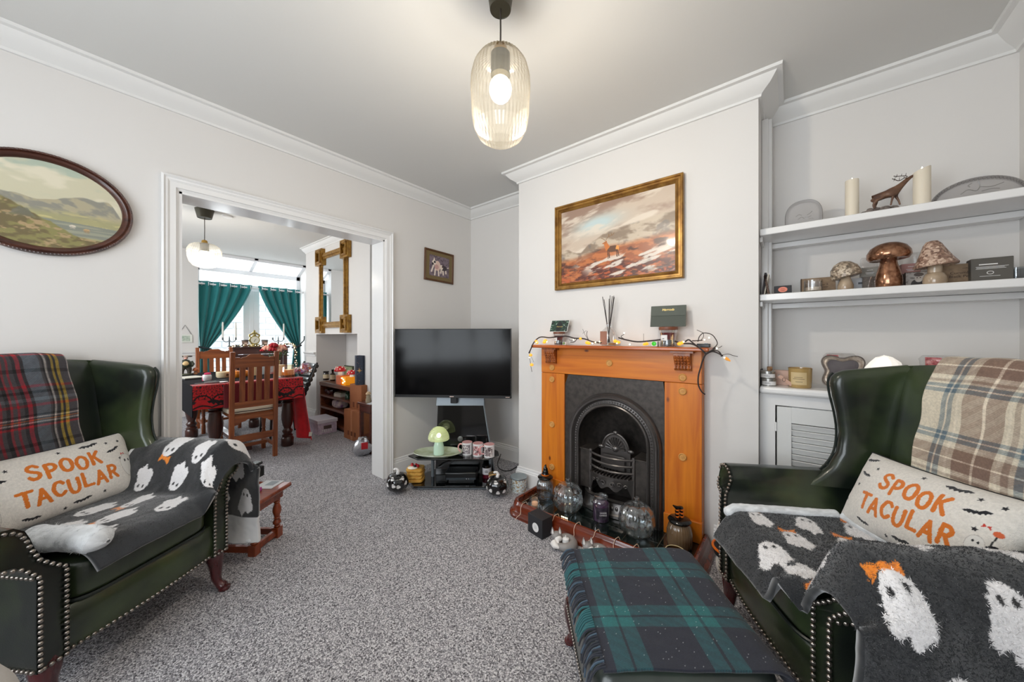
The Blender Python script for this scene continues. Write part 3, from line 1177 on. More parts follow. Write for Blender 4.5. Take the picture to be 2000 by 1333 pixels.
obj('column_cap', MB().add([(-0.187, 0.058, 0.598), (0.217, 0.058, 0.598), (0.213, 0.07, 0.668), (-0.183, 0.07, 0.668), (-0.187, 0.13, 0.598), (0.217, 0.13, 0.598), (0.213, 0.13, 0.668), (-0.183, 0.13, 0.668)],
    [(0, 1, 2, 3), (7, 6, 5, 4), (4, 5, 1, 0), (5, 6, 2, 1), (6, 7, 3, 2), (7, 4, 0, 3)]), greym, ts, bevel=0.003)
obj('edge_rail', MB().tube([(0.305, 0.026, 0.034), (0.212, 0.066, 0.60)], 0.006, 8), greym, ts)
for x in (-0.2, 0.27):
    obj('shelf_post', MB().cyl((x, 0.0, 0), 0.013, 0.034, 0.228, 16), greym, ts)
for q in ((0.018, 0.049, 0.325), (0.0, 0.033, 0.19)):
    obj('cable_port', MB().lathe([(0.022, 0), (0.022, 0.004), (0.016, 0.006), (0, 0.006)], 20, M=tr(*q) @ rot('X', 86)), mat('dull_silver', rgb(110, 110, 108), 0.4, metal=0.6), ts)
obj('cable_bundle', MB().tube(catmull([(0.0, 0.02, 0.19), (-0.04, -0.03, 0.16), (-0.08, 0.0, 0.14), (-0.13, -0.02, 0.12), (-0.16, 0.02, 0.1)], 5), 0.005, 6), mat('grey_cable', rgb(70, 72, 76), 0.5), ts)
pc = [at_z(978, 888, 0.3), at_z(972, 905, 0.18), at_z(974, 914, 0.06), at_z(984, 920, 0.008), at_z(997, 919, 0.006), at_z(1009, 912, 0.006)]
tag(obj('power_cable', MB().tube(catmull(pc, 6), 0.004, 6), blackp), 'thin black power cable trailing from the television stand to the corner', 'cable')


def on_shelf(u, dy):                        # point of the stand's top shelf, dy metres behind its centre line
    d = 2.80 + dy
    p = at_d(u, 659, d)
    return (p.x, p.y, 0.2382)


# mushroom lamp on oval dish
mg = glass('green_lamp_glass', tint=(0.9, 1.0, 0.75), base=0.12, edge=0.6, rough=0.15, frost=0.55, frostcol=rgb(226, 232, 196))
t = thing('oval_dish', 'pale green oval dish under the glowing mushroom lamp', 'dish', (*on_shelf(856, -0.085)[:2], 0.2384), ANG - PI / 2)
rg = []
for s_, z_ in ((0.6, 0.0), (0.75, 0.002), (0.92, 0.018), (1.0, 0.026), (0.985, 0.03), (0.9, 0.022), (0.72, 0.007), (0.02, 0.006)):
    rg.append([(0.195 * s_ * math.cos(2 * PI * k / 40), 0.12 * s_ * math.sin(2 * PI * k / 40), z_) for k in range(40)])
obj('bowl', MB().loft(rg), mat('celadon_glaze', rgb(200, 206, 190), 0.2, coat=0.4, noise=(14, rgb(168, 176, 146), 4)), t)
lp = on_shelf(857, -0.095)
t = thing('mushroom_lamp', 'glowing green glass mushroom lamp standing in the oval dish', 'lamp', (lp[0], lp[1], 0.2452))
obj('stem', MB().lathe([(0.03, 0.0), (0.0405, 0.004), (0.0415, 0.03), (0.039, 0.07), (0.03, 0.105), (0.024, 0.118)], 28), mat('mint_glass_stem', rgb(186, 212, 196), 0.15, coat=0.5, emit=rgb(190, 220, 190), estr=0.12), t)
obj('cap', MB().lathe([(0.022, 0.116), (0.06, 0.112), (0.079, 0.118), (0.081, 0.130), (0.076, 0.155), (0.062, 0.185), (0.04, 0.207), (0.015, 0.217), (0.001, 0.218)], 36), mg, t)
b = MB()
for k in range(9):
    z = 0.127 + k * 0.0095
    r = 0.0815 * math.sqrt(max(0.02, 1 - ((z - 0.122) / 0.098) ** 2))
    b.tube([(r * math.cos(2 * PI * q / 28), r * math.sin(2 * PI * q / 28), z + 0.006 * math.sin(2 * PI * q / 28)) for q in range(28)], 0.0012, 4, closed=True)
obj('swirl_thread', b, mat('white_glass_thread', rgb(236, 244, 210), 0.3), t)
obj('bulb', MB().ball((0, 0, 0.15), 0.018, 12, 8), mat('warm_small_bulb', (1, 0.95, 0.7), 0.4, emit=(1.0, 0.95, 0.7), estr=6.0), t)
lamp('mushroom_glow', 'POINT', (lp[0], lp[1], 0.2452 + 0.165), 0.09, (1.0, 1.0, 0.75), shadow_soft_size=0.03)

# mugs --------------------------------------------------------------
china = mat('white_china', rgb(232, 230, 230), 0.15, coat=0.4)
pinkin = mat('pink_glaze', rgb(226, 168, 166), 0.2, coat=0.3)


def mug(label, loc, seed, handle_deg, base):
    t = thing('mug', label, 'mug', loc, ANG - PI / 2, 'printed mugs on the television stand')
    h, r = 0.095, 0.041

    def pos(U, V):
        a = -PI / 2 + (U - 0.5) * 2 * PI
        return np.stack([r * np.cos(a), r * np.sin(a), V * h], -1)

    def col(U, V):
        c = np.tile(np.array([0.91, 0.9, 0.9]), (len(U), 1))
        inside = (np.abs(U - 0.5 + 0.035) < 0.15) & (V > 0.12) & (V < 0.86)
        n = fbm(U * 34, V * 9, 4, seed)
        pc = mix(np.tile(np.array(base), (len(U), 1)), (0.95, 0.92, 0.9), smooth(0.5, 0.62, n))
        pc = mix(pc, (0.34, 0.28, 0.29), smooth(0.56, 0.74, fbm(U * 20 + 9, V * 5, 4, seed + 3)))
        c[inside] = pc[inside]
        return c
    grid_obj('body', 90, 24, pos, col, vcol('printed_china', 0.15, coat=0.4), t)
    obj('lining', MB().lathe([(0.0, 0.004), (0.037, 0.006), (0.0375, h - 0.004), (0.0385, h + 0.001), (r, h)], 30), pinkin, t)
    obj('foot', MB().lathe([(0.0, 0.0), (0.038, 0.0), (r, 0.004)], 30, caps=False), china, t)
    a = math.radians(handle_deg)
    pts = [(math.cos(a) * q, math.sin(a) * q, z) for q, z in ((0.040, 0.078), (0.058, 0.080), (0.070, 0.062), (0.068, 0.038), (0.056, 0.022), (0.040, 0.02))]
    obj('handle', MB().tube(catmull(pts, 4), 0.0055, 8), pinkin, t)


p = on_shelf(912.5, -0.06); mug('mug with a grey and white print, first beside the oval dish', p, 3, 185, (0.55, 0.52, 0.54))
p = on_shelf(933.5, -0.09); mug('mug with a reddish pink print, middle of the three', p, 11, 20, (0.78, 0.52, 0.52))
p = on_shelf(955.5, -0.115); mug('mug with a dull grey photo print, nearest the wall corner', p, 23, 190, (0.56, 0.50, 0.50))

# items on the base board ------------------------------------------------
bz = 0.0342


def on_base(u, d):
    p = at_d(u, 659, d)
    return (p.x, p.y, bz)


t = thing('set_top_box', 'slim black set top box on the bottom shelf of the stand', 'electronics', on_base(903, 2.76), ANG - PI / 2)
obj('case', MB().bx(-0.125, 0.125, -0.08, 0.055, 0.016, 0.078), mat('black_satin', rgb(14, 16, 18), 0.3), t, bevel=0.012)
obj('front_strip', MB().bx(-0.115, 0.115, -0.0825, -0.079, 0.022, 0.036), mat('dark_grey_strip', rgb(48, 56, 62), 0.3), t)
b = MB()
for x in (0.045, 0.06):
    b.lathe([(0.005, 0), (0.0045, 0.002), (0, 0.002)], 10, M=tr(x, -0.0825, 0.029) @ rot('X', 90))
obj('button', b, chrome, t)
obj('foot', MB().bx(-0.1, 0.1, -0.06, 0.04, 0.0, 0.016), blackp, t)
cake = mat('golden_cake', rgb(224, 176, 84), 0.6, noise=(40, rgb(198, 140, 52), 4))
t = thing('cake_candle', 'golden stacked waffle candle topped with red berries', 'candle', on_base(812, 2.72), ANG - PI / 2)
for k in range(4):
    zz = k * 0.027
    obj('waffle', MB().ball((0.002 * (-1) ** k, 0, zz + 0.0135), (0.066, 0.06, 0.0145), 28, 8, e=0.45), cake, t)
cream = mat('white_icing', rgb(242, 236, 220), 0.4)
obj('icing', MB().ball((-0.015, -0.03, 0.112), (0.04, 0.03, 0.012), 14, 8), cream, t)
for k, (x, y) in enumerate(((-0.022, -0.02), (0.002, 0.0), (0.022, -0.02), (0.002, -0.032), (-0.03, 0.008))):
    obj('berry', MB().ball((x, y, 0.122), 0.013, 12, 8), mat('glossy_red_berry', rgb(186, 12, 26), 0.12, coat=0.6) if k != 3 else mat('dark_berry', rgb(34, 20, 30), 0.2), t)
t = thing('label_jar', 'white label candle jar with a black lid at the stand back', 'candle', on_base(950.5, 2.78), ANG - PI / 2)
obj('glass_body', MB().lathe([(0.0, 0.0), (0.031, 0.0), (0.034, 0.004), (0.034, 0.085)], 28), mat('plum_wax', rgb(96, 18, 36), 0.1, coat=0.6), t)
obj('paper_label', MB().lathe([(0.0346, 0.032), (0.0346, 0.083)], 28, caps=False), mat('white_paper_label', rgb(224, 222, 224), 0.6), t)
b = MB()
for z_, wd in ((0.064, 0.02), (0.056, 0.03), (0.05, 0.022)):
    b.bx(-wd / 2, wd / 2, -0.0362, -0.0348, z_, z_ + 0.003)
obj('label_print', b, mat('dark_print', rgb(60, 56, 60), 0.6), t)
obj('lid', MB().lathe([(0.0, 0.085), (0.036, 0.085), (0.036, 0.104), (0.032, 0.108), (0.0, 0.108)], 28), mat('gloss_black', rgb(12, 12, 12), 0.15), t)
t = thing('gold_lid_jar', 'small pink jar with a gold lid behind the right black pumpkin', 'candle', on_base(963, 2.68), ANG - PI / 2)
obj('glass_body', MB().lathe([(0.0, 0.0), (0.034, 0.0), (0.037, 0.004), (0.037, 0.05), (0.03, 0.058)], 28), mat('pink_wax', rgb(214, 150, 146), 0.2, coat=0.5), t)
obj('lid', MB().lathe([(0.034, 0.056), (0.036, 0.058), (0.036, 0.072), (0.032, 0.076), (0.0, 0.076)], 28), mat('gold_lid', rgb(214, 176, 120), 0.25, metal=0.8), t)

# black ghost pumpkins ---------------------------------------------------
GSH = [(0.0, 0.62), (0.2, 0.55), (0.32, 0.36), (0.36, 0.1), (0.5, -0.05), (0.4, -0.2), (0.46, -0.55), (0.28, -0.42), (0.1, -0.62), (-0.08, -0.42), (-0.28, -0.6), (-0.42, -0.3), (-0.5, 0.0), (-0.38, 0.08), (-0.33, 0.36), (-0.2, 0.55)]


def black_pumpkin(label, loc, rz, seed):
    t = thing('ceramic_pumpkin', label, 'pumpkin', loc, rz, 'black ghost pumpkins by the television')
    R = 0.082
    rg = random.Random(seed)
    gh = [(-0.75 + 0.62 * k + rg.uniform(-0.1, 0.1), rg.uniform(-0.35, 0.15), rg.uniform(-0.5, 0.5)) for k in range(10)]
    gh += [(-0.3, 0.72, 0.4), (0.9, 0.7, -0.6), (2.2, 0.7, 0.5), (-1.6, 0.72, 0.2)]

    def pos(U, V):
        th = -PI / 2 + U * 2 * PI
        ph = V * PI / 2
        rr = R * (1 + 0.05 * np.abs(np.cos(4 * (th + PI / 2))) - 0.03) * np.cos(ph) ** 0.85
        z = 0.078 + 0.078 * np.sin(ph) * (1 - 0.12 * np.cos(ph) ** 0) - 0.012 * np.exp(-((1 - V) * 9) ** 2)
        return np.stack([rr * np.cos(th), rr * np.sin(th), z], -1)

    def col(U, V):
        c = np.tile(np.array([0.06, 0.06, 0.065]), (len(U), 1))
        for (a, v, an) in gh:
            s = 0.36
            dx = ((U * 2 * PI - a + PI) % (2 * PI) - PI) * np.cos(V * PI / 2) / s
            dy = (V * PI / 2 - v) / s
            x = dx * math.cos(an) + dy * math.sin(an); y = -dx * math.sin(an) + dy * math.cos(an)
            c[inpoly(x, y, GSH)] = (0.92, 0.91, 0.9)
            c[np.hypot((np.abs(x) - 0.12) * 1.3, y - 0.25) < 0.09] = (0.06, 0.06, 0.06)
        return c
    grid_obj('body', 150, 80, pos, col, vcol('painted_gloss_china', 0.1, coat=0.6), t, vrange=(-1, 1))
    obj('seam', MB().tube([(0.0655 * math.cos(2 * PI * k / 30), 0.0655 * math.sin(2 * PI * k / 30), 0.127) for k in range(30)], 0.002, 5, closed=True), mat('gloss_black'), t)
    obj('stalk', MB().tube(catmull([(0, 0, 0.138), (0.004, 0, 0.158), (-0.004, 0, 0.172), (-0.018, 0, 0.176), (-0.026, 0, 0.168)], 4), [0.013] * 5 + [0.010] * 5 + [0.008] * 6 + [0.005], 8), mat('white_glaze', rgb(236, 234, 232), 0.15, coat=0.4), t)


p = at_z(776.5, 962, 0.0); black_pumpkin('black ceramic pumpkin with white ghosts beside the wall opening', p, ANG - PI / 2, 5)
p = at_z(971.5, 969, 0.0); black_pumpkin('black ceramic pumpkin with white ghosts before the stand, beside the terrazzo tin', p, ANG - PI / 2 + 0.15, 9)

t = thing('terrazzo_tin', 'white terrazzo candle tin with a grey lid by the chimney corner', 'candle', at_z(1013, 958, 0.0), ANG - PI / 2)


def pos(U, V):
    a = -PI / 2 + U * 2 * PI
    r = 0.057 + 0.004 * V
    return np.stack([r * np.cos(a), r * np.sin(a), V * 0.098], -1)


def col(U, V):
    c = np.tile(np.array([0.84, 0.88, 0.88]), (len(U), 1))
    n = fbm(U * 40, V * 12, 3, 5)
    c[n > 0.62] = (0.2, 0.2, 0.2)
    c[(n < 0.36)] = (0.66, 0.56, 0.42)
    return c


grid_obj('tin_body', 120, 40, pos, col, vcol('printed_china'), t)
obj('lid', MB().lathe([(0.0, 0.098), (0.063, 0.096), (0.064, 0.106), (0.060, 0.11), (0.0, 0.11)], 30), mat('frosted_grey_lid', rgb(146, 158, 162), 0.25, metal=0.4), t)
obj('base_plate', MB().lathe([(0.0, 0.0), (0.056, 0.0), (0.057, 0.003)], 30), mat('frosted_grey_lid'), t)
# ------------------------------------------------------------------ pictures on the walls
canvas = vcol('painted_canvas', 0.35, coat=0.15, bump=(300, 0.1, 0.001))
printm = vcol('printed_paper', 0.5)


def A(c, n):
    return np.tile(np.array(c, dtype=float) / 255, (n, 1))


def c255(*c):
    return tuple(x / 255 for x in c)


def art_glen(x, y):
    """cream sky, ragged grey hills, a loch with two sheep, mossy foreground"""
    n = len(x)
    c = A((206, 200, 172), n)
    cl = fbm(x * 3.2, y * 7, 5, 2)
    c = mix(c, c255(168, 184, 168), smooth(0.52, 0.66, cl) * smooth(0.55, 0.9, y) * 0.8)
    c = mix(c, c255(222, 214, 190), smooth(0.5, 0.7, fbm(x * 4 + 9, y * 8, 4, 5)))
    ridge = 0.565 + 0.10 * np.exp(-((x - 0.74) / 0.16) ** 2) + 0.06 * np.exp(-((x - 0.9) / 0.05) ** 2) + 0.05 * (fbm(x * 9, x * 0, 4, 8) - 0.5) + 0.1 * np.exp(-((x - 0.1) / 0.12) ** 2) - 0.15 * smooth(0.92, 1.05, x)
    h = smooth(0.0, 0.012, ridge - y)
    hill = mix(A((142, 140, 128), n), c255(176, 166, 138), smooth(0.4, 0.6, fbm(x * 12 + y * 6, y * 14, 5, 3)))
    c = c * (1 - h[:, None]) + hill * h[:, None]
    c = mix(c, c255(170, 164, 116), smooth(0.47, 0.38, y) * 0.85)
    c = mix(c, c255(196, 186, 130), smooth(0.55, 0.65, fbm(x * 6, y * 30, 4, 7)) * smooth(0.5, 0.4, y))
    lake = (y < 0.36 - 0.04 * x) & (y > 0.17 + 0.0 * x)
    c[lake] = mix(A((132, 136, 124), n), c255(156, 156, 136), smooth(0.4, 0.6, fbm(x * 3, y * 40, 3, 11)))[lake]
    bank = 0.40 - 0.75 * (x - 0.42) + 0.03 * (fbm(x * 14, y * 14, 4, 4) - 0.5) * 2
    bank = np.maximum(bank, 0.2 - 0.12 * (x - 0.5))
    f = smooth(0.0, 0.02, bank - y)
    fg = mix(A((112, 98, 62), n), c255(138, 132, 78), smooth(0.42, 0.6, fbm(x * 16, y * 22, 5, 13)))
    fg = mix(fg, c255(176, 150, 110), smooth(0.58, 0.7, fbm(x * 22, y * 34, 4, 19)))
    c = c * (1 - f[:, None]) + fg * f[:, None]
    rk = smooth(0.0, 0.02, 0.5 - 1.1 * np.abs(x - 0.36) - 0.12 * np.abs(fbm(x * 20, y * 20, 3, 1)) - y) * smooth(0.3, 0.36, y)
    c = mix(c, c255(112, 112, 98), rk * 0.8)
    for (sx, sy, k) in ((0.665, 0.29, (218, 208, 190)), (0.755, 0.265, (196, 162, 118))):
        d = np.hypot((x - sx) / 0.021, (y - sy) / 0.017)
        c[d < 1] = np.array(k) / 255
        for q in (-0.012, -0.004, 0.006, 0.013):
            c[(np.abs(x - sx - q) < 0.0028) & (y < sy) & (y > sy - 0.032)] = np.array(k) / 255 * 0.8
    return c


def art_stag(x, y):
    """rust moor, snow patches, mist on the hills and a stag"""
    n = len(x)
    c = A((196, 178, 160), n)
    c = mix(c, c255(150, 124, 108), smooth(0.45, 0.68, fbm(x * 3.0, y * 5, 5, 31)))
    blue = np.exp(-(((x - 0.36) / 0.20) ** 2 + ((y - 0.74 - 0.12 * (x - 0.36)) / 0.10) ** 2))
    c = mix(c, c255(184, 200, 200), np.clip(blue * 1.2, 0, 1))
    c = mix(c, c255(218, 206, 190), smooth(0.5, 0.66, fbm(x * 4 + 3, y * 9 - x * 3, 5, 35)) * 0.8)
    ridge = 0.34 + 0.30 * smooth(0.05, 0.52, x) + 0.08 * smooth(0.5, 1.0, x) + 0.05 * (fbm(x * 7, x * 0 + 3, 4, 6) - 0.5)
    ridge2 = 0.40 + 0.07 * np.exp(-((x - 0.06) / 0.07) ** 2)
    h = np.maximum(smooth(0.0, 0.03, ridge - y), smooth(0, 0.02, ridge2 - y))
    hill = mix(A((140, 122, 104), n), c255(192, 176, 156), smooth(0.4, 0.62, fbm(x * 7 - y * 6, y * 12 + x * 5, 5, 41)))
    hill = mix(hill, c255(112, 104, 100), smooth(0.55, 0.7, fbm(x * 10, y * 9, 4, 43)) * 0.7)
    c = c * (1 - h[:, None]) + hill * h[:, None]
    moor = 0.36 + 0.10 * smooth(0.1, 0.5, x) + 0.05 * smooth(0.6, 1, x) + 0.04 * (fbm(x * 8, y * 3, 4, 44) - 0.5)
    f = smooth(0, 0.09, moor - y)
    mc = mix(A((152, 88, 54), n), c255(186, 112, 66), smooth(0.42, 0.6, fbm(x * 14, y * 22, 5, 47)))
    mc = mix(mc, c255(84, 52, 40), smooth(0.52, 0.66, fbm(x * 9 + 4, y * 18, 5, 49)))
    c = c * (1 - f[:, None]) + mc * f[:, None]
    low = smooth(0.26, 0.12, y)
    c = mix(c, c255(88, 44, 34), low * smooth(0.4, 0.6, fbm(x * 12, y * 20, 5, 53)))
    c = mix(c, c255(196, 96, 50), smooth(0.3, 0.1, y) * smooth(0.55, 0.68, fbm(x * 26, y * 38, 4, 57)) * 0.8)
    snow = smooth(0.54, 0.66, fbm(x * 7.5 + 1, y * 21 - x * 7, 6, 59)) * smooth(0.33, 0.2, y - 0.08 * x) * smooth(0.25, 0.5, x + y)
    c = mix(c, c255(210, 198, 186), snow)
    c = mix(c, c255(96, 84, 76), smooth(0.55, 0.68, fbm(x * 9, y * 14, 4, 61)) * smooth(0.72, 0.95, x) * smooth(0.4, 0.2, y))
    sx, sy = 0.49, 0.375
    body = np.hypot((x - sx - 0.015) / 0.05, (y - sy) / 0.042) < 1
    c[body] = c255(96, 62, 40)
    rump = np.hypot((x - sx - 0.055) / 0.014, (y - sy) / 0.035) < 1
    c[rump] = c255(222, 150, 70)
    neck = inpoly(x, y, [(sx - 0.045, sy - 0.02), (sx - 0.01, sy + 0.03), (sx - 0.04, sy + 0.10), (sx - 0.07, sy + 0.095), (sx - 0.058, sy + 0.04)])
    c[neck] = c255(196, 112, 50)
    c[inpoly(x, y, [(sx - 0.085, sy + 0.085), (sx - 0.04, sy + 0.12), (sx - 0.035, sy + 0.09), (sx - 0.06, sy + 0.075)])] = c255(170, 104, 56)
    for (a, b_) in (((-0.03, -0.02), (-0.026, -0.115)), ((-0.018, -0.02), (-0.014, -0.11)), ((0.048, -0.02), (0.052, -0.105)), ((0.056, -0.02), (0.068, -0.1))):
        c[segd(x, y * 0.65, sx + a[0], (sy + a[1]) * 0.65, sx + b_[0], (sy + b_[1]) * 0.65) < 0.0042] = c255(84, 50, 32)
    for pts in ([(-0.05, 0.12), (-0.03, 0.16), (0.01, 0.175), (0.03, 0.20)], [(-0.05, 0.12), (-0.075, 0.15), (-0.09, 0.16)], [(-0.02, 0.165), (-0.02, 0.2)], [(0.005, 0.175), (0.0, 0.205)]):
        c[polyd(x, y * 0.65, [(sx + p, (sy + q) * 0.65) for p, q in pts]) < 0.0022] = c255(130, 96, 62)
    return c


def art_goats(x, y):
    n = len(x)
    c = A((122, 106, 116), n)
    c = mix(c, c255(88, 74, 84), smooth(0.4, 0.65, fbm(x * 14, y * 14, 4, 71)))

    def el(cx, cy, rx, ry, k):
        c[np.hypot((x - cx) / rx, (y - cy) / ry) < 1] = np.array(k) / 255
    k1 = (228, 214, 200)
    for seg in (((0.2, 0.5), (0.1, 0.2)), ((0.3, 0.45), (0.27, 0.06)), ((0.45, 0.42), (0.47, 0.06)), ((0.6, 0.4), (0.57, 0.2)), ((0.68, 0.36), (0.7, 0.14)), ((0.82, 0.4), (0.84, 0.22))):
        c[segd(x, y, *seg[0], *seg[1]) < 0.035] = np.array(k1) / 255
    el(0.72, 0.46, 0.17, 0.13, (56, 44, 50))
    el(0.60, 0.48, 0.08, 0.12, k1)
    el(0.655, 0.52, 0.035, 0.05, (70, 40, 40))
    el(0.40, 0.52, 0.15, 0.24, (220, 190, 176))
    el(0.36, 0.46, 0.10, 0.12, (196, 152, 144))
    el(0.23, 0.66, 0.10, 0.12, k1)
    el(0.26, 0.68, 0.045, 0.06, (40, 32, 34))
    el(0.16, 0.58, 0.05, 0.06, (50, 40, 42))
    c[inpoly(x, y, [(0.19, 0.76), (0.22, 0.92), (0.28, 0.76)])] = np.array(k1) / 255
    c[segd(x, y, 0.9, 0.5, 0.97, 0.53) < 0.018] = np.array(k1) / 255
    return c


gilt = mat('antique_gilt_frame', rgb(164, 124, 62), 0.38, metal=0.55, noise=(20, rgb(126, 88, 40), 4))
giltd = mat('dark_gilt_edge', rgb(104, 70, 34), 0.45, metal=0.35)
darkoak = wood('dark_carved_oak', rgb(84, 46, 32), rgb(50, 24, 18), 0, 12, 0.35, 0.3)

# oval landscape
t = thing('oval_painting', 'oval highland landscape in a dark carved wooden frame left of the opening', 'painting', (-0.13, YL - 0.004, 1.767))
ea, eb = 0.265, 0.228
prof = [(1.0, 0.0), (1.0, 0.018), (0.985, 0.026), (0.965, 0.026), (0.955, 0.020), (0.93, 0.024), (0.895, 0.018), (0.865, 0.008), (0.862, 0.004), (0.862, 0.0)]
rings = []
for k in range(80):
    a = 2 * PI * k / 80
    rings.append([((ea - (1 - q) * 0.27) * math.cos(a), -d, (eb - (1 - q) * 0.27) * math.sin(a)) for q, d in prof])
obj('frame', MB().loft(rings, closed=True), darkoak, t)
b = MB()
for k in range(150):
    a = 2 * PI * k / 150
    b.ball(((ea - 0.006) * math.cos(a), -0.024, (eb - 0.006) * math.sin(a)), (0.0042, 0.004, 0.0042), 5, 4)
obj('carved_edge', b, darkoak, t, kind='stuff')


def pos(U, V):
    a = U * 2 * PI
    return np.stack([(ea - 0.036) * V * np.cos(a), np.full_like(U, -0.006), (eb - 0.036) * V * np.sin(a)], -1)


grid_obj('picture', 300, 130, pos, lambda U, V: art_glen(0.5 + 0.5 * V * np.cos(U * 2 * PI), 0.5 + 0.5 * V * np.sin(U * 2 * PI)), canvas, t)
obj('glass_cover', MB().lathe([(0.001, 0), (0.228, 0)], 64, M=tr(0, -0.0075, 0) @ rot('X', 90), sy=0.838, caps=False), glass('picture_glass', base=0.02, edge=0.3, rough=0.05), t)

# stag painting over the mantel
t = thing('stag_painting', 'gilt framed painting of a stag on a rust coloured moor over the fireplace', 'painting', (XB - 0.001, 0.907, 1.811), -PI / 2)
W2, H2 = 0.4285, 0.301
fr = [(0.0, 0.0), (0.0, 0.03), (0.006, 0.034), (0.012, 0.034), (0.016, 0.026), (0.026, 0.026), (0.032, 0.031), (0.036, 0.022), (0.044, 0.016), (0.047, 0.012), (0.047, 0.0)]


def frame(t, W2, H2, fr, m, sc=1.0):
    rings = []
    for sx, sz in ((-1, -1), (1, -1), (1, 1), (-1, 1)):
        rings.append([(sx * (W2 - o * sc), -d * sc, sz * (H2 - o * sc)) for o, d in fr])
    return obj('frame', MB().loft(rings, closed=True), m, t, sharp=25)


frame(t, W2, H2, fr, gilt)
w_, h_ = W2 - 0.046, H2 - 0.046
grid_obj('picture', 300, 200, lambda U, V: np.stack([(U - 0.5) * 2 * w_, np.full_like(U, -0.012), (V - 0.5) * 2 * h_], -1), art_stag, canvas, t)
obj('picture_hook', MB().tube([(-0.04, -0.002, H2 + 0.012), (-0.03, -0.012, H2 + 0.006), (-0.03, -0.01, H2 - 0.01)], 0.002, 5), giltd, t)

# small goat picture, hanging a little crooked
pt = [at_y(829.5, 484.5, YL), at_y(885.5, 499, YL), at_y(882.5, 555.5, YL), at_y(826.5, 546.5, YL)]
ctr = (pt[0] + pt[1] + pt[2] + pt[3]) / 4
t = thing('goat_picture', 'small crooked wooden frame with two goats beside the corner', 'picture', (ctr.x, YL - 0.003, ctr.z))
t.rotation_euler = (0, math.atan2(pt[0].z - pt[1].z, pt[1].x - pt[0].x) * 0.5, 0)
t.rotation_euler = (0, math.radians(1.4), 0)
wg, hg = (pt[1] - pt[0]).length / 2, (pt[0] - pt[3]).length / 2
frame(t, wg, hg, fr, mat('brown_small_frame', rgb(92, 58, 30), 0.4), 0.42)
obj('mount', MB().bx(-wg + 0.018, wg - 0.018, -0.006, -0.004, -hg + 0.018, hg - 0.018), mat('olive_mount', rgb(116, 98, 62), 0.7), t)
grid_obj('picture', 110, 90, lambda U, V: np.stack([(U - 0.5) * 2 * (wg - 0.055), np.full_like(U, -0.0065), (V - 0.5) * 2 * (hg - 0.05)], -1), art_goats, printm, t)

# ------------------------------------------------------------------ on the mantel shelf
MZ = 1.1152
RW = -PI / 2


def on_mantel(u, x=2.085):
    p = at_x(u, 670, x)
    return (p.x, p.y, MZ)


clear = glass('clear_glass', base=0.07, edge=0.75)
redwax = mat('dark_red_wax', rgb(92, 16, 18), 0.25, coat=0.6)
greywax = mat('dark_grey_wax', rgb(62, 64, 66), 0.25, coat=0.6)
whitelab = mat('white_label', rgb(228, 226, 224), 0.6)
inkm = mat('black_ink', rgb(24, 22, 22), 0.7)
woodlid = mat('walnut_lid', rgb(112, 62, 38), 0.45)


def hourglass_candle(label, loc, s):
    t = thing('jar_candle', label, 'candle', loc, RW)
    obj('grey_layer', MB().lathe([(0.0, 0.004), (0.038 * s, 0.004), (0.041 * s, 0.008), (0.039 * s, 0.03 * s), (0.0385 * s, 0.042 * s)], 28), greywax, t)
    obj('red_layer', MB().lathe([(0.0385 * s, 0.042 * s), (0.042 * s, 0.062 * s), (0.046 * s, 0.082 * s), (0.0, 0.082 * s)], 28), redwax, t)
    obj('glass_jar', MB().lathe([(0.0, 0.0), (0.041 * s, 0.0), (0.0435 * s, 0.006), (0.041 * s, 0.03 * s), (0.0405 * s, 0.042 * s), (0.044 * s, 0.062 * s), (0.0495 * s, 0.095 * s), (0.0505 * s, 0.104 * s)], 32, caps=False), clear, t)
    obj('lid', MB().lathe([(0.0, 0.098 * s), (0.05 * s, 0.098 * s), (0.052 * s, 0.106 * s), (0.05 * s, 0.116 * s), (0.0, 0.116 * s)], 28), woodlid, t)
    b = MB()
    n = 8
    rg = [[(0.0455 * s * math.sin(a + 0.0), -0.0455 * s * math.cos(a), z) for z in (0.036 * s, 0.068 * s)] for a in np.linspace(-0.75, 0.15, n)]
    vs = [p for r in rg for p in r]
    b.add(vs, [(2 * i, 2 * i + 2, 2 * i + 3, 2 * i + 1) for i in range(n - 1)])
    obj('paper_label', b, whitelab, t)
    obj('label_mark', MB().bx(-0.020 * s, -0.010 * s, -0.0462 * s, -0.0448 * s, 0.046 * s, 0.049 * s), inkm, t)
    return t


p1 = on_mantel(1092, 2.095)
hourglass_candle('red and grey layered jar candle under the patterned card', p1, 0.80)
p2 = on_mantel(1305, 2.09)
hourglass_candle('red and grey layered jar candle under the plain green envelope', p2, 0.98)

env = mat('dark_green_envelope', rgb(66, 72, 64), 0.6)
goldp = mat('gold_print', rgb(222, 196, 120), 0.35, metal=0.5)
t = thing('envelope', 'dark green envelope with gold lettering leaning above the right candle', 'envelope', (p2[0] - 0.016, p2[1] - 0.004, MZ + 0.1145), RW + 0.10)
Mt = rot('X', -14)
b = MB().bx(-0.096, 0.09, -0.003, 0.0, 0.0, 0.124, Mt)
obj('paper', b, env, t)
obj('flap', MB().bx(-0.096, 0.09, -0.0055, -0.0032, 0.064, 0.1245, Mt), mat('dark_green_flap', rgb(76, 82, 74), 0.6), t, bevel=0.001)
text('lettering', 'Harrods', 0.019, goldp, t, (-0.003, -0.0062 + 0.024, 0.098), rot('X', -14), shear=0.25)
t = thing('greeting_card', 'black and green patterned card leaning above the left candle', 'card', (p1[0] - 0.012, p1[1], MZ + 0.093), RW + 0.12)
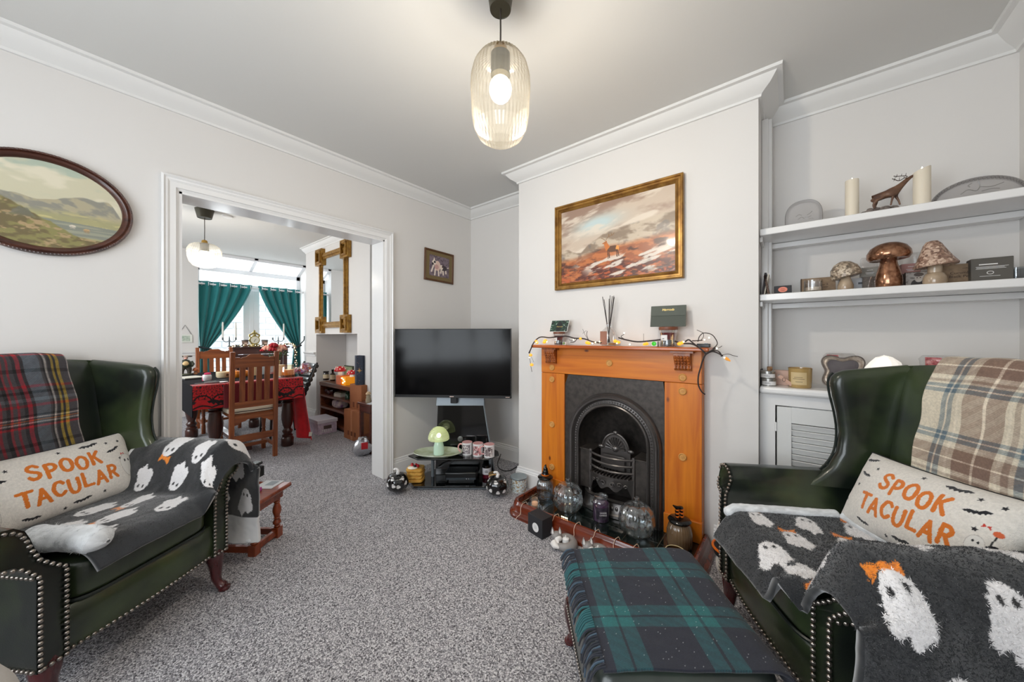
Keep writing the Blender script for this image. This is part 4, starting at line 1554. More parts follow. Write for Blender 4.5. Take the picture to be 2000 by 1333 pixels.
grid_obj('card_front', 90, 60, lambda U, V: np.stack([(U - 0.5) * 0.136 + 0.012 * V, -0.004 + 0.02 * V, V * 0.082], -1),
         lambda U, V: np.where((np.minimum(np.minimum(U, 1 - U), np.minimum(V, 1 - V)) < 0.02)[:, None], np.array([[0.92, 0.92, 0.9]]),
                               mix(mix(A((30, 62, 44), len(U)), c255(150, 172, 156), smooth(0.60, 0.66, fbm(U * 16, V * 11, 4, 91))), c255(16, 20, 18), np.clip(smooth(0.52, 0.6, fbm(U * 14 + 5, V * 10, 4, 93)) + (np.hypot((U - 0.5) / 0.17, (V - 0.45) / 0.42) < 1), 0, 1))), printm, t, thick=0.001)
text('lettering', 'Harrods', 0.013, goldp, t, (0.008, 0.0035, 0.036), rot('X', -14), shear=0.25)

t = thing('reed_diffuser', 'clear glass reed diffuser bottle with dark reeds on the mantel', 'diffuser', on_mantel(1189, 2.09), RW)
obj('bottle', MB().lathe([(0.0, 0.001), (0.044, 0.0), (0.047, 0.006), (0.047, 0.075), (0.043, 0.095), (0.026, 0.112), (0.017, 0.12), (0.016, 0.138), (0.02, 0.142), (0.016, 0.143)], 32, caps=False), clear, t)
obj('oil', MB().lathe([(0.0, 0.006), (0.043, 0.006), (0.043, 0.018), (0.0, 0.018)], 28), mat('amber_oil', rgb(150, 120, 76), 0.1, coat=0.5), t)
b = MB().bx(-0.036, 0.008, -0.0495, -0.0475, 0.008, 0.092)
obj('copper_label', b, mat('copper_label', rgb(146, 98, 78), 0.4, metal=0.3), t)
for k, (a, bb, L) in enumerate(((-0.16, 0.02, 0.30), (-0.10, -0.03, 0.28), (0.02, 0.03, 0.305), (0.12, 0.0, 0.30), (0.15, -0.05, 0.29), (-0.02, 0.07, 0.285), (0.06, 0.05, 0.30))):
    obj('reed', MB().tube([(-a * 0.05, -bb * 0.05, 0.02), (a * 0.28, bb * 0.28, 0.02 + L * 0.99)], 0.0021, 6), mat('dark_reed', rgb(52, 44, 42), 0.8), t)

whitebox = mat('white_cube', rgb(226, 224, 220), 0.4)
for u, s, lab in ((1103, 0.022, 'white cube gadget with a dull green disc beside the left jar candle'), (1279, 0.031, 'white cube gadget with a bright green disc beside the right jar candle')):
    t = thing('light_cube', lab, 'gadget', on_mantel(u, 2.075), RW)
    obj('case', MB().bx(-s * 0.55, s * 0.6, -s / 2, s / 2, 0, s), whitebox, t, bevel=0.003)
    obj('green_disc', MB().lathe([(s * 0.4, 0), (s * 0.4, 0.0025), (s * 0.34, 0.004), (0, 0.004)], 20, M=tr(0, -s / 2, s * 0.55) @ rot('X', 90)),
        mat('green_disc_bright', rgb(52, 190, 40), 0.3, emit=rgb(60, 200, 40), estr=0.35) if u > 1200 else mat('green_disc_dull', rgb(104, 132, 70), 0.3), t)
t = thing('battery_box', 'black battery box of the light garland at the right mantel end', 'battery', on_mantel(1374, 2.07), RW)
obj('case', MB().bx(-0.03, 0.032, -0.02, 0.02, 0, 0.02), blackp, t, bevel=0.003)
obj('switch', MB().bx(0.005, 0.02, -0.006, 0.006, 0.02, 0.023), greym, t)

# twig garland with small orange lights
twig = mat('dark_wire_twig', rgb(44, 34, 32), 0.7)
orl = mat('orange_glowing_light', rgb(238, 150, 20), 0.4, emit=(1.0, 0.45, 0.05), estr=0.8)
ledm = mat('warm_led', (1, 0.9, 0.7), 0.4, emit=(1.0, 0.85, 0.5), estr=10.0)
t = thing('twig_garland', 'dark twig garland with small orange pumpkin lights along the mantel', 'garland', (2.07, 0.9, MZ))


def gp(u, v, x=2.05):
    p = at_x(u, v, x)
    return (p.x - 2.07, p.y - 0.9, p.z - MZ)


stems = [
    ([(1033, 690, 2.0), (1036, 684, 1.99), (1043, 669, 2.02), (1055, 659, 2.05), (1072, 660, 2.06), (1082, 659, 2.04), (1105, 657, 2.04), (1122, 661, 2.05), (1140, 662, 2.05), (1158, 668, 2.05), (1175, 670, 2.04)], 0.0042),
    ([(1208, 660, 2.05), (1222, 664, 2.04), (1245, 668, 2.04), (1272, 666, 2.04), (1290, 664, 2.03)], 0.0042),
    ([(1318, 667, 2.05), (1333, 671, 2.03), (1350, 672, 2.0), (1362, 677, 1.985), (1371, 684, 1.97), (1379, 692, 1.97)], 0.0042),
    ([(1338, 668, 2.0), (1345, 664, 2.0), (1353, 670, 2.0), (1362, 677, 1.985)], 0.0035),
    ([(1398, 680, 1.98), (1392, 684, 1.98), (1379, 692, 1.97), (1372, 706, 1.97), (1368, 720, 1.97), (1364, 735, 1.97), (1364, 752, 1.975), (1370, 765, 1.98), (1377, 771, 1.985)], 0.0038),
    ([(1379, 692, 1.97), (1390, 687, 1.98), (1402, 690, 1.98), (1412, 696, 1.98)], 0.0036),
    ([(1392, 685, 1.98), (1402, 686, 1.98), (1408, 692, 1.98), (1409, 697, 1.98)], 0.0028),
    ([(1392, 682, 1.98), (1401, 672, 2.0), (1396, 660, 2.02), (1388, 653, 2.03), (1374, 651, 2.03), (1366, 658, 2.03), (1363, 668, 2.03)], 0.0022),
    ([(1374, 651, 2.03), (1368, 648, 2.03), (1361, 645, 2.03)], 0.0014),
    ([(1374, 652, 2.03), (1374, 658, 2.03), (1370, 664, 2.02)], 0.0014),
    ([(1410, 694, 1.98), (1422, 692, 1.98), (1432, 695, 1.98), (1441, 697, 1.98)], 0.0014),
    ([(1399, 681, 1.98), (1406, 679, 1.98), (1410, 676, 1.99)], 0.0014),
    ([(1352, 666, 2.02), (1358, 666, 2.03), (1372, 665, 2.04)], 0.0025),
    ([(1150, 666, 2.05), (1146, 655, 2.05), (1147, 647, 2.05)], 0.0018),
    ([(1150, 666, 2.05), (1143, 655, 2.05), (1138, 643, 2.05)], 0.001),
    ([(1138, 652, 2.05), (1145, 646, 2.05)], 0.001),
    ([(1128, 661, 2.05), (1122, 668, 2.04), (1114, 669, 2.04)], 0.0024),
    ([(1122, 662, 2.05), (1116, 666, 2.04), (1112, 664, 2.04)], 0.0018),
    ([(1220, 663, 2.05), (1213, 658, 2.05), (1218, 654, 2.05), (1219, 652, 2.05)], 0.0018),
    ([(1257, 668, 2.04), (1257, 655, 2.04), (1257, 652, 2.04)], 0.0010),
    ([(1036, 684, 1.99), (1034, 697, 1.98), (1036, 708, 1.98), (1037, 717, 1.98), (1039, 727, 1.98)], 0.0016),
    ([(1036, 695, 1.98), (1041, 704, 1.98), (1042, 708, 1.98)], 0.001),
]
for pts, r in stems:
    obj('twig', MB().tube(catmull([gp(*q) for q in pts], 5), r, 6), twig, t)
b = MB()
for (u, v, x, r) in ((1036.5, 694, 1.985, 0.012), (1038.5, 713, 1.98, 0.013), (1047, 667, 2.03, 0.011), (1065, 666, 2.04, 0.014), (1063, 669, 2.03, 0.012), (1049, 670, 2.02, 0.010), (1134, 662, 2.05, 0.010), (1147, 670, 2.04, 0.013), (1150, 671, 2.03, 0.012), (1202, 667, 2.06, 0.013), (1208, 669, 2.04, 0.011), (1259, 673, 2.03, 0.010), (1263, 672, 2.04, 0.011), (1327, 672, 2.03, 0.012), (1333, 670, 2.03, 0.011)):
    q = gp(u, v, x)
    mb = MB().lathe([(0.001, -r * 0.8), (r * 0.75, -r * 0.6), (r, 0), (r * 0.75, r * 0.6), (0.002, r * 0.75), (0.002, r * 1.05)], 18, q, ribs=(6, 0.06))
    obj('pumpkin_light', mb, orl, t)
q0 = gp(1416, 699, 1.98); q1 = gp(1427, 706, 1.98)
obj('flame_light', MB().tube([q0, tuple((np.array(q0) * 0.6 + np.array(q1) * 0.4)), q1], [0.006, 0.008, 0.002], 8), mat('amber_tip', rgb(222, 140, 50), 0.3, emit=(1, 0.5, 0.1), estr=0.3), t)
b = MB()
for (u, v, x) in ((1034, 699, 1.98), (1068, 668, 2.02), (1048, 669, 2.01), (1120, 664, 2.03), (1163, 669, 2.03), (1219, 651, 2.05), (1230, 673, 2.02), (1205, 671, 2.02), (1335, 668, 2.01), (1376, 664, 2.03), (1385, 660, 2.03), (1400, 681, 1.975), (1415, 699, 1.975), (1171, 668, 2.03), (1157, 671, 2.02)):
    b.ball(gp(u, v, x), 0.0035, 8, 6)
obj('led', b, ledm, t, kind='stuff')
for (u, v) in ((1060, 666), (1150, 669), (1235, 668), (1340, 668)):
    p = at_x(u, v, 2.05)
    lamp('garland_glow', 'POINT', (2.05, p.y, MZ + 0.03), 0.05, (1.0, 0.7, 0.35), shadow_soft_size=0.02)
obj('tea_cup_ring', MB().lathe([(0.014, 0), (0.016, 0.0), (0.018, 0.012), (0.0165, 0.012), (0.014, 0.001)], 20, gp(1165, 672, 2.05), caps=False), clear, t)
# ------------------------------------------------------------------ on and before the hearth
HT = HZ + 0.0003
CR = ANG - PI / 2
glossb = mat('gloss_black', rgb(12, 12, 12), 0.15)
pglass = glass('pressed_glass', tint=(0.95, 0.98, 0.99), base=0.16, edge=0.85, rough=0.06)


def at_hearth(u, v):
    p = at_z(u, v, HT)
    return (p.x, p.y, HT)


def glass_pumpkin(label, loc, s):
    t = thing('glass_pumpkin_jar', label, 'jar', loc, 0.3, 'glass pumpkin jars on the hearth')
    body = [(0.0, 0.002), (0.05, 0.0), (0.075, 0.01), (0.098, 0.04), (0.105, 0.08), (0.101, 0.115), (0.092, 0.138)]
    inn = [(0.086, 0.138), (0.094, 0.112), (0.098, 0.08), (0.091, 0.043), (0.07, 0.016), (0.0, 0.012)]
    obj('bowl', MB().lathe([(r * s, z * s) for r, z in body + inn], 96, ribs=(12, 0.03), caps=False), pglass, t)
    lid = [(0.094, 0.139), (0.086, 0.158), (0.066, 0.180), (0.040, 0.192), (0.018, 0.196), (0.015, 0.20), (0.017, 0.222), (0.014, 0.226), (0.0, 0.226)]
    obj('lid', MB().lathe([(r * s, z * s) for r, z in lid], 96, ribs=(12, 0.025), caps=False), pglass, t)
    b = MB()
    for k in range(60):
        a = 2 * PI * k / 60
        b.ball((0.0955 * s * math.cos(a), 0.0955 * s * math.sin(a), 0.1385 * s), (0.0055 * s,) * 3, 6, 4)
    obj('beaded_rim', b, pglass, t, kind='stuff')


p = at_hearth(1109, 998); glass_pumpkin('clear glass pumpkin jar with lid at the left of the hearth', (p[0] + 0.01, p[1] + 0.005, HT), 0.9)
p = at_hearth(1243, 1050); glass_pumpkin('clear glass pumpkin jar with lid at the right, before the grate', (p[0] + 0.03, p[1] + 0.01, HT), 0.93)

# ribbed jar with witch hat
ribjar = glass('smoky_ribbed_glass', tint=(0.80, 0.86, 0.9), base=0.14, edge=0.8, rough=0.08)
orangem = mat('orange_enamel', rgb(226, 110, 24), 0.3)
p = at_hearth(1064, 972)
t = thing('witch_hat_jar', 'ribbed clear jar with a black witch hat lid at the left hearth end', 'jar', (p[0] - 0.0, p[1] - 0.005, HT), CR)
obj('jar', MB().lathe([(0.0, 0.003), (0.046, 0.0), (0.055, 0.008), (0.06, 0.035), (0.060, 0.085), (0.054, 0.112), (0.044, 0.125), (0.045, 0.138), (0.041, 0.138), (0.04, 0.126), (0.05, 0.11), (0.056, 0.085), (0.056, 0.03), (0.0, 0.008)], 112, ribs=(28, 0.016), caps=False), ribjar, t)
obj('lid', MB().lathe([(0.0, 0.137), (0.05, 0.137), (0.054, 0.144), (0.05, 0.15), (0.034, 0.156), (0.026, 0.158)], 28), glossb, t)
obj('hat', MB().tube(catmull([(0, 0, 0.152), (0, 0, 0.172), (0.002, 0, 0.192), (-0.001, 0, 0.212), (0.004, 0, 0.232)], 4), [0.027, 0.026, 0.025, 0.024, 0.022, 0.0205, 0.021, 0.019, 0.0165, 0.0155, 0.0155, 0.013, 0.0105, 0.0085, 0.0075, 0.005, 0.002], 16), glossb, t)
obj('orange_band', MB().lathe([(0.0275, 0.158), (0.0285, 0.162), (0.0275, 0.166)], 24, caps=False), orangem, t)

p = at_hearth(1036, 992)
t = thing('tealight_holder', 'small clear glass tealight holder at the left fender corner', 'candle', (p[0] + 0.035, p[1] - 0.01, HT), CR)
obj('cup', MB().lathe([(0.0, 0.0), (0.03, 0.0), (0.036, 0.006), (0.038, 0.06), (0.036, 0.062), (0.034, 0.012), (0.0, 0.01)], 32, caps=False), clear, t)
obj('tealight', MB().lathe([(0.0, 0.011), (0.02, 0.011), (0.02, 0.026), (0.004, 0.027), (0.0, 0.03)], 24), mat('peach_wax', rgb(238, 186, 150), 0.5, emit=(1, 0.6, 0.35), estr=0.25), t)

p = at_hearth(1171, 1018)
t = thing('purple_jar_candle', 'purple wax jar candle with a printed label in the middle of the hearth', 'candle', (p[0] + 0.02, p[1], HT), CR)
obj('wax', MB().lathe([(0.0, 0.004), (0.047, 0.004), (0.047, 0.105), (0.0, 0.1)], 28), mat('purple_wax', rgb(86, 52, 88), 0.3, coat=0.5), t)
obj('glass_jar', MB().lathe([(0.0, 0.0), (0.046, 0.0), (0.05, 0.006), (0.05, 0.108), (0.046, 0.122), (0.037, 0.132), (0.038, 0.14), (0.035, 0.141)], 32, caps=False), pglass, t)
obj('glass_lid', MB().lathe([(0.041, 0.136), (0.043, 0.141), (0.042, 0.149), (0.03, 0.157), (0.0, 0.159)], 28), pglass, t)
b = MB()
rg = [[(0.0506 * math.sin(a), -0.0506 * math.cos(a), z) for z in (0.022, 0.092)] for a in np.linspace(-0.85, 0.85, 12)]
b.add([q for r in rg for q in r], [(2 * i, 2 * i + 2, 2 * i + 3, 2 * i + 1) for i in range(11)])
obj('picture_label', b, mat('night_print', rgb(70, 62, 74), 0.4, noise=(40, rgb(28, 26, 32), 5)), t)
text('lettering', 'YANKEE', 0.0125, whitelab, t, (0, -0.0513, 0.064), squash=0.9)
text('lettering', 'CANDLE', 0.0125, whitelab, t, (0, -0.0513, 0.05), squash=0.9)

# brown jar with witch legs on the lid
p = at_hearth(1327, 1068)
t = thing('witch_leg_jar', 'brown ribbed jar with striped witch legs on a black lid', 'jar', (p[0] - 0.0, p[1], HT), CR)
obj('jar', MB().lathe([(0.0, 0.003), (0.048, 0.0), (0.058, 0.008), (0.063, 0.04), (0.062, 0.085), (0.054, 0.115), (0.046, 0.125), (0.048, 0.135), (0.0, 0.135)], 112, ribs=(28, 0.014), caps=False), mat('brown_ribbed_glass', rgb(122, 98, 72), 0.15, coat=0.7, noise=(8, rgb(84, 62, 42), 3)), t)
obj('lid', MB().lathe([(0.0, 0.135), (0.054, 0.134), (0.058, 0.142), (0.052, 0.15), (0.03, 0.157), (0.0, 0.16)], 28), glossb, t)
for sg in (-1, 1):
    for k in range(5):
        z0 = 0.157 + k * 0.009
        obj('leg_stripe', MB().lathe([(0.0, 0), (0.0095, 0), (0.0095, 0.009), (0, 0.009)], 14, M=tr(sg * 0.011 + (-0.002 if k % 2 else 0.002), 0, z0) @ rot('Y', 8 * sg)), orangem if k % 2 == 0 else glossb, t)
    obj('shoe', MB().tube([(sg * 0.012, 0.004, 0.204), (sg * 0.008 - 0.012, -0.01, 0.213), (-0.036 + sg * 0.006, -0.016, 0.224 - sg * 0.004)], [0.0105, 0.0095, 0.003], 10), glossb, t)

p = at_z(1318, 1076, 0.155)
t = thing('cream_rim_glass', 'brown glass tumbler with a cream rim half behind the footstool throw', 'glass', (p.x + 0.01, p.y, HT), CR)
obj('tumbler', MB().lathe([(0.0, 0.0), (0.036, 0.0), (0.041, 0.006), (0.043, 0.098), (0.040, 0.1), (0.038, 0.012), (0.0, 0.01)], 32, caps=False), glass('brown_glass', tint=(0.6, 0.5, 0.36), base=0.1, edge=0.7), t)
obj('rim', MB().tube([(0.0425 * math.cos(2 * PI * k / 32), 0.0425 * math.sin(2 * PI * k / 32), 0.1) for k in range(32)], 0.002, 6, closed=True), mat('cream_line', rgb(214, 196, 150), 0.3), t)

# black gift box with round label
q0, q1, q2 = at_z(1059, 1056, 0.0), at_z(1031, 1038, 0.0), at_z(1085, 1031, 0.0)
t = thing('black_box', 'black cube box with a round white label on the carpet by the fender', 'box', (q0.x, q0.y, 0), math.atan2(q0.y - q1.y, q0.x - q1.x))
wd, dp = (q0 - q1).length, 0.085
obj('carton', MB().bx(-wd, 0, 0, dp, 0.0, 0.112), mat('matt_black_card', rgb(34, 34, 38), 0.6), t, bevel=0.002)
obj('round_label', MB().lathe([(0.026, 0), (0.026, 0.0008), (0, 0.0008)], 32, M=tr(-wd * 0.46, 0, 0.05) @ rot('X', 90)), whitelab, t)
b = MB()
for zz, w2 in ((0.058, 0.014), (0.050, 0.022), (0.044, 0.016)):
    b.bx(-wd * 0.46 - w2 / 2, -wd * 0.46 + w2 / 2, -0.0012, -0.0007, zz, zz + 0.0016)
obj('label_print', b, mat('grey_print', rgb(140, 138, 140), 0.6), t)

# fox tealight holders
foxg = mat('grey_ceramic', rgb(142, 138, 136), 0.35)
foxw = mat('white_ceramic', rgb(232, 228, 224), 0.3)


def fox(label, loc, rz):
    t = thing('fox_tealight_holder', label, 'candle', loc, rz, 'sleeping fox tealight holders')
    obj('curled_body', MB().tube([(0.012 + 0.046 * math.cos(a), 0.042 * math.sin(a), 0.022 + 0.012 * max(0, math.sin(a))) for a in np.linspace(-2.9, 2.5, 24)], [0.014 + 0.011 * math.sin(PI * min(1, k / 20)) for k in range(24)], 14), foxg, t)
    obj('base', MB().lathe([(0.0, 0.0), (0.05, 0.0), (0.058, 0.008), (0.03, 0.02), (0.0, 0.02)], 24, (0.01, 0, 0), sy=0.9), foxg, t)
    obj('head', MB().ball((-0.032, 0.012, 0.056), (0.030, 0.026, 0.024), 16, 10), foxg, t)
    obj('cheek', MB().ball((-0.026, -0.006, 0.050), (0.022, 0.015, 0.017), 12, 8), foxw, t)
    obj('muzzle', MB().tube([(-0.034, 0.006, 0.054), (-0.030, -0.018, 0.044), (-0.028, -0.03, 0.038)], [0.016, 0.010, 0.004], 10), foxw, t)
    for x in (-0.054, -0.014):
        obj('ear', MB().tube([(x, 0.016, 0.07), (x * 1.02, 0.014, 0.086), (x * 1.05, 0.014, 0.104)], [0.012, 0.008, 0.001], 8), foxg, t)
        obj('inner_ear', MB().tube([(x, 0.007, 0.072), (x * 1.02, 0.007, 0.084), (x * 1.04, 0.010, 0.096)], [0.007, 0.005, 0.001], 6), foxw, t)
    obj('tail_tip', MB().tube([(-0.05, -0.012, 0.03), (-0.044, -0.032, 0.026), (-0.026, -0.046, 0.022)], [0.022, 0.018, 0.006], 10), foxw, t)
    obj('tealight', MB().lathe([(0.0, 0.02), (0.019, 0.02), (0.019, 0.05), (0.012, 0.054), (0.004, 0.056), (0.002, 0.068), (0.0, 0.068)], 20, (0.016, -0.004, 0)), mat('white_wax', rgb(238, 238, 236), 0.4), t)


p = at_z(1100, 1064, 0.0); fox('grey fox tealight holder beside the black cube box', (p.x - 0.022, p.y - 0.01, 0), CR)
p = at_z(1153, 1079, 0.0); fox('grey fox tealight holder half hidden by the footstool throw', (p.x - 0.03, p.y - 0.04, 0), CR + 0.1)

# white string light lead looped over the fender
wirem = mat('pale_copper_wire', rgb(222, 190, 166), 0.4)
t = thing('string_light_wire', 'thin pale wire looped over the fender along its front', 'wire', (1.72, 0.9, 0))
for k, y in enumerate((1.34, 1.10, 0.955, 0.835, 0.72, 0.62)):
    sh = 0.02 if k % 2 else -0.015
    pts = [(1.80, y - 0.01, 0.062), (1.795, y, 0.092), (1.783, y + 0.003, 0.0955), (1.762, y + 0.008, 0.092), (1.748, y + 0.012, 0.068), (1.735, y + 0.02 + sh, 0.038), (1.714, y + 0.03 + sh, 0.024), (1.703, y + 0.036 + sh, 0.008)]
    obj('wire_loop', MB().tube(catmull([(a - 1.72, b_ - 0.9, c) for a, b_, c in pts], 4), 0.0018, 5), wirem, t)
b = MB()
for k in range(4):
    b.tube([(1.782 - 1.72, 1.03 + 0.012 * k - 0.9, 0.093), (1.778 - 1.72, 1.03 + 0.012 * k - 0.9, 0.099)], 0.0025, 6)
obj('led_bead', b, ledm, t, kind='stuff')
# ------------------------------------------------------------------ right hand alcove
SX = 2.21                                   # front edge of the shelves
for zt, lab in ((1.735, 'upper white alcove shelf carrying candles and a stag figurine'), (1.3935, 'lower white alcove shelf carrying mushrooms and kraft boxes')):
    t = thing('alcove_shelf', lab, 'shelf', (SX, -0.31, zt))
    obj('board', MB().bx(0.0, XW - SX - 0.001, -0.446, 0.440, -0.034, 0), gloss, t, bevel=0.004)
    obj('batten', MB().bx(0.24, XW - SX - 0.001, -0.446, 0.440, -0.062, -0.035), gloss, t, bevel=0.002)
    obj('end_batten', MB().bx(0.03, 0.24, 0.428, 0.441, -0.062, -0.035), gloss, t, bevel=0.002)
# boxed pilaster in the shaded inner corner
b = MB().bx(2.40, XW, 0.085, BY0, 0.92, ZC - 0.087)
b.bx(2.385, 2.40, 0.10, BY0, 0.92, ZC - 0.087)
struct('trim_8', b, gloss, bevel=0.004)
t = thing('alcove_cabinet', 'white built in cabinet with a louvred door filling the right alcove', 'cabinet', (2.22, -0.31, 0))
obj('worktop', MB().bx(-0.03, XW - 2.221, -0.447, 0.440, 0.878, 0.915), gloss, t, bevel=0.012)
b = MB()
b.bx(0.0, 0.02, 0.375, 0.440, 0.0, 0.878).bx(0.0, 0.02, -0.447, -0.38, 0.0, 0.878).bx(0.0, 0.02, -0.38, 0.375, 0.822, 0.878).bx(0.0, 0.02, -0.38, 0.375, 0.0, 0.1)
b.bx(0.02, 0.29, 0.425, 0.44, 0, 0.878).bx(0.02, 0.29, -0.447, -0.43, 0, 0.878)
obj('carcass', b, gloss, t)
dr = MB()
d0, d1, e0, e1 = -0.376, 0.368, 0.108, 0.816
dr.bx(-0.004, 0.018, d1 - 0.058, d1, e0, e1).bx(-0.004, 0.018, d0, d0 + 0.058, e0, e1).bx(-0.004, 0.018, d0 + 0.058, d1 - 0.058, 0.738, e1).bx(-0.004, 0.018, d0 + 0.058, d1 - 0.058, e0, 0.19)
door = obj('door', dr, mat('white_satin_door', rgb(220, 220, 218), 0.35), t, bevel=0.0015)
sl = None
n = 18
for k in range(n):
    z = 0.206 + k * 0.0302
    if sl is None:
        sl = obj('slat', MB().bx(-0.0152, 0.0152, d0 + 0.055, d1 - 0.055, -0.003, 0.003, rot('Y', 68)), mat('white_satin_door'), door, bevel=0.001)
        o = sl
    else:
        o = sl.copy(); COL.objects.link(o); o.parent = door
    o.location = (0.006, 0, z)
b = MB()
b.cyl((-0.005, d1 + 0.004, 0), 0.004, 0.70, 0.735, 10).cyl((-0.005, d1 + 0.004, 0), 0.004, 0.2, 0.235, 10)
obj('hinge', MB().cyl((-0.005, d1 + 0.004, 0), 0.0045, 0.69, 0.735, 10), gloss, t)
obj('hinge', MB().cyl((-0.005, d1 + 0.004, 0), 0.0045, 0.2, 0.245, 10), gloss, t)

Z1, Z2, Z3 = 1.7352, 1.3937, 0.9152


def on1(u, x=2.32):
    p = at_x(u, 400, x); return (p.x, p.y, Z1)


def on2(u, x=2.32):
    p = at_x(u, 560, x); return (p.x, p.y, Z2)


def on3(u, x=2.32):
    p = at_x(u, 760, x); return (p.x, p.y, Z3)


# ---- upper shelf
icegl = glass('engraved_crystal', tint=(0.93, 0.92, 0.92), base=0.14, edge=0.6, rough=0.25, frost=0.42, frostcol=(0.68, 0.66, 0.65))
icedk = glass('cut_crystal_edge', tint=(0.72, 0.70, 0.70), base=0.2, edge=0.8, rough=0.2, frost=0.3, frostcol=(0.42, 0.40, 0.39))
walnut = wood('dark_walnut', rgb(62, 38, 32), rgb(40, 24, 20), 0, 10, 0.35, 0.3)


def arch_prism(hw, hh, th, n=28, base=0.0, e=1.0):
    poly = [(hw * math.copysign(abs(math.cos(PI * k / n)) ** e, math.cos(PI * k / n)), base + (hh - base) * math.sin(PI * k / n) ** e) for k in range(n + 1)]
    return poly


t = thing('glass_plaque', 'small round topped engraved glass plaque on a dark base, left on the upper shelf', 'ornament', on1(1592, 2.32), RW)
obj('plinth', MB().bx(-0.135, 0.115, -0.04, 0.04, 0.0, 0.012), walnut, t, bevel=0.005)
poly = [(x, z + 0.012) for x, z in ([(0.072, 0.0)] + [(0.072 * math.copysign(abs(math.cos(PI * k / 28)) ** 0.75, math.cos(PI * k / 28)), 0.045 + 0.085 * math.sin(PI * k / 28) ** 0.85) for k in range(29)] + [(-0.072, 0.0)])]
MX = tr(-0.045, 0.008, 0) @ rot('X', 90)
obj('glass', MB().prism(poly, -0.008, 0.008, MX), icegl, t)
obj('bevelled_rim', MB().tube([tuple((MX @ Vector((x * 0.95, 0.012 + (z - 0.012) * 0.96, 0)))) for x, z in poly], 0.0072, 8), icedk, t)
b = MB()
for pts in ([(-0.03, 0.05), (-0.018, 0.058), (-0.006, 0.052)], [(-0.022, 0.034), (-0.008, 0.043), (0.004, 0.034)], [(0.014, 0.05), (0.024, 0.056), (0.034, 0.066)], [(0.006, 0.04), (0.02, 0.038), (0.03, 0.044)], [(0.02, 0.028), (0.032, 0.03), (0.04, 0.026)]):
    b.tube([tuple(MX @ Vector((x, z + 0.012, 0.0085))) for x, z in catmull([(p[0], p[1], 0) for p in pts], 4) and [(q.x, q.y) for q in catmull([(p[0], p[1], 0) for p in pts], 4)]], 0.0012, 5)
obj('engraving', b, icedk, t)

ivory = mat('ivory_wax', rgb(216, 206, 188), 0.45, subsurf=0.15, emit=(1.0, 0.85, 0.6), estr=0.04)
flame = mat('candle_flame', (1, 0.9, 0.7), 0.4, emit=(1, 0.88, 0.62), estr=9.0)


def pillar(label, loc, r, h, slant):
    t = thing('pillar_candle', label, 'candle', loc, RW, 'lit ivory pillar candles on the upper shelf')
    rg = []
    for q, z in ((0.97, 0.0), (1.0, 0.003), (1.0, 0.5), (1.0, 0.97), (0.98, 1.0), (0.93, 1.0), (0.86, 0.94), (0.5, 0.92), (0.02, 0.92)):
        rg.append([(r * q * math.cos(2 * PI * k / 32), r * q * math.sin(2 * PI * k / 32), h * z + (slant * math.cos(2 * PI * k / 32) * q if z > 0.9 else 0)) for k in range(32)])
    obj('wax', MB().loft(rg), ivory, t)
    obj('flame', MB().lathe([(0.001, 0), (0.005, 0.006), (0.0045, 0.012), (0.0005, 0.024)], 12, (0, -0.004, h * 0.93)), flame, t)


pillar('slim ivory pillar candle between the round plaque and the stag', on1(1664, 2.32), 0.0245, 0.192, 0.0)
pillar('taller ivory pillar candle right of the stag figurine', on1(1800.5, 2.31), 0.0265, 0.172, 0.010)

# stag figurine
furm = mat('brown_stag', rgb(112, 80, 58), 0.45, noise=(30, rgb(74, 48, 36), 4))
rockm = mat('grey_rock', rgb(126, 116, 110), 0.7, noise=(40, rgb(70, 62, 58), 5))
hornm = mat('dark_antler', rgb(58, 44, 38), 0.5)
t = thing('stag_figurine', 'brown stag figurine with raised head on a rocky base between the pillar candles', 'figurine', on1(1731, 2.31), RW)
t.scale = (0.86, 0.9, 0.9)
obj('plinth', MB().bx(-0.098, 0.086, -0.035, 0.035, 0.0, 0.010), walnut, t, bevel=0.004)
rg = random.Random(4)
b = MB()
for k in range(18):
    x = -0.08 + 0.155 * rg.random()
    b.ball((x, rg.uniform(-0.022, 0.02), 0.018), (rg.uniform(0.016, 0.028), rg.uniform(0.014, 0.022), rg.uniform(0.016, 0.027) * (1.0 if -0.07 < x < 0.06 else 0.6)), 7, 5)
obj('rocks', b, rockm, t, sharp=20, kind='stuff')


def skin_fig(name, joints, edges, m, parent, sub=1):
    me = bpy.data.meshes.new(name)
    me.from_pydata([j[0] for j in joints], edges, [])
    o = bpy.data.objects.new(name, me)
    COL.objects.link(o)
    o.parent = parent
    sk = o.modifiers.new('skin', 'SKIN')
    lay = me.skin_vertices[0].data if me.skin_vertices else None
    if lay is None:
        bpy.context.view_layer.objects.active = o
        bpy.ops.mesh.customdata_skin_add()
        lay = me.skin_vertices[0].data
    for i, j in enumerate(joints):
        r = j[1] if isinstance(j[1], tuple) else (j[1], j[1])
        lay[i].radius = r
        lay[i].use_root = (i == 0)
    sb = o.modifiers.new('subd', 'SUBSURF')
    sb.levels = sb.render_levels = sub
    sk.use_smooth_shade = True
    me.materials.append(m)
    return o


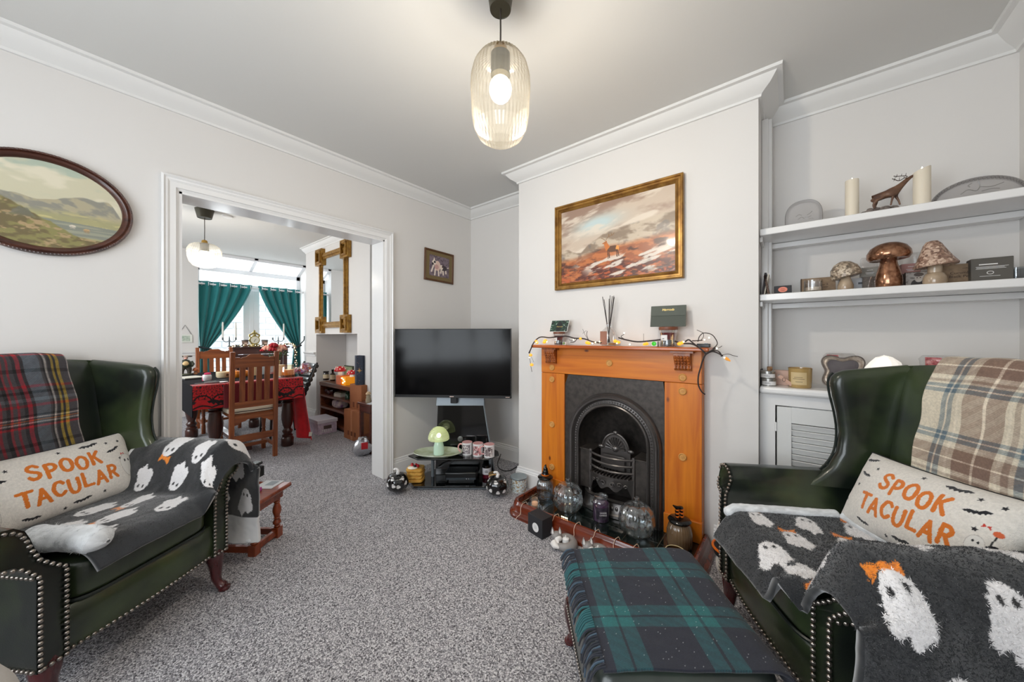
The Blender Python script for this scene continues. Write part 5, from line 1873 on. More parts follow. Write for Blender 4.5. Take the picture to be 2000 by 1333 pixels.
J = [((-0.028, 0, 0.096), 0.021), ((0.0, 0, 0.102), 0.021), ((0.03, 0, 0.112), 0.022), ((0.046, 0, 0.126), 0.016), ((0.064, 0, 0.146), 0.012), ((0.078, 0, 0.160), 0.0095), ((0.094, 0, 0.171), 0.006), ((0.102, 0, 0.174), 0.004),
     ((-0.045, 0, 0.090), 0.016), ((-0.060, 0, 0.086), 0.004),
     ((-0.042, -0.011, 0.072), 0.0085), ((-0.050, -0.012, 0.055), 0.0045), ((-0.046, -0.012, 0.034), 0.0034),
     ((-0.036, 0.011, 0.070), 0.0085), ((-0.040, 0.012, 0.053), 0.0045), ((-0.034, 0.012, 0.034), 0.0034),
     ((0.024, -0.011, 0.086), 0.007), ((0.018, -0.012, 0.062), 0.0042), ((0.014, -0.012, 0.038), 0.0034),
     ((0.036, 0.011, 0.088), 0.007), ((0.046, 0.012, 0.064), 0.0042), ((0.052, 0.012, 0.040), 0.0034)]
Ed = [(0, 1), (1, 2), (2, 3), (3, 4), (4, 5), (5, 6), (6, 7), (0, 8), (8, 9), (8, 10), (10, 11), (11, 12), (8, 13), (13, 14), (14, 15), (2, 16), (16, 17), (17, 18), (2, 19), (19, 20), (20, 21)]
skin_fig('body', J, Ed, furm, t, 2)
for sg in (-1, 1):
    b = MB()
    c = (0.074, sg * 0.006, 0.170)
    main = [(c[0], c[1], c[2]), (0.066, sg * 0.016, 0.172), (0.05, sg * 0.022, 0.170 - sg * 0.004), (0.034, sg * 0.022, 0.176), (0.024, sg * 0.018, 0.182)]
    b.tube(catmull(main, 4), 0.0019, 6)
    for q, e in ((1, (0.068, sg * 0.018, 0.186)), (2, (0.052, sg * 0.024, 0.184)), (3, (0.030, sg * 0.026, 0.170)), (3, (0.036, sg * 0.02, 0.188))):
        b.tube([main[q], e], [0.0016, 0.0006], 5)
    obj('antler', b, hornm, t)
    obj('ear', MB().ball((0.072, sg * 0.012, 0.160), (0.007, 0.005, 0.003), 8, 5), furm, t)

t = thing('oval_glass_plaque', 'wide oval engraved glass plaque on a dark base at the right upper shelf end', 'ornament', on1(1906, 2.34), RW)
obj('plinth', MB().bx(-0.14, 0.13, -0.045, 0.045, 0.0, 0.013), walnut, t, bevel=0.005)
poly = [(0.128 * math.cos(PI * k / 36) - 0.005, 0.013 + 0.092 * math.sin(PI * k / 36)) for k in range(37)]
MX = tr(0.01, 0.01, 0) @ rot('X', 90)
obj('glass', MB().prism(poly, -0.009, 0.009, MX), icegl, t)
b = MB()
for k in range(34):
    a = PI * (k + 0.5) / 34
    b.ball(tuple(MX @ Vector((0.120 * math.cos(a) - 0.005, 0.013 + 0.085 * math.sin(a), 0.004))), (0.0085, 0.009, 0.0085), 6, 4)
obj('cut_edge', b, icedk, t, sharp=10)
b = MB()
for pts in ([(-0.05, 0.03), (-0.03, 0.045), (-0.01, 0.035), (0.0, 0.05), (-0.004, 0.075)], [(0.0, 0.05), (0.03, 0.043), (0.06, 0.052)], [(0.005, 0.03), (0.03, 0.034), (0.05, 0.03)], [(-0.02, 0.07), (-0.03, 0.062), (-0.025, 0.055)]):
    b.tube([tuple(MX @ Vector((q.x, q.y + 0.013, 0.0095))) for q in catmull([(p[0], p[1], 0) for p in pts], 4)], 0.0015, 5)
obj('engraving', b, icedk, t)

# ---- lower shelf
kraft = mat('brown_kraft_card', rgb(138, 116, 92), 0.75, noise=(60, rgb(124, 102, 80), 3))
kraftd = mat('dark_kraft_edge', rgb(70, 54, 42), 0.8)
t = thing('notebook', 'dark notebook leaning in the left corner of the lower shelf', 'book', on2(1490, 2.30), RW)
obj('cover', MB().bx(-0.003, 0.006, -0.05, 0.05, 0.0, 0.118, rot('Y', 6)), mat('dark_notebook', rgb(48, 42, 44), 0.6), t)
obj('pages', MB().bx(0.006, 0.011, -0.048, 0.048, 0.002, 0.114, rot('Y', 9)), mat('cream_paper', rgb(224, 216, 200), 0.8), t)
t = thing('spiral_notebook', 'thin spiral bound notebook leaning against the dark notebook', 'book', on2(1502, 2.29), RW)
Mt = rot('Y', -9)
obj('cover', MB().bx(-0.004, 0.004, -0.04, 0.05, 0.0, 0.108, Mt), mat('tan_cover', rgb(150, 122, 104), 0.6), t)
for k in range(14):
    obj('spiral_ring', MB().tube([(tuple(Mt @ Vector((0.0065 * math.cos(a), -0.04 + 0.0065 * math.sin(a), 0.004 + k * 0.0073)))) for a in np.linspace(0, 2 * PI, 8)[:-1]], 0.0013, 4, closed=True), mat('dark_coil', rgb(70, 52, 46), 0.4, metal=0.4), t)
t = thing('black_card_box', 'small black box with an oval coral label on the lower shelf', 'box', on2(1529, 2.29), RW)
obj('carton', MB().bx(-0.036, 0.036, -0.02, 0.02, 0.0, 0.044), mat('matt_black_card'), t, bevel=0.002)
obj('oval_label', MB().lathe([(0.019, 0), (0.019, 0.0008), (0, 0.0008)], 28, M=tr(0, -0.02, 0.024) @ rot('X', 90), sy=0.72), mat('coral_label', rgb(220, 128, 104), 0.5), t)
b = MB()
for zz, w2 in ((0.027, 0.016), (0.021, 0.02), (0.016, 0.012)):
    b.bx(-w2 / 2, w2 / 2, -0.0213, -0.0207, zz, zz + 0.0018)
obj('label_print', b, mat('dark_coral_print', rgb(150, 70, 54), 0.6), t)


def kraft_box(label, loc, w2, h2, txts, ins):
    t = thing('kraft_box', label, 'box', loc, RW)
    obj('carton', MB().bx(-w2, w2, -0.022, 0.04, 0.0, h2), kraft, t, bevel=0.0015)
    obj('side_band', MB().bx(-w2 - 0.0012, -w2 + 0.004, -0.0225, 0.041, 0.0, h2 + 0.0005), kraftd, t)
    for s, sz, x, z in txts:
        text('lettering', s, sz, mat('brown_ink', rgb(66, 48, 36), 0.7), t, (x, -0.0226, z))
    return t


kraft_box('kraft gift box with a clear tumbler before it, left on the lower shelf', on2(1597, 2.36), 0.066, 0.079, (('Cucumber &', 0.012, 0.008, 0.043), ('Black Pepper', 0.012, 0.008, 0.031)), 0)
t = thing('clear_tumbler', 'clear glass tumbler before the left kraft box', 'glass', on2(1588, 2.295), RW)
obj('tumbler', MB().lathe([(0.0, 0.0), (0.034, 0.0), (0.036, 0.005), (0.036, 0.062), (0.034, 0.062), (0.034, 0.01), (0.0, 0.008)], 32, caps=False), clear, t)
obj('wax_base', MB().lathe([(0.0, 0.009), (0.0335, 0.009), (0.0335, 0.026), (0.0, 0.026)], 24), mat('pale_wax', rgb(196, 182, 164), 0.4), t)


def mosaic(seed, c1, c2, c3):
    m = mat('mosaic_%d' % seed, rgb(*c1), 0.35, coat=0.3)
    nt = m.node_tree
    p = nt.nodes['Principled BSDF']
    tc = nt.nodes.new('ShaderNodeTexCoord')
    vo = nt.nodes.new('ShaderNodeTexVoronoi')
    vo.inputs['Scale'].default_value = 130
    nt.links.new(tc.outputs['Object'], vo.inputs['Vector'])
    n = nt.nodes.new('ShaderNodeTexNoise')
    n.inputs['Scale'].default_value = 22
    nt.links.new(tc.outputs['Object'], n.inputs['Vector'])
    sp = nt.nodes.new('ShaderNodeSeparateColor')
    nt.links.new(vo.outputs['Color'], sp.inputs['Color'])
    mx = nt.nodes.new('ShaderNodeMath'); mx.operation = 'MULTIPLY_ADD'
    mx.inputs[1].default_value = 0.45
    nt.links.new(sp.outputs['Red'], mx.inputs[0]); 
    ml = nt.nodes.new('ShaderNodeMath'); ml.operation = 'MULTIPLY'; ml.inputs[1].default_value = 0.6
    nt.links.new(n.outputs['Fac'], ml.inputs[0]); nt.links.new(ml.outputs[0], mx.inputs[2])
    r = nt.nodes.new('ShaderNodeValToRGB')
    e = r.color_ramp.elements
    e[0].position = 0.25; e[0].color = (*rgb(*c2), 1)
    e[1].position = 0.75; e[1].color = (*rgb(*c3), 1)
    e.new(0.5).color = (*rgb(*c1), 1)
    nt.links.new(mx.outputs[0], r.inputs['Fac'])
    nt.links.new(r.outputs['Color'], p.inputs['Base Color'])
    b = nt.nodes.new('ShaderNodeBump'); b.inputs['Strength'].default_value = 0.7; b.inputs['Distance'].default_value = 0.003
    nt.links.new(vo.outputs['Distance'], b.inputs['Height'])
    nt.links.new(b.outputs['Normal'], p.inputs['Normal'])
    return m


def mushroom(label, loc, cap, capm, stem, stemm, tilt, capz, fx=1.0, fz=1.0):
    cap = [(r * fx, z * fz) for r, z in cap]
    stem = [(r * fx, z * fz) for r, z in stem]
    capz *= fz
    t = thing('mushroom_ornament', label, 'ornament', loc, RW)
    obj('stem', MB().lathe(stem, 32), stemm, t)
    obj('cap', MB().lathe(cap, 40, M=tr(0, 0, capz) @ rot('Y', tilt)), capm, t)
    return t


mos1 = mosaic(1, (146, 126, 106), (82, 74, 62), (206, 190, 168))
mushroom('small mosaic capped mushroom with a tilted cap on the lower shelf', on2(1651.5, 2.30),
         [(0.0, -0.012), (0.05, -0.018), (0.064, -0.014), (0.066, 0.0), (0.058, 0.026), (0.036, 0.046), (0.012, 0.054), (0.0, 0.055)], mos1,
         [(0.0, 0.0), (0.03, 0.0), (0.034, 0.01), (0.033, 0.024), (0.026, 0.042), (0.02, 0.058), (0.018, 0.075), (0.0, 0.075)], mat('champagne_glaze', rgb(176, 156, 132), 0.2, coat=0.5, noise=(20, rgb(150, 128, 104), 4)), -14, 0.074, 0.85, 1.12)
copper = mat('copper_mercury_glass', rgb(176, 132, 104), 0.16, metal=0.85, noise=(60, rgb(128, 86, 62), 5))
mushroom('large shiny copper mushroom in the middle of the lower shelf', on2(1735.5, 2.30),
         [(0.0, -0.012), (0.05, -0.016), (0.082, -0.018), (0.094, -0.006), (0.092, 0.012), (0.076, 0.032), (0.048, 0.045), (0.02, 0.05), (0.0, 0.0505)], copper,
         [(0.0, 0.0), (0.05, 0.0), (0.056, 0.008), (0.058, 0.03), (0.052, 0.06), (0.038, 0.095), (0.034, 0.115), (0.036, 0.125), (0.0, 0.125)], copper, -3, 0.132, 0.77, 1.14)
mos2 = mosaic(2, (150, 118, 100), (106, 78, 66), (206, 180, 160))
mushroom('tall mosaic mushroom with a pointed cap before the right kraft box', on2(1826, 2.262),
         [(0.0, -0.004), (0.05, -0.012), (0.088, -0.022), (0.092, -0.016), (0.072, 0.012), (0.052, 0.045), (0.038, 0.072), (0.024, 0.086), (0.0, 0.09)], mos2,
         [(0.0, 0.0), (0.046, 0.0), (0.05, 0.01), (0.048, 0.03), (0.040, 0.044), (0.030, 0.05), (0.030, 0.095), (0.0, 0.095)], mat('champagne_glaze'), -6, 0.098, 0.70, 1.0)
for u, lab, bc in ((1697, 'grey labelled reed diffuser tube behind the copper mushroom, left', (142, 138, 130)), (1776, 'pink labelled reed diffuser tube behind the copper mushroom, right', (176, 128, 120))):
    t = thing('diffuser_tube', lab, 'diffuser', on2(u, 2.41), RW)
    obj('tube', MB().bx(-0.028, 0.028, -0.028, 0.028, 0.0, 0.165), glass('clear_tube', base=0.1, edge=0.5), t, bevel=0.002)
    obj('reed_bundle', MB().bx(-0.024, 0.024, -0.024, 0.024, 0.004, 0.07), mat('grey_brown_reeds', rgb(126, 114, 104), 0.8, noise=(120, rgb(96, 86, 78), 3)), t)
    obj('sleeve', MB().bx(-0.0295, 0.0295, -0.0295, 0.0295, 0.07, 0.115), mat('sleeve_%d' % u, rgb(*bc), 0.6), t)
    b = MB()
    for zz, w2 in ((0.1, 0.02), (0.088, 0.03), (0.082, 0.024)):
        b.bx(-w2 / 2, w2 / 2, -0.0303, -0.0296, zz, zz + 0.002)
    obj('label_print', b, whitelab, t)
t = thing('white_box', 'white box with a dark clasp behind the small mosaic mushroom', 'box', on2(1664, 2.42), RW)
obj('carton', MB().bx(-0.05, 0.045, -0.02, 0.02, 0, 0.07), mat('pale_grey_box', rgb(206, 208, 212), 0.5), t, bevel=0.002)
obj('clasp', MB().bx(0.02, 0.036, -0.024, -0.02, 0.038, 0.048), mat('dark_clasp', rgb(60, 64, 74), 0.4), t)


def art_portrait(x, y):
    n = len(x)
    c = A((178, 170, 162), n)
    c = mix(c, c255(120, 112, 106), smooth(0.5, 0.7, fbm(x * 8, y * 8, 4, 101)))
    d = np.hypot((x - 0.5) / 0.3, (y - 0.22) / 0.34)
    c[d < 1] = c255(60, 54, 52)
    d = np.hypot((x - 0.5) / 0.16, (y - 0.58) / 0.24)
    c[d < 1] = c255(190, 178, 166)
    c[(np.hypot((x - 0.5) / 0.19, (y - 0.84) / 0.13) < 1)] = c255(92, 80, 74)
    c[(np.hypot((x - 0.5) / 0.1, (y - 0.42) / 0.09) < 1)] = c255(206, 196, 186)
    for q in (0.44, 0.56):
        c[np.hypot((x - q) / 0.03, (y - 0.63) / 0.03) < 1] = c255(60, 50, 46)
    return c


t = thing('photo_print', 'small monochrome portrait print between the copper and pointed mushrooms', 'picture', on2(1794, 2.36), RW)
obj('block', MB().bx(-0.041, 0.041, -0.003, 0.012, 0.0, 0.072), kraftd, t)
grid_obj('print', 60, 50, lambda U, V: np.stack([(U - 0.5) * 0.078, np.full_like(U, -0.0036), 0.002 + V * 0.068], -1), art_portrait, printm, t)
kraft_box('kraft gift box behind the tall mosaic mushroom, beside the grey box', on2(1872, 2.33), 0.062, 0.085, (('Cucumber &', 0.0155, 0.012, 0.047), ('Black Pepper', 0.0155, 0.010, 0.032), ('candle', 0.006, 0.012, 0.066)), 0)
t = thing('grey_gift_box', 'dark grey gift box with white lettering at the right lower shelf end', 'box', on2(1933, 2.30), RW)
obj('carton', MB().bx(-0.052, 0.052, -0.02, 0.03, 0.0, 0.096), mat('dark_grey_card', rgb(84, 80, 74), 0.6), t, bevel=0.002)
b = MB()
for zz, x0, x1 in ((0.068, -0.032, 0.014), (0.060, -0.04, 0.04), (0.056, -0.038, 0.03), (0.052, -0.04, 0.034), (0.022, -0.03, 0.02)):
    b.bx(x0, x1, -0.0212, -0.0202, zz, zz + (0.004 if zz > 0.065 else 0.0013))
obj('label_print', b, whitelab, t)
obj('emblem', MB().tube([(0.008 * math.cos(2 * PI * k / 20) - 0.004, -0.0205, 0.036 + 0.006 * math.sin(2 * PI * k / 20)) for k in range(20)], 0.0011, 5, closed=True), whitelab, t)
t = thing('small_clear_glass', 'small clear glass pot at the far right end of the lower shelf', 'glass', on2(1984, 2.38), RW)
obj('tumbler', MB().lathe([(0.0, 0.0), (0.032, 0.0), (0.034, 0.005), (0.034, 0.058), (0.032, 0.058), (0.031, 0.01), (0.0, 0.008)], 28, caps=False), glass('grey_glass', tint=(0.7, 0.73, 0.75), base=0.1, edge=0.6), t)

# ---- cabinet top
tinm = mat('brushed_tin', rgb(178, 176, 172), 0.3, metal=0.85)
for k, (lab, dx) in enumerate((('round candle tin at the bottom of the stack on the cabinet top', 0.0), ('round candle tin stacked on the other tin under the cork', -0.004))):
    b_ = on3(1501.5, 2.27)
    t = thing('candle_tin', lab, 'candle', (b_[0], b_[1] - dx, Z3 + 0.0385 * k), RW)
    obj('tin', MB().lathe([(0.0, 0.0), (0.030, 0.0), (0.032, 0.002), (0.032, 0.026), (0.033, 0.027), (0.033, 0.037), (0.031, 0.0385), (0.0, 0.0385)], 32), tinm, t)
    bb = MB()
    rg = [[(0.0326 * math.sin(a), -0.0326 * math.cos(a), z) for z in (0.004, 0.023)] for a in np.linspace(-1.0, 1.25, 12)]
    bb.add([q for r in rg for q in r], [(2 * i, 2 * i + 2, 2 * i + 3, 2 * i + 1) for i in range(11)])
    obj('paper_label', bb, whitelab, t)
    bb = MB()
    for zz, a0, a1 in ((0.016, -0.5, 0.1), (0.011, -0.5, 0.3)):
        rg = [[(0.0329 * math.sin(a), -0.0329 * math.cos(a), z) for z in (zz, zz + 0.0016)] for a in np.linspace(a0, a1, 5)]
        bb.add([q for r in rg for q in r], [(2 * i, 2 * i + 2, 2 * i + 3, 2 * i + 1) for i in range(4)])
    obj('label_print', bb, mat('grey_print'), t)
t = thing('cork_stopper', 'rough cork stopper on the stacked candle tins', 'cork', (b_[0], b_[1] - 0.004, Z3 + 0.0772), RW)
obj('cork', MB().lathe([(0.0, 0.0), (0.010, 0.0), (0.0115, 0.004), (0.012, 0.02), (0.010, 0.022), (0.0, 0.022)], 16), mat('cork', rgb(172, 132, 96), 0.8, noise=(90, rgb(112, 78, 50), 4)), t)
t = thing('black_wallet', 'slim dark folder standing behind the candle tins at the chimney breast', 'folder', on3(1489, 2.32), RW)
obj('cover', MB().bx(-0.004, 0.006, -0.035, 0.04, 0.0, 0.08, rot('Y', -4)), mat('dark_notebook'), t)
t = thing('pink_card_box', 'small pale pink card box behind the stacked tins', 'box', on3(1524, 2.33), RW)
obj('carton', MB().bx(-0.028, 0.036, -0.012, 0.03, 0.0, 0.078), mat('pale_pink_card', rgb(206, 172, 156), 0.7), t, bevel=0.0015)
obj('side_band', MB().bx(0.036, 0.054, -0.010, 0.03, 0.0, 0.078), mat('brown_side', rgb(108, 70, 54), 0.7), t)
t = thing('gift_tag', 'small pink gift tag leaning against the amber candle glass', 'tag', on3(1534, 2.25), RW)
obj('tag_card', MB().bx(-0.034, 0.034, -0.002, 0.002, -0.0085, 0.0085, tr(0, 0, 0.033) @ rot('Y', 40)), mat('rose_tag', rgb(196, 158, 140), 0.7), t, bevel=0.001)
obj('tag_ring', MB().tube([(-0.027 + 0.004 * math.cos(2 * PI * k / 12), -0.003, 0.058 + 0.004 * math.sin(2 * PI * k / 12)) for k in range(12)], 0.0009, 5, closed=True), tinm, t)
obj('tag_print', MB().tube([(-0.006 + 0.006 * math.cos(2 * PI * k / 14), -0.0028, 0.036 + 0.010 * math.sin(2 * PI * k / 14)) for k in range(14)], 0.0008, 5, closed=True), inkm, t)
t = thing('amber_candle', 'amber candle glass with a cream label on the cabinet top', 'candle', on3(1562.5, 2.28), RW)
amb = mat('amber_glass', rgb(176, 146, 92), 0.12, coat=0.6)
obj('glass_pot', MB().lathe([(0.0, 0.0), (0.043, 0.0), (0.046, 0.004), (0.048, 0.098), (0.045, 0.099), (0.044, 0.092), (0.0, 0.09)], 36), amb, t)
obj('rim', MB().tube([(0.047 * math.cos(2 * PI * k / 36), 0.047 * math.sin(2 * PI * k / 36), 0.098) for k in range(36)], 0.0015, 5, closed=True), mat('brown_rim', rgb(124, 92, 52), 0.3), t)
bb = MB()
rg = [[(0.0478 * math.sin(a), -0.0478 * math.cos(a), z) for z in (0.016, 0.078)] for a in np.linspace(-0.85, 0.55, 12)]
bb.add([q for r in rg for q in r], [(2 * i, 2 * i + 2, 2 * i + 3, 2 * i + 1) for i in range(11)])
obj('paper_label', bb, mat('cream_label', rgb(206, 182, 136), 0.6), t)
bb = MB()
for zz, a0, a1 in ((0.052, -0.5, 0.2), (0.044, -0.62, 0.36), (0.03, -0.4, 0.2)):
    rg = [[(0.0482 * math.sin(a), -0.0482 * math.cos(a), z) for z in (zz, zz + 0.0018)] for a in np.linspace(a0, a1, 6)]
    bb.add([q for r in rg for q in r], [(2 * i, 2 * i + 2, 2 * i + 3, 2 * i + 1) for i in range(5)])
obj('label_print', bb, mat('brown_ink'), t)

# ornate photo frame leaning back
t = thing('framed_photo', 'ornate beaded photo frame behind the wing of the right armchair', 'frame', on3(1648, 2.31), RW + 0.12)
Mt = rot('X', -12)
ol = []
for k in range(64):
    a = 2 * PI * k / 64
    r = 0.082 + 0.016 * math.cos(4 * a - PI) * -1.0
    ol.append((r * math.cos(a + PI / 4) * 1.02, 0.088 + r * math.sin(a + PI / 4)))


def scaled(f):
    return [(x * f, 0.088 + (z - 0.088) * f) for x, z in ol]


silv = mat('antique_silver_pewter', rgb(188, 176, 164), 0.35, metal=0.4, noise=(70, rgb(150, 136, 124), 4))
rings = []
for f, d in ((1.0, 0.0), (1.0, 0.01), (0.93, 0.015), (0.86, 0.010), (0.78, 0.013), (0.72, 0.009), (0.72, 0.0)):
    rings.append([tuple(Mt @ Vector((x, -d, z))) for x, z in scaled(f)])
b = MB()
b.loft([[rings[i][k] for i in range(7)] for k in range(64)], closed=True)
obj('frame', b, silv, t)
b = MB()
for q in catmull([(x, z, 0) for x, z in scaled(0.97)], 2, closed=True):
    b.ball(tuple(Mt @ Vector((q.x, -0.014, q.y))), (0.0028,) * 3, 5, 4)
obj('bead_edge', b, mat('dark_pewter', rgb(84, 74, 68), 0.4, metal=0.4), t, kind='stuff')
obj('picture', MB().add([tuple(Mt @ Vector((x, -0.005, z))) for x, z in scaled(0.73)], [tuple(range(64))]), mat('dim_photo', rgb(96, 90, 92), 0.4, noise=(12, rgb(70, 64, 68), 4)), t)
obj('strut', MB().add([(-0.01, 0.026, 0.12), (0.01, 0.026, 0.12), (0.01, 0.042, 0.0), (-0.01, 0.042, 0.0), (-0.01, 0.029, 0.12), (0.01, 0.029, 0.12), (0.01, 0.045, 0.0), (-0.01, 0.045, 0.0)],
    [(0, 1, 2, 3), (7, 6, 5, 4), (4, 5, 1, 0), (5, 6, 2, 1), (6, 7, 3, 2), (7, 4, 0, 3)]), kraftd, t)

# glowing salt lamp and two tubs of shells
t = thing('rock_lamp', 'glowing white rock lamp showing over the wing of the right armchair', 'lamp', on3(1727, 2.33), RW)
rg = random.Random(12)
b = MB()
b.ball((0, 0, 0.09), (0.062, 0.05, 0.078), 10, 7)
b.v = [(x * rg.uniform(0.86, 1.12), y * rg.uniform(0.86, 1.12), z + rg.uniform(-0.006, 0.006)) for x, y, z in b.v]
obj('rock', b, mat('glowing_white_rock', rgb(244, 240, 232), 0.5, emit=(1.0, 0.95, 0.86), estr=0.5), t, sharp=10)
obj('base', MB().lathe([(0.0, 0.0), (0.05, 0.0), (0.05, 0.016), (0.0, 0.016)], 24), walnut, t)
plast = glass('clear_plastic', base=0.1, edge=0.6, rough=0.1)
shellm = [mat('shell_cream', rgb(214, 196, 178), 0.4), mat('shell_tan', rgb(186, 148, 122), 0.4)]
for u, lab, xx in ((1640, 'clear tub of shells with a pink label behind the photo frame', 2.43), (1837, 'clear tub of shells with a pink label beside the cream tartan throw', 2.40)):
    t = thing('shell_tub', lab, 'tub', on3(u, xx), RW, 'tubs of shells on the cabinet top')
    obj('tub', MB().lathe([(0.0, 0.0), (0.05, 0.0), (0.062, 0.15), (0.064, 0.15), (0.064, 0.156), (0.052, 0.172), (0.0, 0.174)], 32, caps=False), plast, t)
    rgs = random.Random(u)
    for k in range(20):
        zz = 0.02 + 0.125 * (k / 20)
        a = rgs.uniform(0, 2 * PI)
        rr = rgs.uniform(0.006, 0.034)
        o = obj('shell', MB().lathe([(0.0, -0.014), (0.012, -0.006), (0.013, 0.002), (0.007, 0.012), (0.0, 0.02)], 10, M=tr(rr * math.cos(a), rr * math.sin(a), zz) @ rot('X', rgs.uniform(0, 180)) @ rot('Y', rgs.uniform(0, 180))), shellm[k % 2], t)
    bb = MB()
    rg = [[(0.0645 * math.sin(a) * q, -0.0645 * math.cos(a) * q, z) for z, q in ((0.10, 0.93), (0.165, 0.95))] for a in np.linspace(-1.0, -0.15, 8)]
    bb.add([q for r in rg for q in r], [(2 * i, 2 * i + 2, 2 * i + 3, 2 * i + 1) for i in range(7)])
    obj('pink_label', bb, mat('pink_label_print', rgb(214, 132, 132), 0.5, noise=(60, rgb(150, 40, 52), 3)), t)
    bb = MB()
    rg = [[(0.060 * math.sin(a) * q, -0.060 * math.cos(a) * q, z) for z, q in ((0.06, 0.965), (0.10, 1.0))] for a in np.linspace(-0.8, 0.5, 10)]
    bb.add([q for r in rg for q in r], [(2 * i, 2 * i + 2, 2 * i + 3, 2 * i + 1) for i in range(9)])
    obj('white_label', bb, mat('white_tub_label', rgb(232, 222, 216), 0.5, noise=(70, rgb(196, 120, 110), 3)), t)
# ------------------------------------------------------------------ wing armchairs
lea = leather('green_antique_leather', rgb(23, 30, 25), rgb(58, 70, 43), 0.28)
nailm = mat('antique_nailhead', rgb(150, 142, 134), 0.28, metal=0.9)
redleg = wood('dark_red_leg', rgb(86, 28, 30), rgb(60, 18, 20), 2, 8, 0.2, 0.5)
pipem = mat('dark_green_piping', rgb(24, 32, 28), 0.4)
LROT, RROT = math.radians(213.4), math.radians(31.3)
LLOC, RLOC = (-0.013, 2.150, 0.0), (1.595, -0.179, 0.0)
ARMP = [(0, 0.17), (0, 0.455), (0.022, 0.475), (0.046, 0.50), (0.055, 0.535), (0.058, 0.565), (0.068, 0.592), (0.09, 0.612), (0.122, 0.616), (0.152, 0.604), (0.170, 0.578), (0.170, 0.548), (0.155, 0.525), (0.128, 0.512), (0.10, 0.505), (0.088, 0.485), (0.078, 0.465), (0.070, 0.45), (0.070, 0.17)]


SETB = 0.045


def sb_(z):
    return 0.304 - SETB * max(0.0, min(1.0, (z - 0.46) / 0.1))


def nails(b, pts, step=0.0165, r=0.0066):
    pts = [Vector(p) for p in pts]
    acc = 0.0
    for a, c in zip(pts[:-1], pts[1:]):
        L = (c - a).length
        d = (c - a).normalized() if L > 0 else Vector((1, 0, 0))
        s = step - acc if acc > 0 else 0
        while s <= L:
            p = a + d * s
            b.ball(tuple(p), (r, r, r), 7, 5)
            s += step
        acc = (L - (s - step)) % step


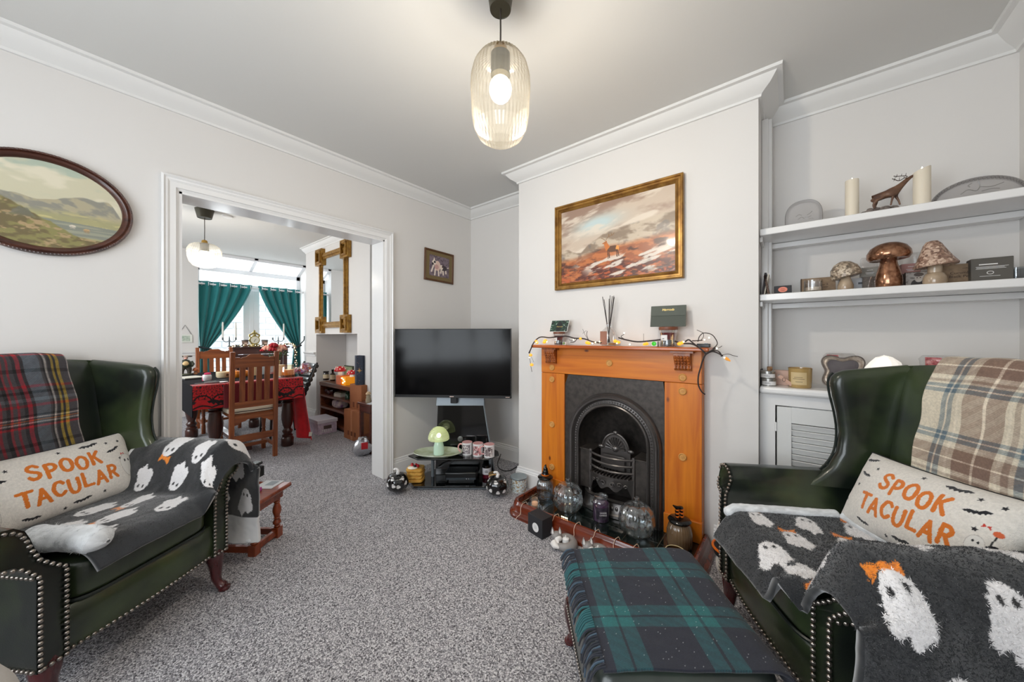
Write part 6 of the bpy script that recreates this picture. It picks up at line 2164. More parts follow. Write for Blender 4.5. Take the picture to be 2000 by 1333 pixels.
def armchair(label, loc, rz, wf):
    t = thing('wing_armchair', label, 'armchair', loc, rz, 'green leather wing armchairs')
    # seat rail with a bowed front
    fr = [(x, 0.285 + 0.018 * (1 - (x / 0.27) ** 2)) for x in np.linspace(-0.24, 0.24, 13)]
    poly = fr + [(0.24, -0.30), (-0.24, -0.30)]
    b = MB()
    rg = []
    for z, o in ((0.17, -0.004), (0.176, 0.0), (0.235, 0.006), (0.30, 0.004), (0.312, -0.006)):
        rg.append([(x, y + (o if i < 13 else 0), z) for i, (x, y) in enumerate(poly)])
    obj('seat_rail', b.loft(rg), lea, t)
    obj('seat_cushion', MB().ball((0, 0.045, 0.376), (0.232, 0.262, 0.068), 56, 20, e=0.28), lea, t)
    obj('cushion_piping', MB().tube([(0.2315 * math.copysign(abs(math.cos(a)) ** 0.28, math.cos(a)), 0.045 + 0.2615 * math.copysign(abs(math.sin(a)) ** 0.28, math.sin(a)), 0.318) for a in np.linspace(0, 2 * PI, 73)[:-1]], 0.0055, 6, closed=True), pipem, t)
    for sg in (-1, 1):
        rg = []
        for y, f, dz, inset in ((0.298, 1.0, 0.0, 0.004), (0.302, 1.0, 0.0, 0.0), (0.28, 1.0, 0, 0.0), (0.1, 0.9, 0.004, 0.0), (-0.1, 0.78, 0.008, 0.0), (-0.30, 0.66, 0.008, 0.0)):
            rg.append([(sg * (0.235 + q * (f if q > 0.07 else 1.0)), y - (SETB * max(0.0, min(1.0, (z - 0.46) / 0.1)) if y > 0.2 else 0), z + (dz if z > 0.5 else 0)) for q, z in ARMP])
        obj('arm', MB().loft(rg), lea, t)
        b = MB()
        line_in = [(sg * (0.235 + q + 0.007), sb_(z), z) for q, z in ((0.0, 0.176), (0.0, 0.452), (0.022, 0.47), (0.047, 0.498), (0.056, 0.535), (0.06, 0.563), (0.072, 0.587), (0.092, 0.603), (0.12, 0.606), (0.148, 0.596), (0.160, 0.574))]
        line_out = [(sg * (0.235 + q - 0.007), sb_(z), z) for q, z in ((0.07, 0.176), (0.07, 0.452), (0.086, 0.478), (0.102, 0.497), (0.128, 0.505), (0.152, 0.518), (0.166, 0.545))]
        nails(b, line_in); nails(b, line_out)
        nails(b, [(sg * 0.242, 0.304, 0.176), (sg * 0.30, 0.304, 0.176)])
        nails(b, [(sg * 0.307, 0.29, 0.177), (sg * 0.307, -0.28, 0.177)])
        nails(b, [(sg * 0.307, 0.29, 0.455), (sg * 0.307, -0.1, 0.455)])
        obj('nailhead_trim', b, nailm, t, kind='stuff')
    b = MB()
    nails(b, [(x, y + 0.002, 0.178) for x, y in fr])
    obj('nailhead_trim', b, nailm, t, kind='stuff')
    # reclined back
    rg = []
    for x in np.linspace(-0.27, 0.27, 15):
        top = 1.078 - 0.022 * (x / 0.27) ** 2
        e = 0.03 if abs(x) > 0.26 else 0.0
        bc = 0.055 * (abs(x) / 0.27) ** 3
        puff = 0.022 * (1 - (x / 0.27) ** 2)
        pr = [(-0.235 + puff * 0.5 - e, 0.34), (-0.250 + puff - e, 0.52), (-0.285 + puff - e, 0.75), (-0.318 + puff - e, 0.95), (-0.333 + puff * 0.6 - e, top - 0.035), (-0.350, top - 0.006 - e * 0.4), (-0.372 + bc * 0.6, top), (-0.392 + bc, top - 0.008), (-0.402 + bc, top - 0.035), (-0.39 + bc, 0.75), (-0.36 + e, 0.45), (-0.33 + e, 0.2), (-0.28, 0.2), (-0.25, 0.3)]
        rg.append([(x, y, z) for y, z in pr])
    obj('back', MB().loft(rg), lea, t)
    # wings
    for sg in (-1, 1):
        rg = []
        zs = [0.565, 0.60, 0.64, 0.70, 0.78, 0.86, 0.93, 0.98, 1.005, 1.022, 1.034, 1.040]
        fy = [-0.03, -0.075, -0.115, -0.145, -0.155, -0.148, -0.135, -0.130, -0.134, -0.146, -0.17, -0.205]
        fx = [0.315, 0.312, 0.308, 0.305, 0.305, 0.308, 0.312, 0.314, 0.313, 0.31, 0.307, 0.30]
        th = [0.024, 0.027, 0.028, 0.028, 0.028, 0.028, 0.029, 0.029, 0.028, 0.025, 0.018, 0.006]
        fy = [q + wf for q in fy]
        for z, yf, xf, h in zip(zs, fy, fx, th):
            zr = z + 0.022 * max(0.0, (z - 0.95) / 0.09)
            B = Vector((0.256, -0.352)); F = Vector((xf, yf))
            d = (F - B).normalized(); n = Vector((d.y, -d.x))
            ring = []
            for k in range(9):
                a = -PI / 2 + PI * k / 8
                p = F + d * (h * 1.1 * math.cos(a) - h) + n * (-h * math.sin(a))
                ring.append((sg * p.x, p.y, z))
            M_ = (F + B) / 2
            for q in (0.66, 0.33, 0.0):
                p = B + (F - B) * q - n * (h * (0.9 + 0.1 * q))
                ring.append((sg * p.x, p.y, z + (zr - z) * (1 - q)))
            for q in (0.0, 0.33, 0.66):
                p = B + (F - B) * q + n * (h * (0.9 + 0.1 * q))
                ring.append((sg * p.x, p.y, z + (zr - z) * (1 - q)))
            rg.append(ring)
        obj('wing', MB().loft(rg), lea, t, sharp=60)
        pts = [(sg * (xf + 0.012), yf + 0.004, z) for z, yf, xf in list(zip(zs, fy, fx))[1:10]]
        obj('wing_piping', MB().tube(catmull(pts, 3), 0.0045, 6), pipem, t)
    # cabriole front legs, splayed rear legs
    for sg in (-1, 1):
        pth = catmull([(sg * 0.265, 0.262, 0.19), (sg * 0.27, 0.272, 0.15), (sg * 0.272, 0.276, 0.105), (sg * 0.266, 0.286, 0.055), (sg * 0.272, 0.305, 0.022), (sg * 0.28, 0.326, 0.010)], 4)
        rr = np.interp(np.linspace(0, 1, len(pth)), [0, 0.2, 0.42, 0.68, 0.86, 1.0], [0.036, 0.034, 0.024, 0.016, 0.022, 0.012])
        b = MB().tube(pth, list(rr), 12)
        b.lathe([(0.0, 0.0), (0.019, 0.0), (0.024, 0.006), (0.023, 0.014), (0.012, 0.022), (0, 0.022)], 16, (sg * 0.275, 0.315, 0))
        obj('leg', b, redleg, t)
        obj('leg', MB().tube([(sg * 0.235, -0.27, 0.22), (sg * 0.24, -0.285, 0.1), (sg * 0.25, -0.31, 0.0)], [0.024, 0.02, 0.017], 10), redleg, t)
    return t


armchair('green leather wing armchair against the left wall with a red tartan throw', LLOC, LROT, 0.035)
armchair('green leather wing armchair at the right with a cream and blue tartan throw', RLOC, RROT, 0.0)

# ------------------------------------------------------------------ soft goods
fleece = vcol('printed_fleece', 0.95, sheen=0.6)
fleecep = vcol('printed_fleece_pile', 0.95, sheen=0.4)
wool = vcol('woven_wool', 0.95, sheen=0.1, bump=(500, 0.4, 0.002))


def ghost_at(c, s, t, cs, ct, size, ang, bow, base, jit):
    """print one white ghost; its head points to lower s"""
    y = -(s - cs) / size
    x = 1.22 * (t - ct) / size
    m = (np.abs(x) < 1.0) & (np.abs(y) < 1.0)
    if not m.any():
        return
    ca, sa = math.cos(ang), math.sin(ang)
    X = (x * ca + y * sa)[m]
    Y = (-x * sa + y * ca)[m]
    j = jit[m]
    w = np.where(Y > 0.1, 0.36 * np.sqrt(np.clip(1 - ((Y - 0.1) / 0.40) ** 2, 0, 1)), 0.36 + 0.20 * np.clip((0.1 - Y), 0, 0.35) * (1 + 0.25 * np.sin(Y * 20)))
    w = w - 0.28 * smooth(-0.36, -0.56, Y)
    inside = (np.abs(X) < w + j * 0.055) & (Y < 0.5 + 0 * Y) & (Y > -0.50 + 0.10 * np.sin(X * 15) + j * 0.06)
    cc = c[m]
    cc[inside] = (0.90, 0.89, 0.89)
    eye = (np.hypot((X + 0.11) / 0.055, (Y - 0.26) / 0.072) < 1) | (np.hypot((X - 0.13) / 0.055, (Y - 0.24) / 0.072) < 1)
    cc[eye] = (0.09, 0.09, 0.1)
    if bow:
        o = inpoly(X, Y, [(0.0, 0.54), (0.26, 0.76), (0.30, 0.46)]) | inpoly(X, Y, [(0.0, 0.54), (-0.28, 0.66), (-0.2, 0.40)]) | (np.hypot(X, Y - 0.54) < 0.07)
        cc[o] = (0.90, 0.52, 0.12)
    c[m] = cc


def fleece_cols(ghosts, white, base=(0.125, 0.135, 0.150), edge=None):
    def f(U, V):
        c = np.tile(np.array(base), (len(U), 1))
        c *= (0.8 + 0.4 * fbm(U * 40, V * 40, 3, 77))[:, None]
        jit = (fbm(U * 160, V * 160, 2, 5) - 0.5) * 2
        for (cs, ct, size, ang, bow) in ghosts:
            ghost_at(c, U, V, cs, ct, size, ang, bow, base, jit)
        if white is not None:
            c[white(U, V)] = (0.88, 0.88, 0.88)
        return c
    return f


def path_fn(pts, n=6):
    P = np.array([[p.x, p.z] for p in catmull([(x, 0, z) for x, z in pts], n)])
    d = np.concatenate([[0], np.cumsum(np.hypot(*(P[1:] - P[:-1]).T))])

    def f(s):
        return np.interp(s, d, P[:, 0]), np.interp(s, d, P[:, 1])
    return f, d[-1]


def blanket(label, loc, rz, pts, y0, y1, ghosts, white, npile, droop, zbase, plen):
    pf, L = path_fn(pts)
    t = thing('ghost_fleece_blanket', label, 'blanket', (loc[0], loc[1], zbase), rz, 'black ghost print fleece blankets')

    def pos(U, V):
        x, z = pf(np.clip(U, 0, L))
        e = 2e-3
        x2, z2 = pf(np.clip(U + e, 0, L)); x1, z1 = pf(np.clip(U - e, 0, L))
        nx, nz = -(z2 - z1), (x2 - x1)
        l = np.hypot(nx, nz) + 1e-9
        nx, nz = -nx / l, -nz / l          # outward, away from the chair
        h = 0.020 * (fbm(U * 7 + 3, V * 7, 4, 13) - 0.5) + 0.011 * np.sin(V * 26 + U * 9) * smooth(0.45, 0.9, U / L)
        yy = V + 0.015 * (fbm(U * 6, V * 2 + 8, 3, 21) - 0.5) * 2
        z = z + nz * h
        dz = np.where(V > droop[0], ((V - droop[0]) / 0.06) ** 2 * droop[1], 0) * smooth(droop[2], droop[2] - 0.06, U)
        arm = smooth(droop[2] - 0.02, droop[2] + 0.10, U) * smooth(droop[3] + 0.12, droop[3], U)
        q = np.clip(V - 0.262, 0, None)
        fold = arm * q
        yy = yy - fold * 0.38
        dz = dz + arm * 1.25 * q
        return np.stack([x + nx * h, yy, z - dz - zbase], -1)
    col = fleece_cols(ghosts, white)
    nu, nv = int(L / 0.0035), int((y1 - y0) / 0.0035)
    grid_obj('fleece', nu, nv, pos, col, fleece, t, urange=(0, L), vrange=(y0, y1), thick=0.018, offset=0.0)
    pile_obj('pile', npile, pos, col, fleecep, t, plen, 0.0016, (0.002, L - 0.002), (y0 + 0.002, y1 - 0.002), side=BSIDE, seed=3, lift=0.008)
    return t, pos, L


BSIDE = -1.0


def white_roll(name, parent, pts, r, n, plen, sq=1.0, seed=5):
    pts = [Vector(p) for p in pts]
    cum = [0]
    for a, b_ in zip(pts[:-1], pts[1:]):
        cum.append(cum[-1] + (b_ - a).length)
    arr = np.array([tuple(p) for p in pts])
    L = cum[-1]

    def pos(U, V):
        P = np.stack([np.interp(V, cum, arr[:, k]) for k in range(3)], -1)
        Q = np.stack([np.interp(V + 1e-3, cum, arr[:, k]) for k in range(3)], -1) - np.stack([np.interp(V - 1e-3, cum, arr[:, k]) for k in range(3)], -1)
        Q /= np.linalg.norm(Q, axis=1)[:, None] + 1e-9
        up = np.array([0, 0, 1.0])
        A_ = np.cross(Q, up); A_ /= np.linalg.norm(A_, axis=1)[:, None] + 1e-9
        B_ = np.cross(A_, Q)
        a = U * 2 * PI
        rr = r * (0.92 + 0.2 * (fbm(U * 9, V * 40, 3, 31) - 0.5)) * np.minimum(1, np.sqrt(np.clip(np.minimum(V, L - V) / (r * 0.6), 0.02, 1)))
        return P + A_ * (rr * np.cos(a))[:, None] + B_ * (rr * sq * np.sin(a))[:, None]

    def col(U, V):
        c = np.tile(np.array([0.86, 0.87, 0.88]), (len(U), 1))
        return c * (0.86 + 0.28 * fbm(U * 20, V * 60, 3, 3))[:, None]
    grid_obj(name, 40, max(8, int(L / 0.005)), pos, col, fleece, parent, vrange=(0, L))
    pile_obj('white_pile', n, pos, col, fleecep, parent, plen, 0.0016, (0, 1), (0.001, L - 0.001), side=1.0, seed=seed)


# left chair: seat, far arm and down its outer side
lp = [(0.19, 0.458), (0.10, 0.462), (0.0, 0.464), (-0.12, 0.463), (-0.188, 0.468), (-0.218, 0.50), (-0.236, 0.555), (-0.262, 0.612), (-0.305, 0.650), (-0.358, 0.660), (-0.412, 0.632), (-0.438, 0.57), (-0.444, 0.48), (-0.438, 0.30), (-0.43, 0.125)]
lg = [(0.07, 0.20, 0.125, 0.2, False), (0.10, 0.04, 0.115, -0.2, False), (0.19, 0.13, 0.115, 0.25, True), (0.235, -0.03, 0.11, 0.2, False), (0.30, 0.235, 0.115, -0.3, False), (0.31, 0.06, 0.11, 0.1, True),
      (0.455, 0.14, 0.115, 0.3, False), (0.44, -0.03, 0.11, 0.1, False), (0.49, 0.285, 0.11, -0.2, False), (0.60, 0.04, 0.12, 0.0, True), (0.575, 0.20, 0.115, -0.3, False), (0.70, 0.27, 0.125, 0.2, False), (0.72, 0.10, 0.11, 0.2, False), (0.86, 0.22, 0.12, 0.0, False), (0.83, 0.02, 0.11, 0.1, True), (0.99, 0.13, 0.12, 0.0, False), (1.02, 0.28, 0.12, 0.0, False)]
t, bpos, L = blanket('black fleece blanket with white ghosts on the left armchair seat and arm', LLOC, LROT, lp, -0.16, 0.345, lg,
                     lambda U, V: (U > 1.10) | (V < -0.145), 110000, (0.265, 0.03, 0.40, 0.75), 0.13, 0.011)
white_roll('rolled_edge', t, [(0.155, 0.325, 0.478 - 0.13), (0.165, 0.26, 0.492 - 0.13), (0.185, 0.13, 0.494 - 0.13), (0.18, 0.05, 0.49 - 0.13)], 0.05, 18000, 0.012, 0.85)
white_roll('turned_hem', t, [(-0.24, -0.165, 0.57 - 0.13), (-0.29, -0.165, 0.635 - 0.13), (-0.345, -0.165, 0.655 - 0.13), (-0.40, -0.16, 0.635 - 0.13)], 0.017, 5000, 0.009)
white_roll('turned_hem', t, [(-0.43, 0.31, 0.005), (-0.432, 0.1, 0.005), (-0.43, -0.15, 0.005)], 0.013, 4000, 0.008)

# right chair: seat, near arm and down its outer side
rp = [(0.222, 0.460), (0.12, 0.463), (0.0, 0.465), (-0.12, 0.466), (-0.186, 0.472), (-0.218, 0.51), (-0.240, 0.565), (-0.268, 0.618), (-0.312, 0.655), (-0.365, 0.662), (-0.42, 0.635), (-0.452, 0.57), (-0.458, 0.46), (-0.457, 0.28), (-0.454, 0.06)]
rg_ = [(0.055, 0.225, 0.10, 0.0, True), (0.075, 0.07, 0.11, 0.4, False), (0.10, -0.08, 0.11, 0.3, True), (0.19, 0.17, 0.11, 0.1, True), (0.20, 0.01, 0.11, 0.3, True), (0.26, 0.285, 0.115, 0.3, False), (0.33, 0.10, 0.11, 0.3, True), (0.385, 0.26, 0.11, 2.6, False), (0.52, 0.30, 0.115, 0.3, True),
       (0.60, 0.13, 0.125, 0.35, False), (0.615, -0.05, 0.125, 0.35, False), (0.60, -0.22, 0.125, 0.3, True), (0.79, 0.265, 0.128, 0.12, True), (0.80, 0.075, 0.13, 0.15, False), (0.80, -0.12, 0.128, 0.1, True), (0.82, -0.28, 0.12, 0.0, False), (0.97, 0.20, 0.125, 0.1, False), (0.98, 0.0, 0.125, 0.1, True), (0.99, -0.2, 0.125, 0.1, False), (1.10, 0.29, 0.12, 0, False)]
t, bpos, L = blanket('black fleece blanket with white ghosts over the right armchair seat and near arm', RLOC, RROT, rp, -0.33, 0.36, rg_,
                     None, 230000, (0.265, 0.04, 0.40, 0.74), 0.06, 0.013)
white_roll('turned_hem', t, [(0.225, 0.318, 0.452 - 0.06), (0.228, 0.28, 0.477 - 0.06), (0.23, 0.1, 0.477 - 0.06), (0.23, -0.10, 0.475 - 0.06)], 0.021, 6000, 0.009)
white_roll('turned_hem', t, [(0.22, -0.10, 0.48 - 0.06), (0.1, -0.11, 0.482 - 0.06), (-0.1, -0.12, 0.485 - 0.06), (-0.2, -0.12, 0.49 - 0.06)], 0.018, 6000, 0.009)


# cushions with lettering ------------------------------------------------
LET = {
    'S': [[(0.86, 0.84), (0.62, 1.0), (0.28, 0.94), (0.16, 0.74), (0.36, 0.56), (0.7, 0.42), (0.84, 0.22), (0.66, 0.02), (0.3, 0.0), (0.1, 0.16)]],
    'P': [[(0.18, 0.0), (0.2, 1.0)], [(0.2, 0.98), (0.62, 0.98), (0.86, 0.76), (0.66, 0.5), (0.22, 0.46)]],
    'O': [[(0.5, 1.0), (0.2, 0.84), (0.08, 0.5), (0.2, 0.12), (0.5, 0.0), (0.8, 0.14), (0.92, 0.5), (0.8, 0.86), (0.5, 1.0)]],
    'K': [[(0.2, 0.0), (0.2, 1.0)], [(0.86, 1.0), (0.22, 0.46)], [(0.4, 0.58), (0.9, 0.0)]],
    'T': [[(0.02, 0.98), (0.98, 0.98)], [(0.5, 0.98), (0.5, 0.0)]],
    'A': [[(0.06, 0.0), (0.48, 1.0), (0.94, 0.0)], [(0.22, 0.36), (0.78, 0.36)]],
    'C': [[(0.9, 0.82), (0.66, 0.99), (0.3, 0.9), (0.1, 0.5), (0.28, 0.1), (0.62, 0.0), (0.9, 0.18)]],
    'U': [[(0.12, 1.0), (0.14, 0.3), (0.36, 0.02), (0.66, 0.02), (0.88, 0.3), (0.88, 1.0)]],
    'L': [[(0.18, 1.0), (0.18, 0.02), (0.88, 0.02)]],
    'R': [[(0.18, 0.0), (0.2, 1.0)], [(0.2, 0.98), (0.62, 0.98), (0.86, 0.76), (0.66, 0.52), (0.22, 0.48)], [(0.5, 0.5), (0.9, 0.0)]],
}
BAT = [(0, 0.16), (0.06, 0.26), (0.09, 0.14), (0.22, 0.2), (0.5, 0.3), (1.0, 0.18), (0.82, -0.02), (0.7, 0.05), (0.52, -0.16), (0.38, 0.0), (0.2, -0.2), (0.0, -0.06)]
BAT = BAT + [(-x, y) for x, y in BAT[::-1]]
STAR = [((1.0 if k % 2 == 0 else 0.42) * math.sin(k * PI / 5), (1.0 if k % 2 == 0 else 0.42) * math.cos(k * PI / 5)) for k in range(10)]


def word(c, p, q, s, x0, x1, y0, y1, hh, wid):
    n = len(s)
    step = (x1 - x0) / n
    j = (fbm(p * 240, q * 240, 2, 3) - 0.5) * 0.0022
    for i, ch in enumerate(s):
        bx = x0 + i * step
        by = y0 + (y1 - y0) * i / max(1, n - 1) + 0.004 * (-1) ** i
        for st in LET[ch]:
            pl = [(bx + a * step * 0.84, by + b_ * hh) for a, b_ in st]
            if len(pl) > 4:
                pl = [(v.x, v.y) for v in catmull([(a, b_, 0) for a, b_ in pl], 4)]
            c[polyd(p, q, pl) + j < wid] = (0.86, 0.46, 0.11)


def cushion_col(W, Hh, extra):
    def f(U, V):
        p = (U - 0.5) * W
        q = (V - 0.5) * Hh
        c = np.tile(np.array([0.91, 0.89, 0.86]), (len(U), 1)) * (0.93 + 0.14 * fbm(p * 260, q * 260, 2, 9))[:, None]
        word(c, p, q, 'SPOOK', -0.105, 0.115, 0.022, 0.016, 0.054, 0.0058)
        word(c, p, q, 'TACULAR', -0.145, 0.155, -0.070, -0.062, 0.054, 0.0058)
        for (x, y, s, a) in ((0.095, 0.108, 0.034, 0.1), (0.165, 0.062, 0.030, 0.35), (-0.18, 0.05, 0.028, -0.2), (-0.165, -0.012, 0.0, 0), (-0.20, 0.11, 0.03, 0.2), (-0.07, 0.115, 0.0, 0), (0.02, -0.112, 0.030, 0.1), (-0.12, -0.115, 0.026, -0.2), (0.212, -0.015, 0.02, 0.5)):
            if s:
                X = ((p - x) * math.cos(a) + (q - y) * math.sin(a)) / s
                Y = (-(p - x) * math.sin(a) + (q - y) * math.cos(a)) / s
                c[inpoly(X, Y, BAT)] = (0.09, 0.095, 0.12)
        for (x, y) in ((0.152, 0.102), (0.178, 0.018), (-0.145, 0.085), (-0.19, 0.008), (0.09, -0.104), (-0.03, -0.12), (0.0, 0.11), (-0.225, -0.06), (0.20, 0.10)):
            c[inpoly((p - x) / 0.0085, (q - y) / 0.0085, STAR)] = (0.1, 0.1, 0.12)
        for (x, y, s) in (((0.19, -0.02, 0.026),) if extra else ((0.205, -0.01, 0.045), (-0.22, -0.07, 0.045))):
            X, Y = (p - x) / s, (q - y) / s
            r = np.hypot(X / 0.75, np.where(Y > 0, Y / 1.0, Y / 1.5))
            c[(r > 0.92) & (r < 0.99)] = (0.76, 0.74, 0.72)
            c[r < 0.9] = (0.91, 0.90, 0.88)
            c[np.hypot((np.abs(X) - 0.2) / 0.09, (Y - 0.3) / 0.14) < 1] = (0.1, 0.1, 0.11)
        if extra:
            c[np.hypot((p - 0.218) / 0.009, (q - 0.028) / 0.008) < 1] = (0.84, 0.40, 0.24)
            c[segd(p, q, 0.218, 0.02, 0.214, -0.015) < 0.0015] = (0.2, 0.2, 0.2)
        c[inpoly((p - 0.195) / 0.009, (q - 0.035) / 0.009, [(-1, -0.6), (0, 0.2), (1, -0.6), (0.8, 0.8), (0, 0.2), (-0.8, 0.8)])] = (0.78, 0.22, 0.16)
        return c
    return f


terry = vcol('tufted_terry', 0.95, sheen=0.25, bump=(420, 0.6, 0.004))


def cushion(label, loc, rz, c0, lean, roll, extra, W=0.50, Hh=0.285, T=0.062):
    t = thing('lettered_cushion', label, 'cushion', (loc[0], loc[1], 0.49), rz, 'lettered Halloween cushions')
    Mx = tr(c0[0], c0[1], c0[2] - 0.49) @ rot('Y', roll) @ rot('X', lean)
    R3 = np.array(Mx.to_3x3()); T3 = np.array(Mx.translation)

    def shape(U, V, side):
        a = np.abs(2 * U - 1); b_ = np.abs(2 * V - 1)
        h = T * np.sqrt(np.clip((1 - a ** 3.2) * (1 - b_ ** 2.6), 0, 1))
        pin = 1 - 0.06 * (b_ ** 2) * (1 - a ** 2)
        px = (U - 0.5) * W * (1 - 0.05 * (1 - b_ ** 2) * a ** 2)
        pz = (V - 0.5) * Hh * (1 - 0.07 * (1 - a ** 2) * b_ ** 2)
        L = np.stack([-px, side * h + 0.004 * (fbm(U * 9, V * 6, 3, 2) - 0.5), pz], -1)
        return L @ R3.T + T3
    grid_obj('printed_face', 300, 180, lambda U, V: shape(U, V, 1.0), cushion_col(W, Hh, extra), terry, t)
    grid_obj('plain_face', 60, 40, lambda U, V: shape(U, V, -1.0), lambda U, V: np.tile(np.array([[0.84, 0.82, 0.78]]), (len(U), 1)), terry, t)
    e = np.linspace(0, 1, 30)
    ring = np.concatenate([shape(e, e * 0, 0.0), shape(e * 0 + 1, e, 0.0)[1:], shape(e[::-1], e * 0 + 1, 0.0)[1:], shape(e * 0, e[::-1], 0.0)[1:-1]])
    obj('black_piping', MB().tube([tuple(q) for q in ring], 0.0035, 6, closed=True), mat('black_piping', rgb(30, 30, 32), 0.8), t)
    return t


cushion('white SPOOK TACULAR cushion lettered in orange on the left armchair', LLOC, LROT, (-0.025, -0.165, 0.585), 24, 0, False)
cushion('white SPOOK TACULAR cushion lettered in orange on the right armchair', RLOC, RROT, (-0.01, -0.165, 0.605), 26, 3, True)


# tartan throws -----------------------------------------------------------
def stripes(s, period, bands, base):
    """bands = [(from, to, colour)] in fractions of the period"""
    f = (s / period) % 1.0
    c = np.tile(np.array(base, dtype=float) / 255, (len(s), 1))
    for a, b_, k in bands:
        c[(f >= a) & (f < b_)] = np.array(k) / 255
    return c


def tartan(pu, pv, bu, bv, baseu, basev, seed=0):
    def f(U, V):
        a = stripes(U, pu, bu, baseu)
        b_ = stripes(V, pv, bv, basev)
        w_ = 0.5 + 0.14 * np.sign(np.sin((U + V) * 900))
        c = a * w_[:, None] + b_ * (1 - w_)[:, None]
        return c * (0.88 + 0.24 * fbm(U * 300, V * 300, 2, seed))[:, None]
    return f


def throw_over_back(label, loc, rz, x0, x1, x0b, x1b, col, n=0.0022):
    pts = [(-0.405, 0.80), (-0.418, 0.95), (-0.416, 1.05), (-0.398, 1.092), (-0.368, 1.102), (-0.336, 1.090), (-0.312, 1.03), (-0.282, 0.86), (-0.248, 0.66), (-0.225, 0.53)]
    pf, L = path_fn(pts)
    t = thing('tartan_throw', label, 'blanket', (loc[0], loc[1], 0.5), rz, 'tartan throws on the armchair backs')

    def pos(U, V):
        y, z = pf(np.clip(U, 0, L))
        k = np.clip(U / L, 0, 1)
        xa = x0 + (x0b - x0) * k; xb = x1 + (x1b - x1) * k
        x = xa + (xb - xa) * V + 0.004 * np.sin(U * 30)
        h = 0.010 * (fbm(U * 6, V * 5, 3, 51) - 0.5) + 0.005 * np.sin(V * 16 + U * 5)
        top = 0.022 * (x / 0.27) ** 2
        return np.stack([x, y + np.where(z > 0.5, h, 0) + 0.018 * (1 - (x / 0.27) ** 2) * smooth(1.06, 0.95, z) * (y > -0.37), z - top * smooth(0.9, 1.05, z) + 0.3 * h - 0.5], -1)
    Wd = abs(x1 - x0)
    grid_obj('woven_cloth', int(L / n), int(Wd / n), pos, lambda U, V: col(U, V * Wd), wool, t, urange=(0, L), thick=0.006, offset=0.0)
    return t


TPY = [(0.02, 0.05, (214, 176, 40)), (0.05, 0.075, (24, 24, 26)), (0.075, 0.10, (214, 176, 40)), (0.10, 0.13, (24, 24, 26)), (0.145, 0.165, (224, 216, 206)), (0.165, 0.18, (24, 24, 26)), (0.20, 0.31, (104, 118, 130)), (0.31, 0.335, (24, 24, 26)), (0.335, 0.37, (176, 26, 40)), (0.37, 0.39, (24, 24, 26)), (0.42, 0.44, (176, 26, 40)), (0.47, 0.49, (176, 36, 44)), (0.49, 0.52, (20, 20, 22)), (0.55, 0.575, (176, 26, 40)), (0.61, 0.63, (176, 36, 44)), (0.66, 0.69, (22, 20, 22)), (0.72, 0.75, (190, 34, 44)), (0.79, 0.81, (176, 30, 40)), (0.85, 0.88, (24, 24, 26)), (0.90, 0.925, (216, 110, 44)), (0.94, 0.955, (222, 210, 200))]
TPX = [(0.02, 0.045, (24, 24, 26)), (0.06, 0.075, (222, 206, 196)), (0.09, 0.11, (206, 104, 44)), (0.12, 0.135, (222, 206, 196)), (0.15, 0.17, (24, 24, 26)), (0.17, 0.20, (184, 40, 48)), (0.22, 0.40, (70, 66, 70)), (0.40, 0.45, (22, 20, 22)), (0.45, 0.60, (70, 66, 70)), (0.62, 0.66, (140, 34, 44)), (0.70, 0.74, (22, 20, 22)), (0.80, 0.84, (120, 126, 134)), (0.88, 0.92, (150, 40, 48))]
throw_over_back('red, grey and yellow tartan throw over the back of the left armchair', LLOC, LROT, 0.235, -0.145, 0.225, -0.150,
                tartan(0.30, 0.36, [(a, b_, c) for a, b_, c in TPX], [(1 - b_, 1 - a, c) for a, b_, c in TPY], (78, 74, 78), (70, 66, 70)))
CB = [(0.0, 0.035, (96, 116, 128)), (0.035, 0.05, (226, 214, 196)), (0.05, 0.09, (96, 116, 128)), (0.12, 0.135, (232, 222, 204)), (0.16, 0.26, (128, 104, 90)), (0.26, 0.275, (232, 216, 196)), (0.275, 0.38, (124, 100, 88)), (0.40, 0.415, (232, 222, 204)), (0.43, 0.46, (150, 132, 118)), (0.48, 0.52, (96, 116, 128)), (0.52, 0.535, (226, 214, 196)), (0.535, 0.575, (92, 112, 124))]
throw_over_back('cream, brown and blue tartan throw over the back of the right armchair', RLOC, RROT, 0.112, -0.245, 0.120, -0.25,
                tartan(0.30, 0.44, CB, [((a + 0.12) % 1.0, (a + 0.12) % 1.0 + (b_ - a), c) for a, b_, c in CB], (214, 204, 184), (214, 204, 184)))

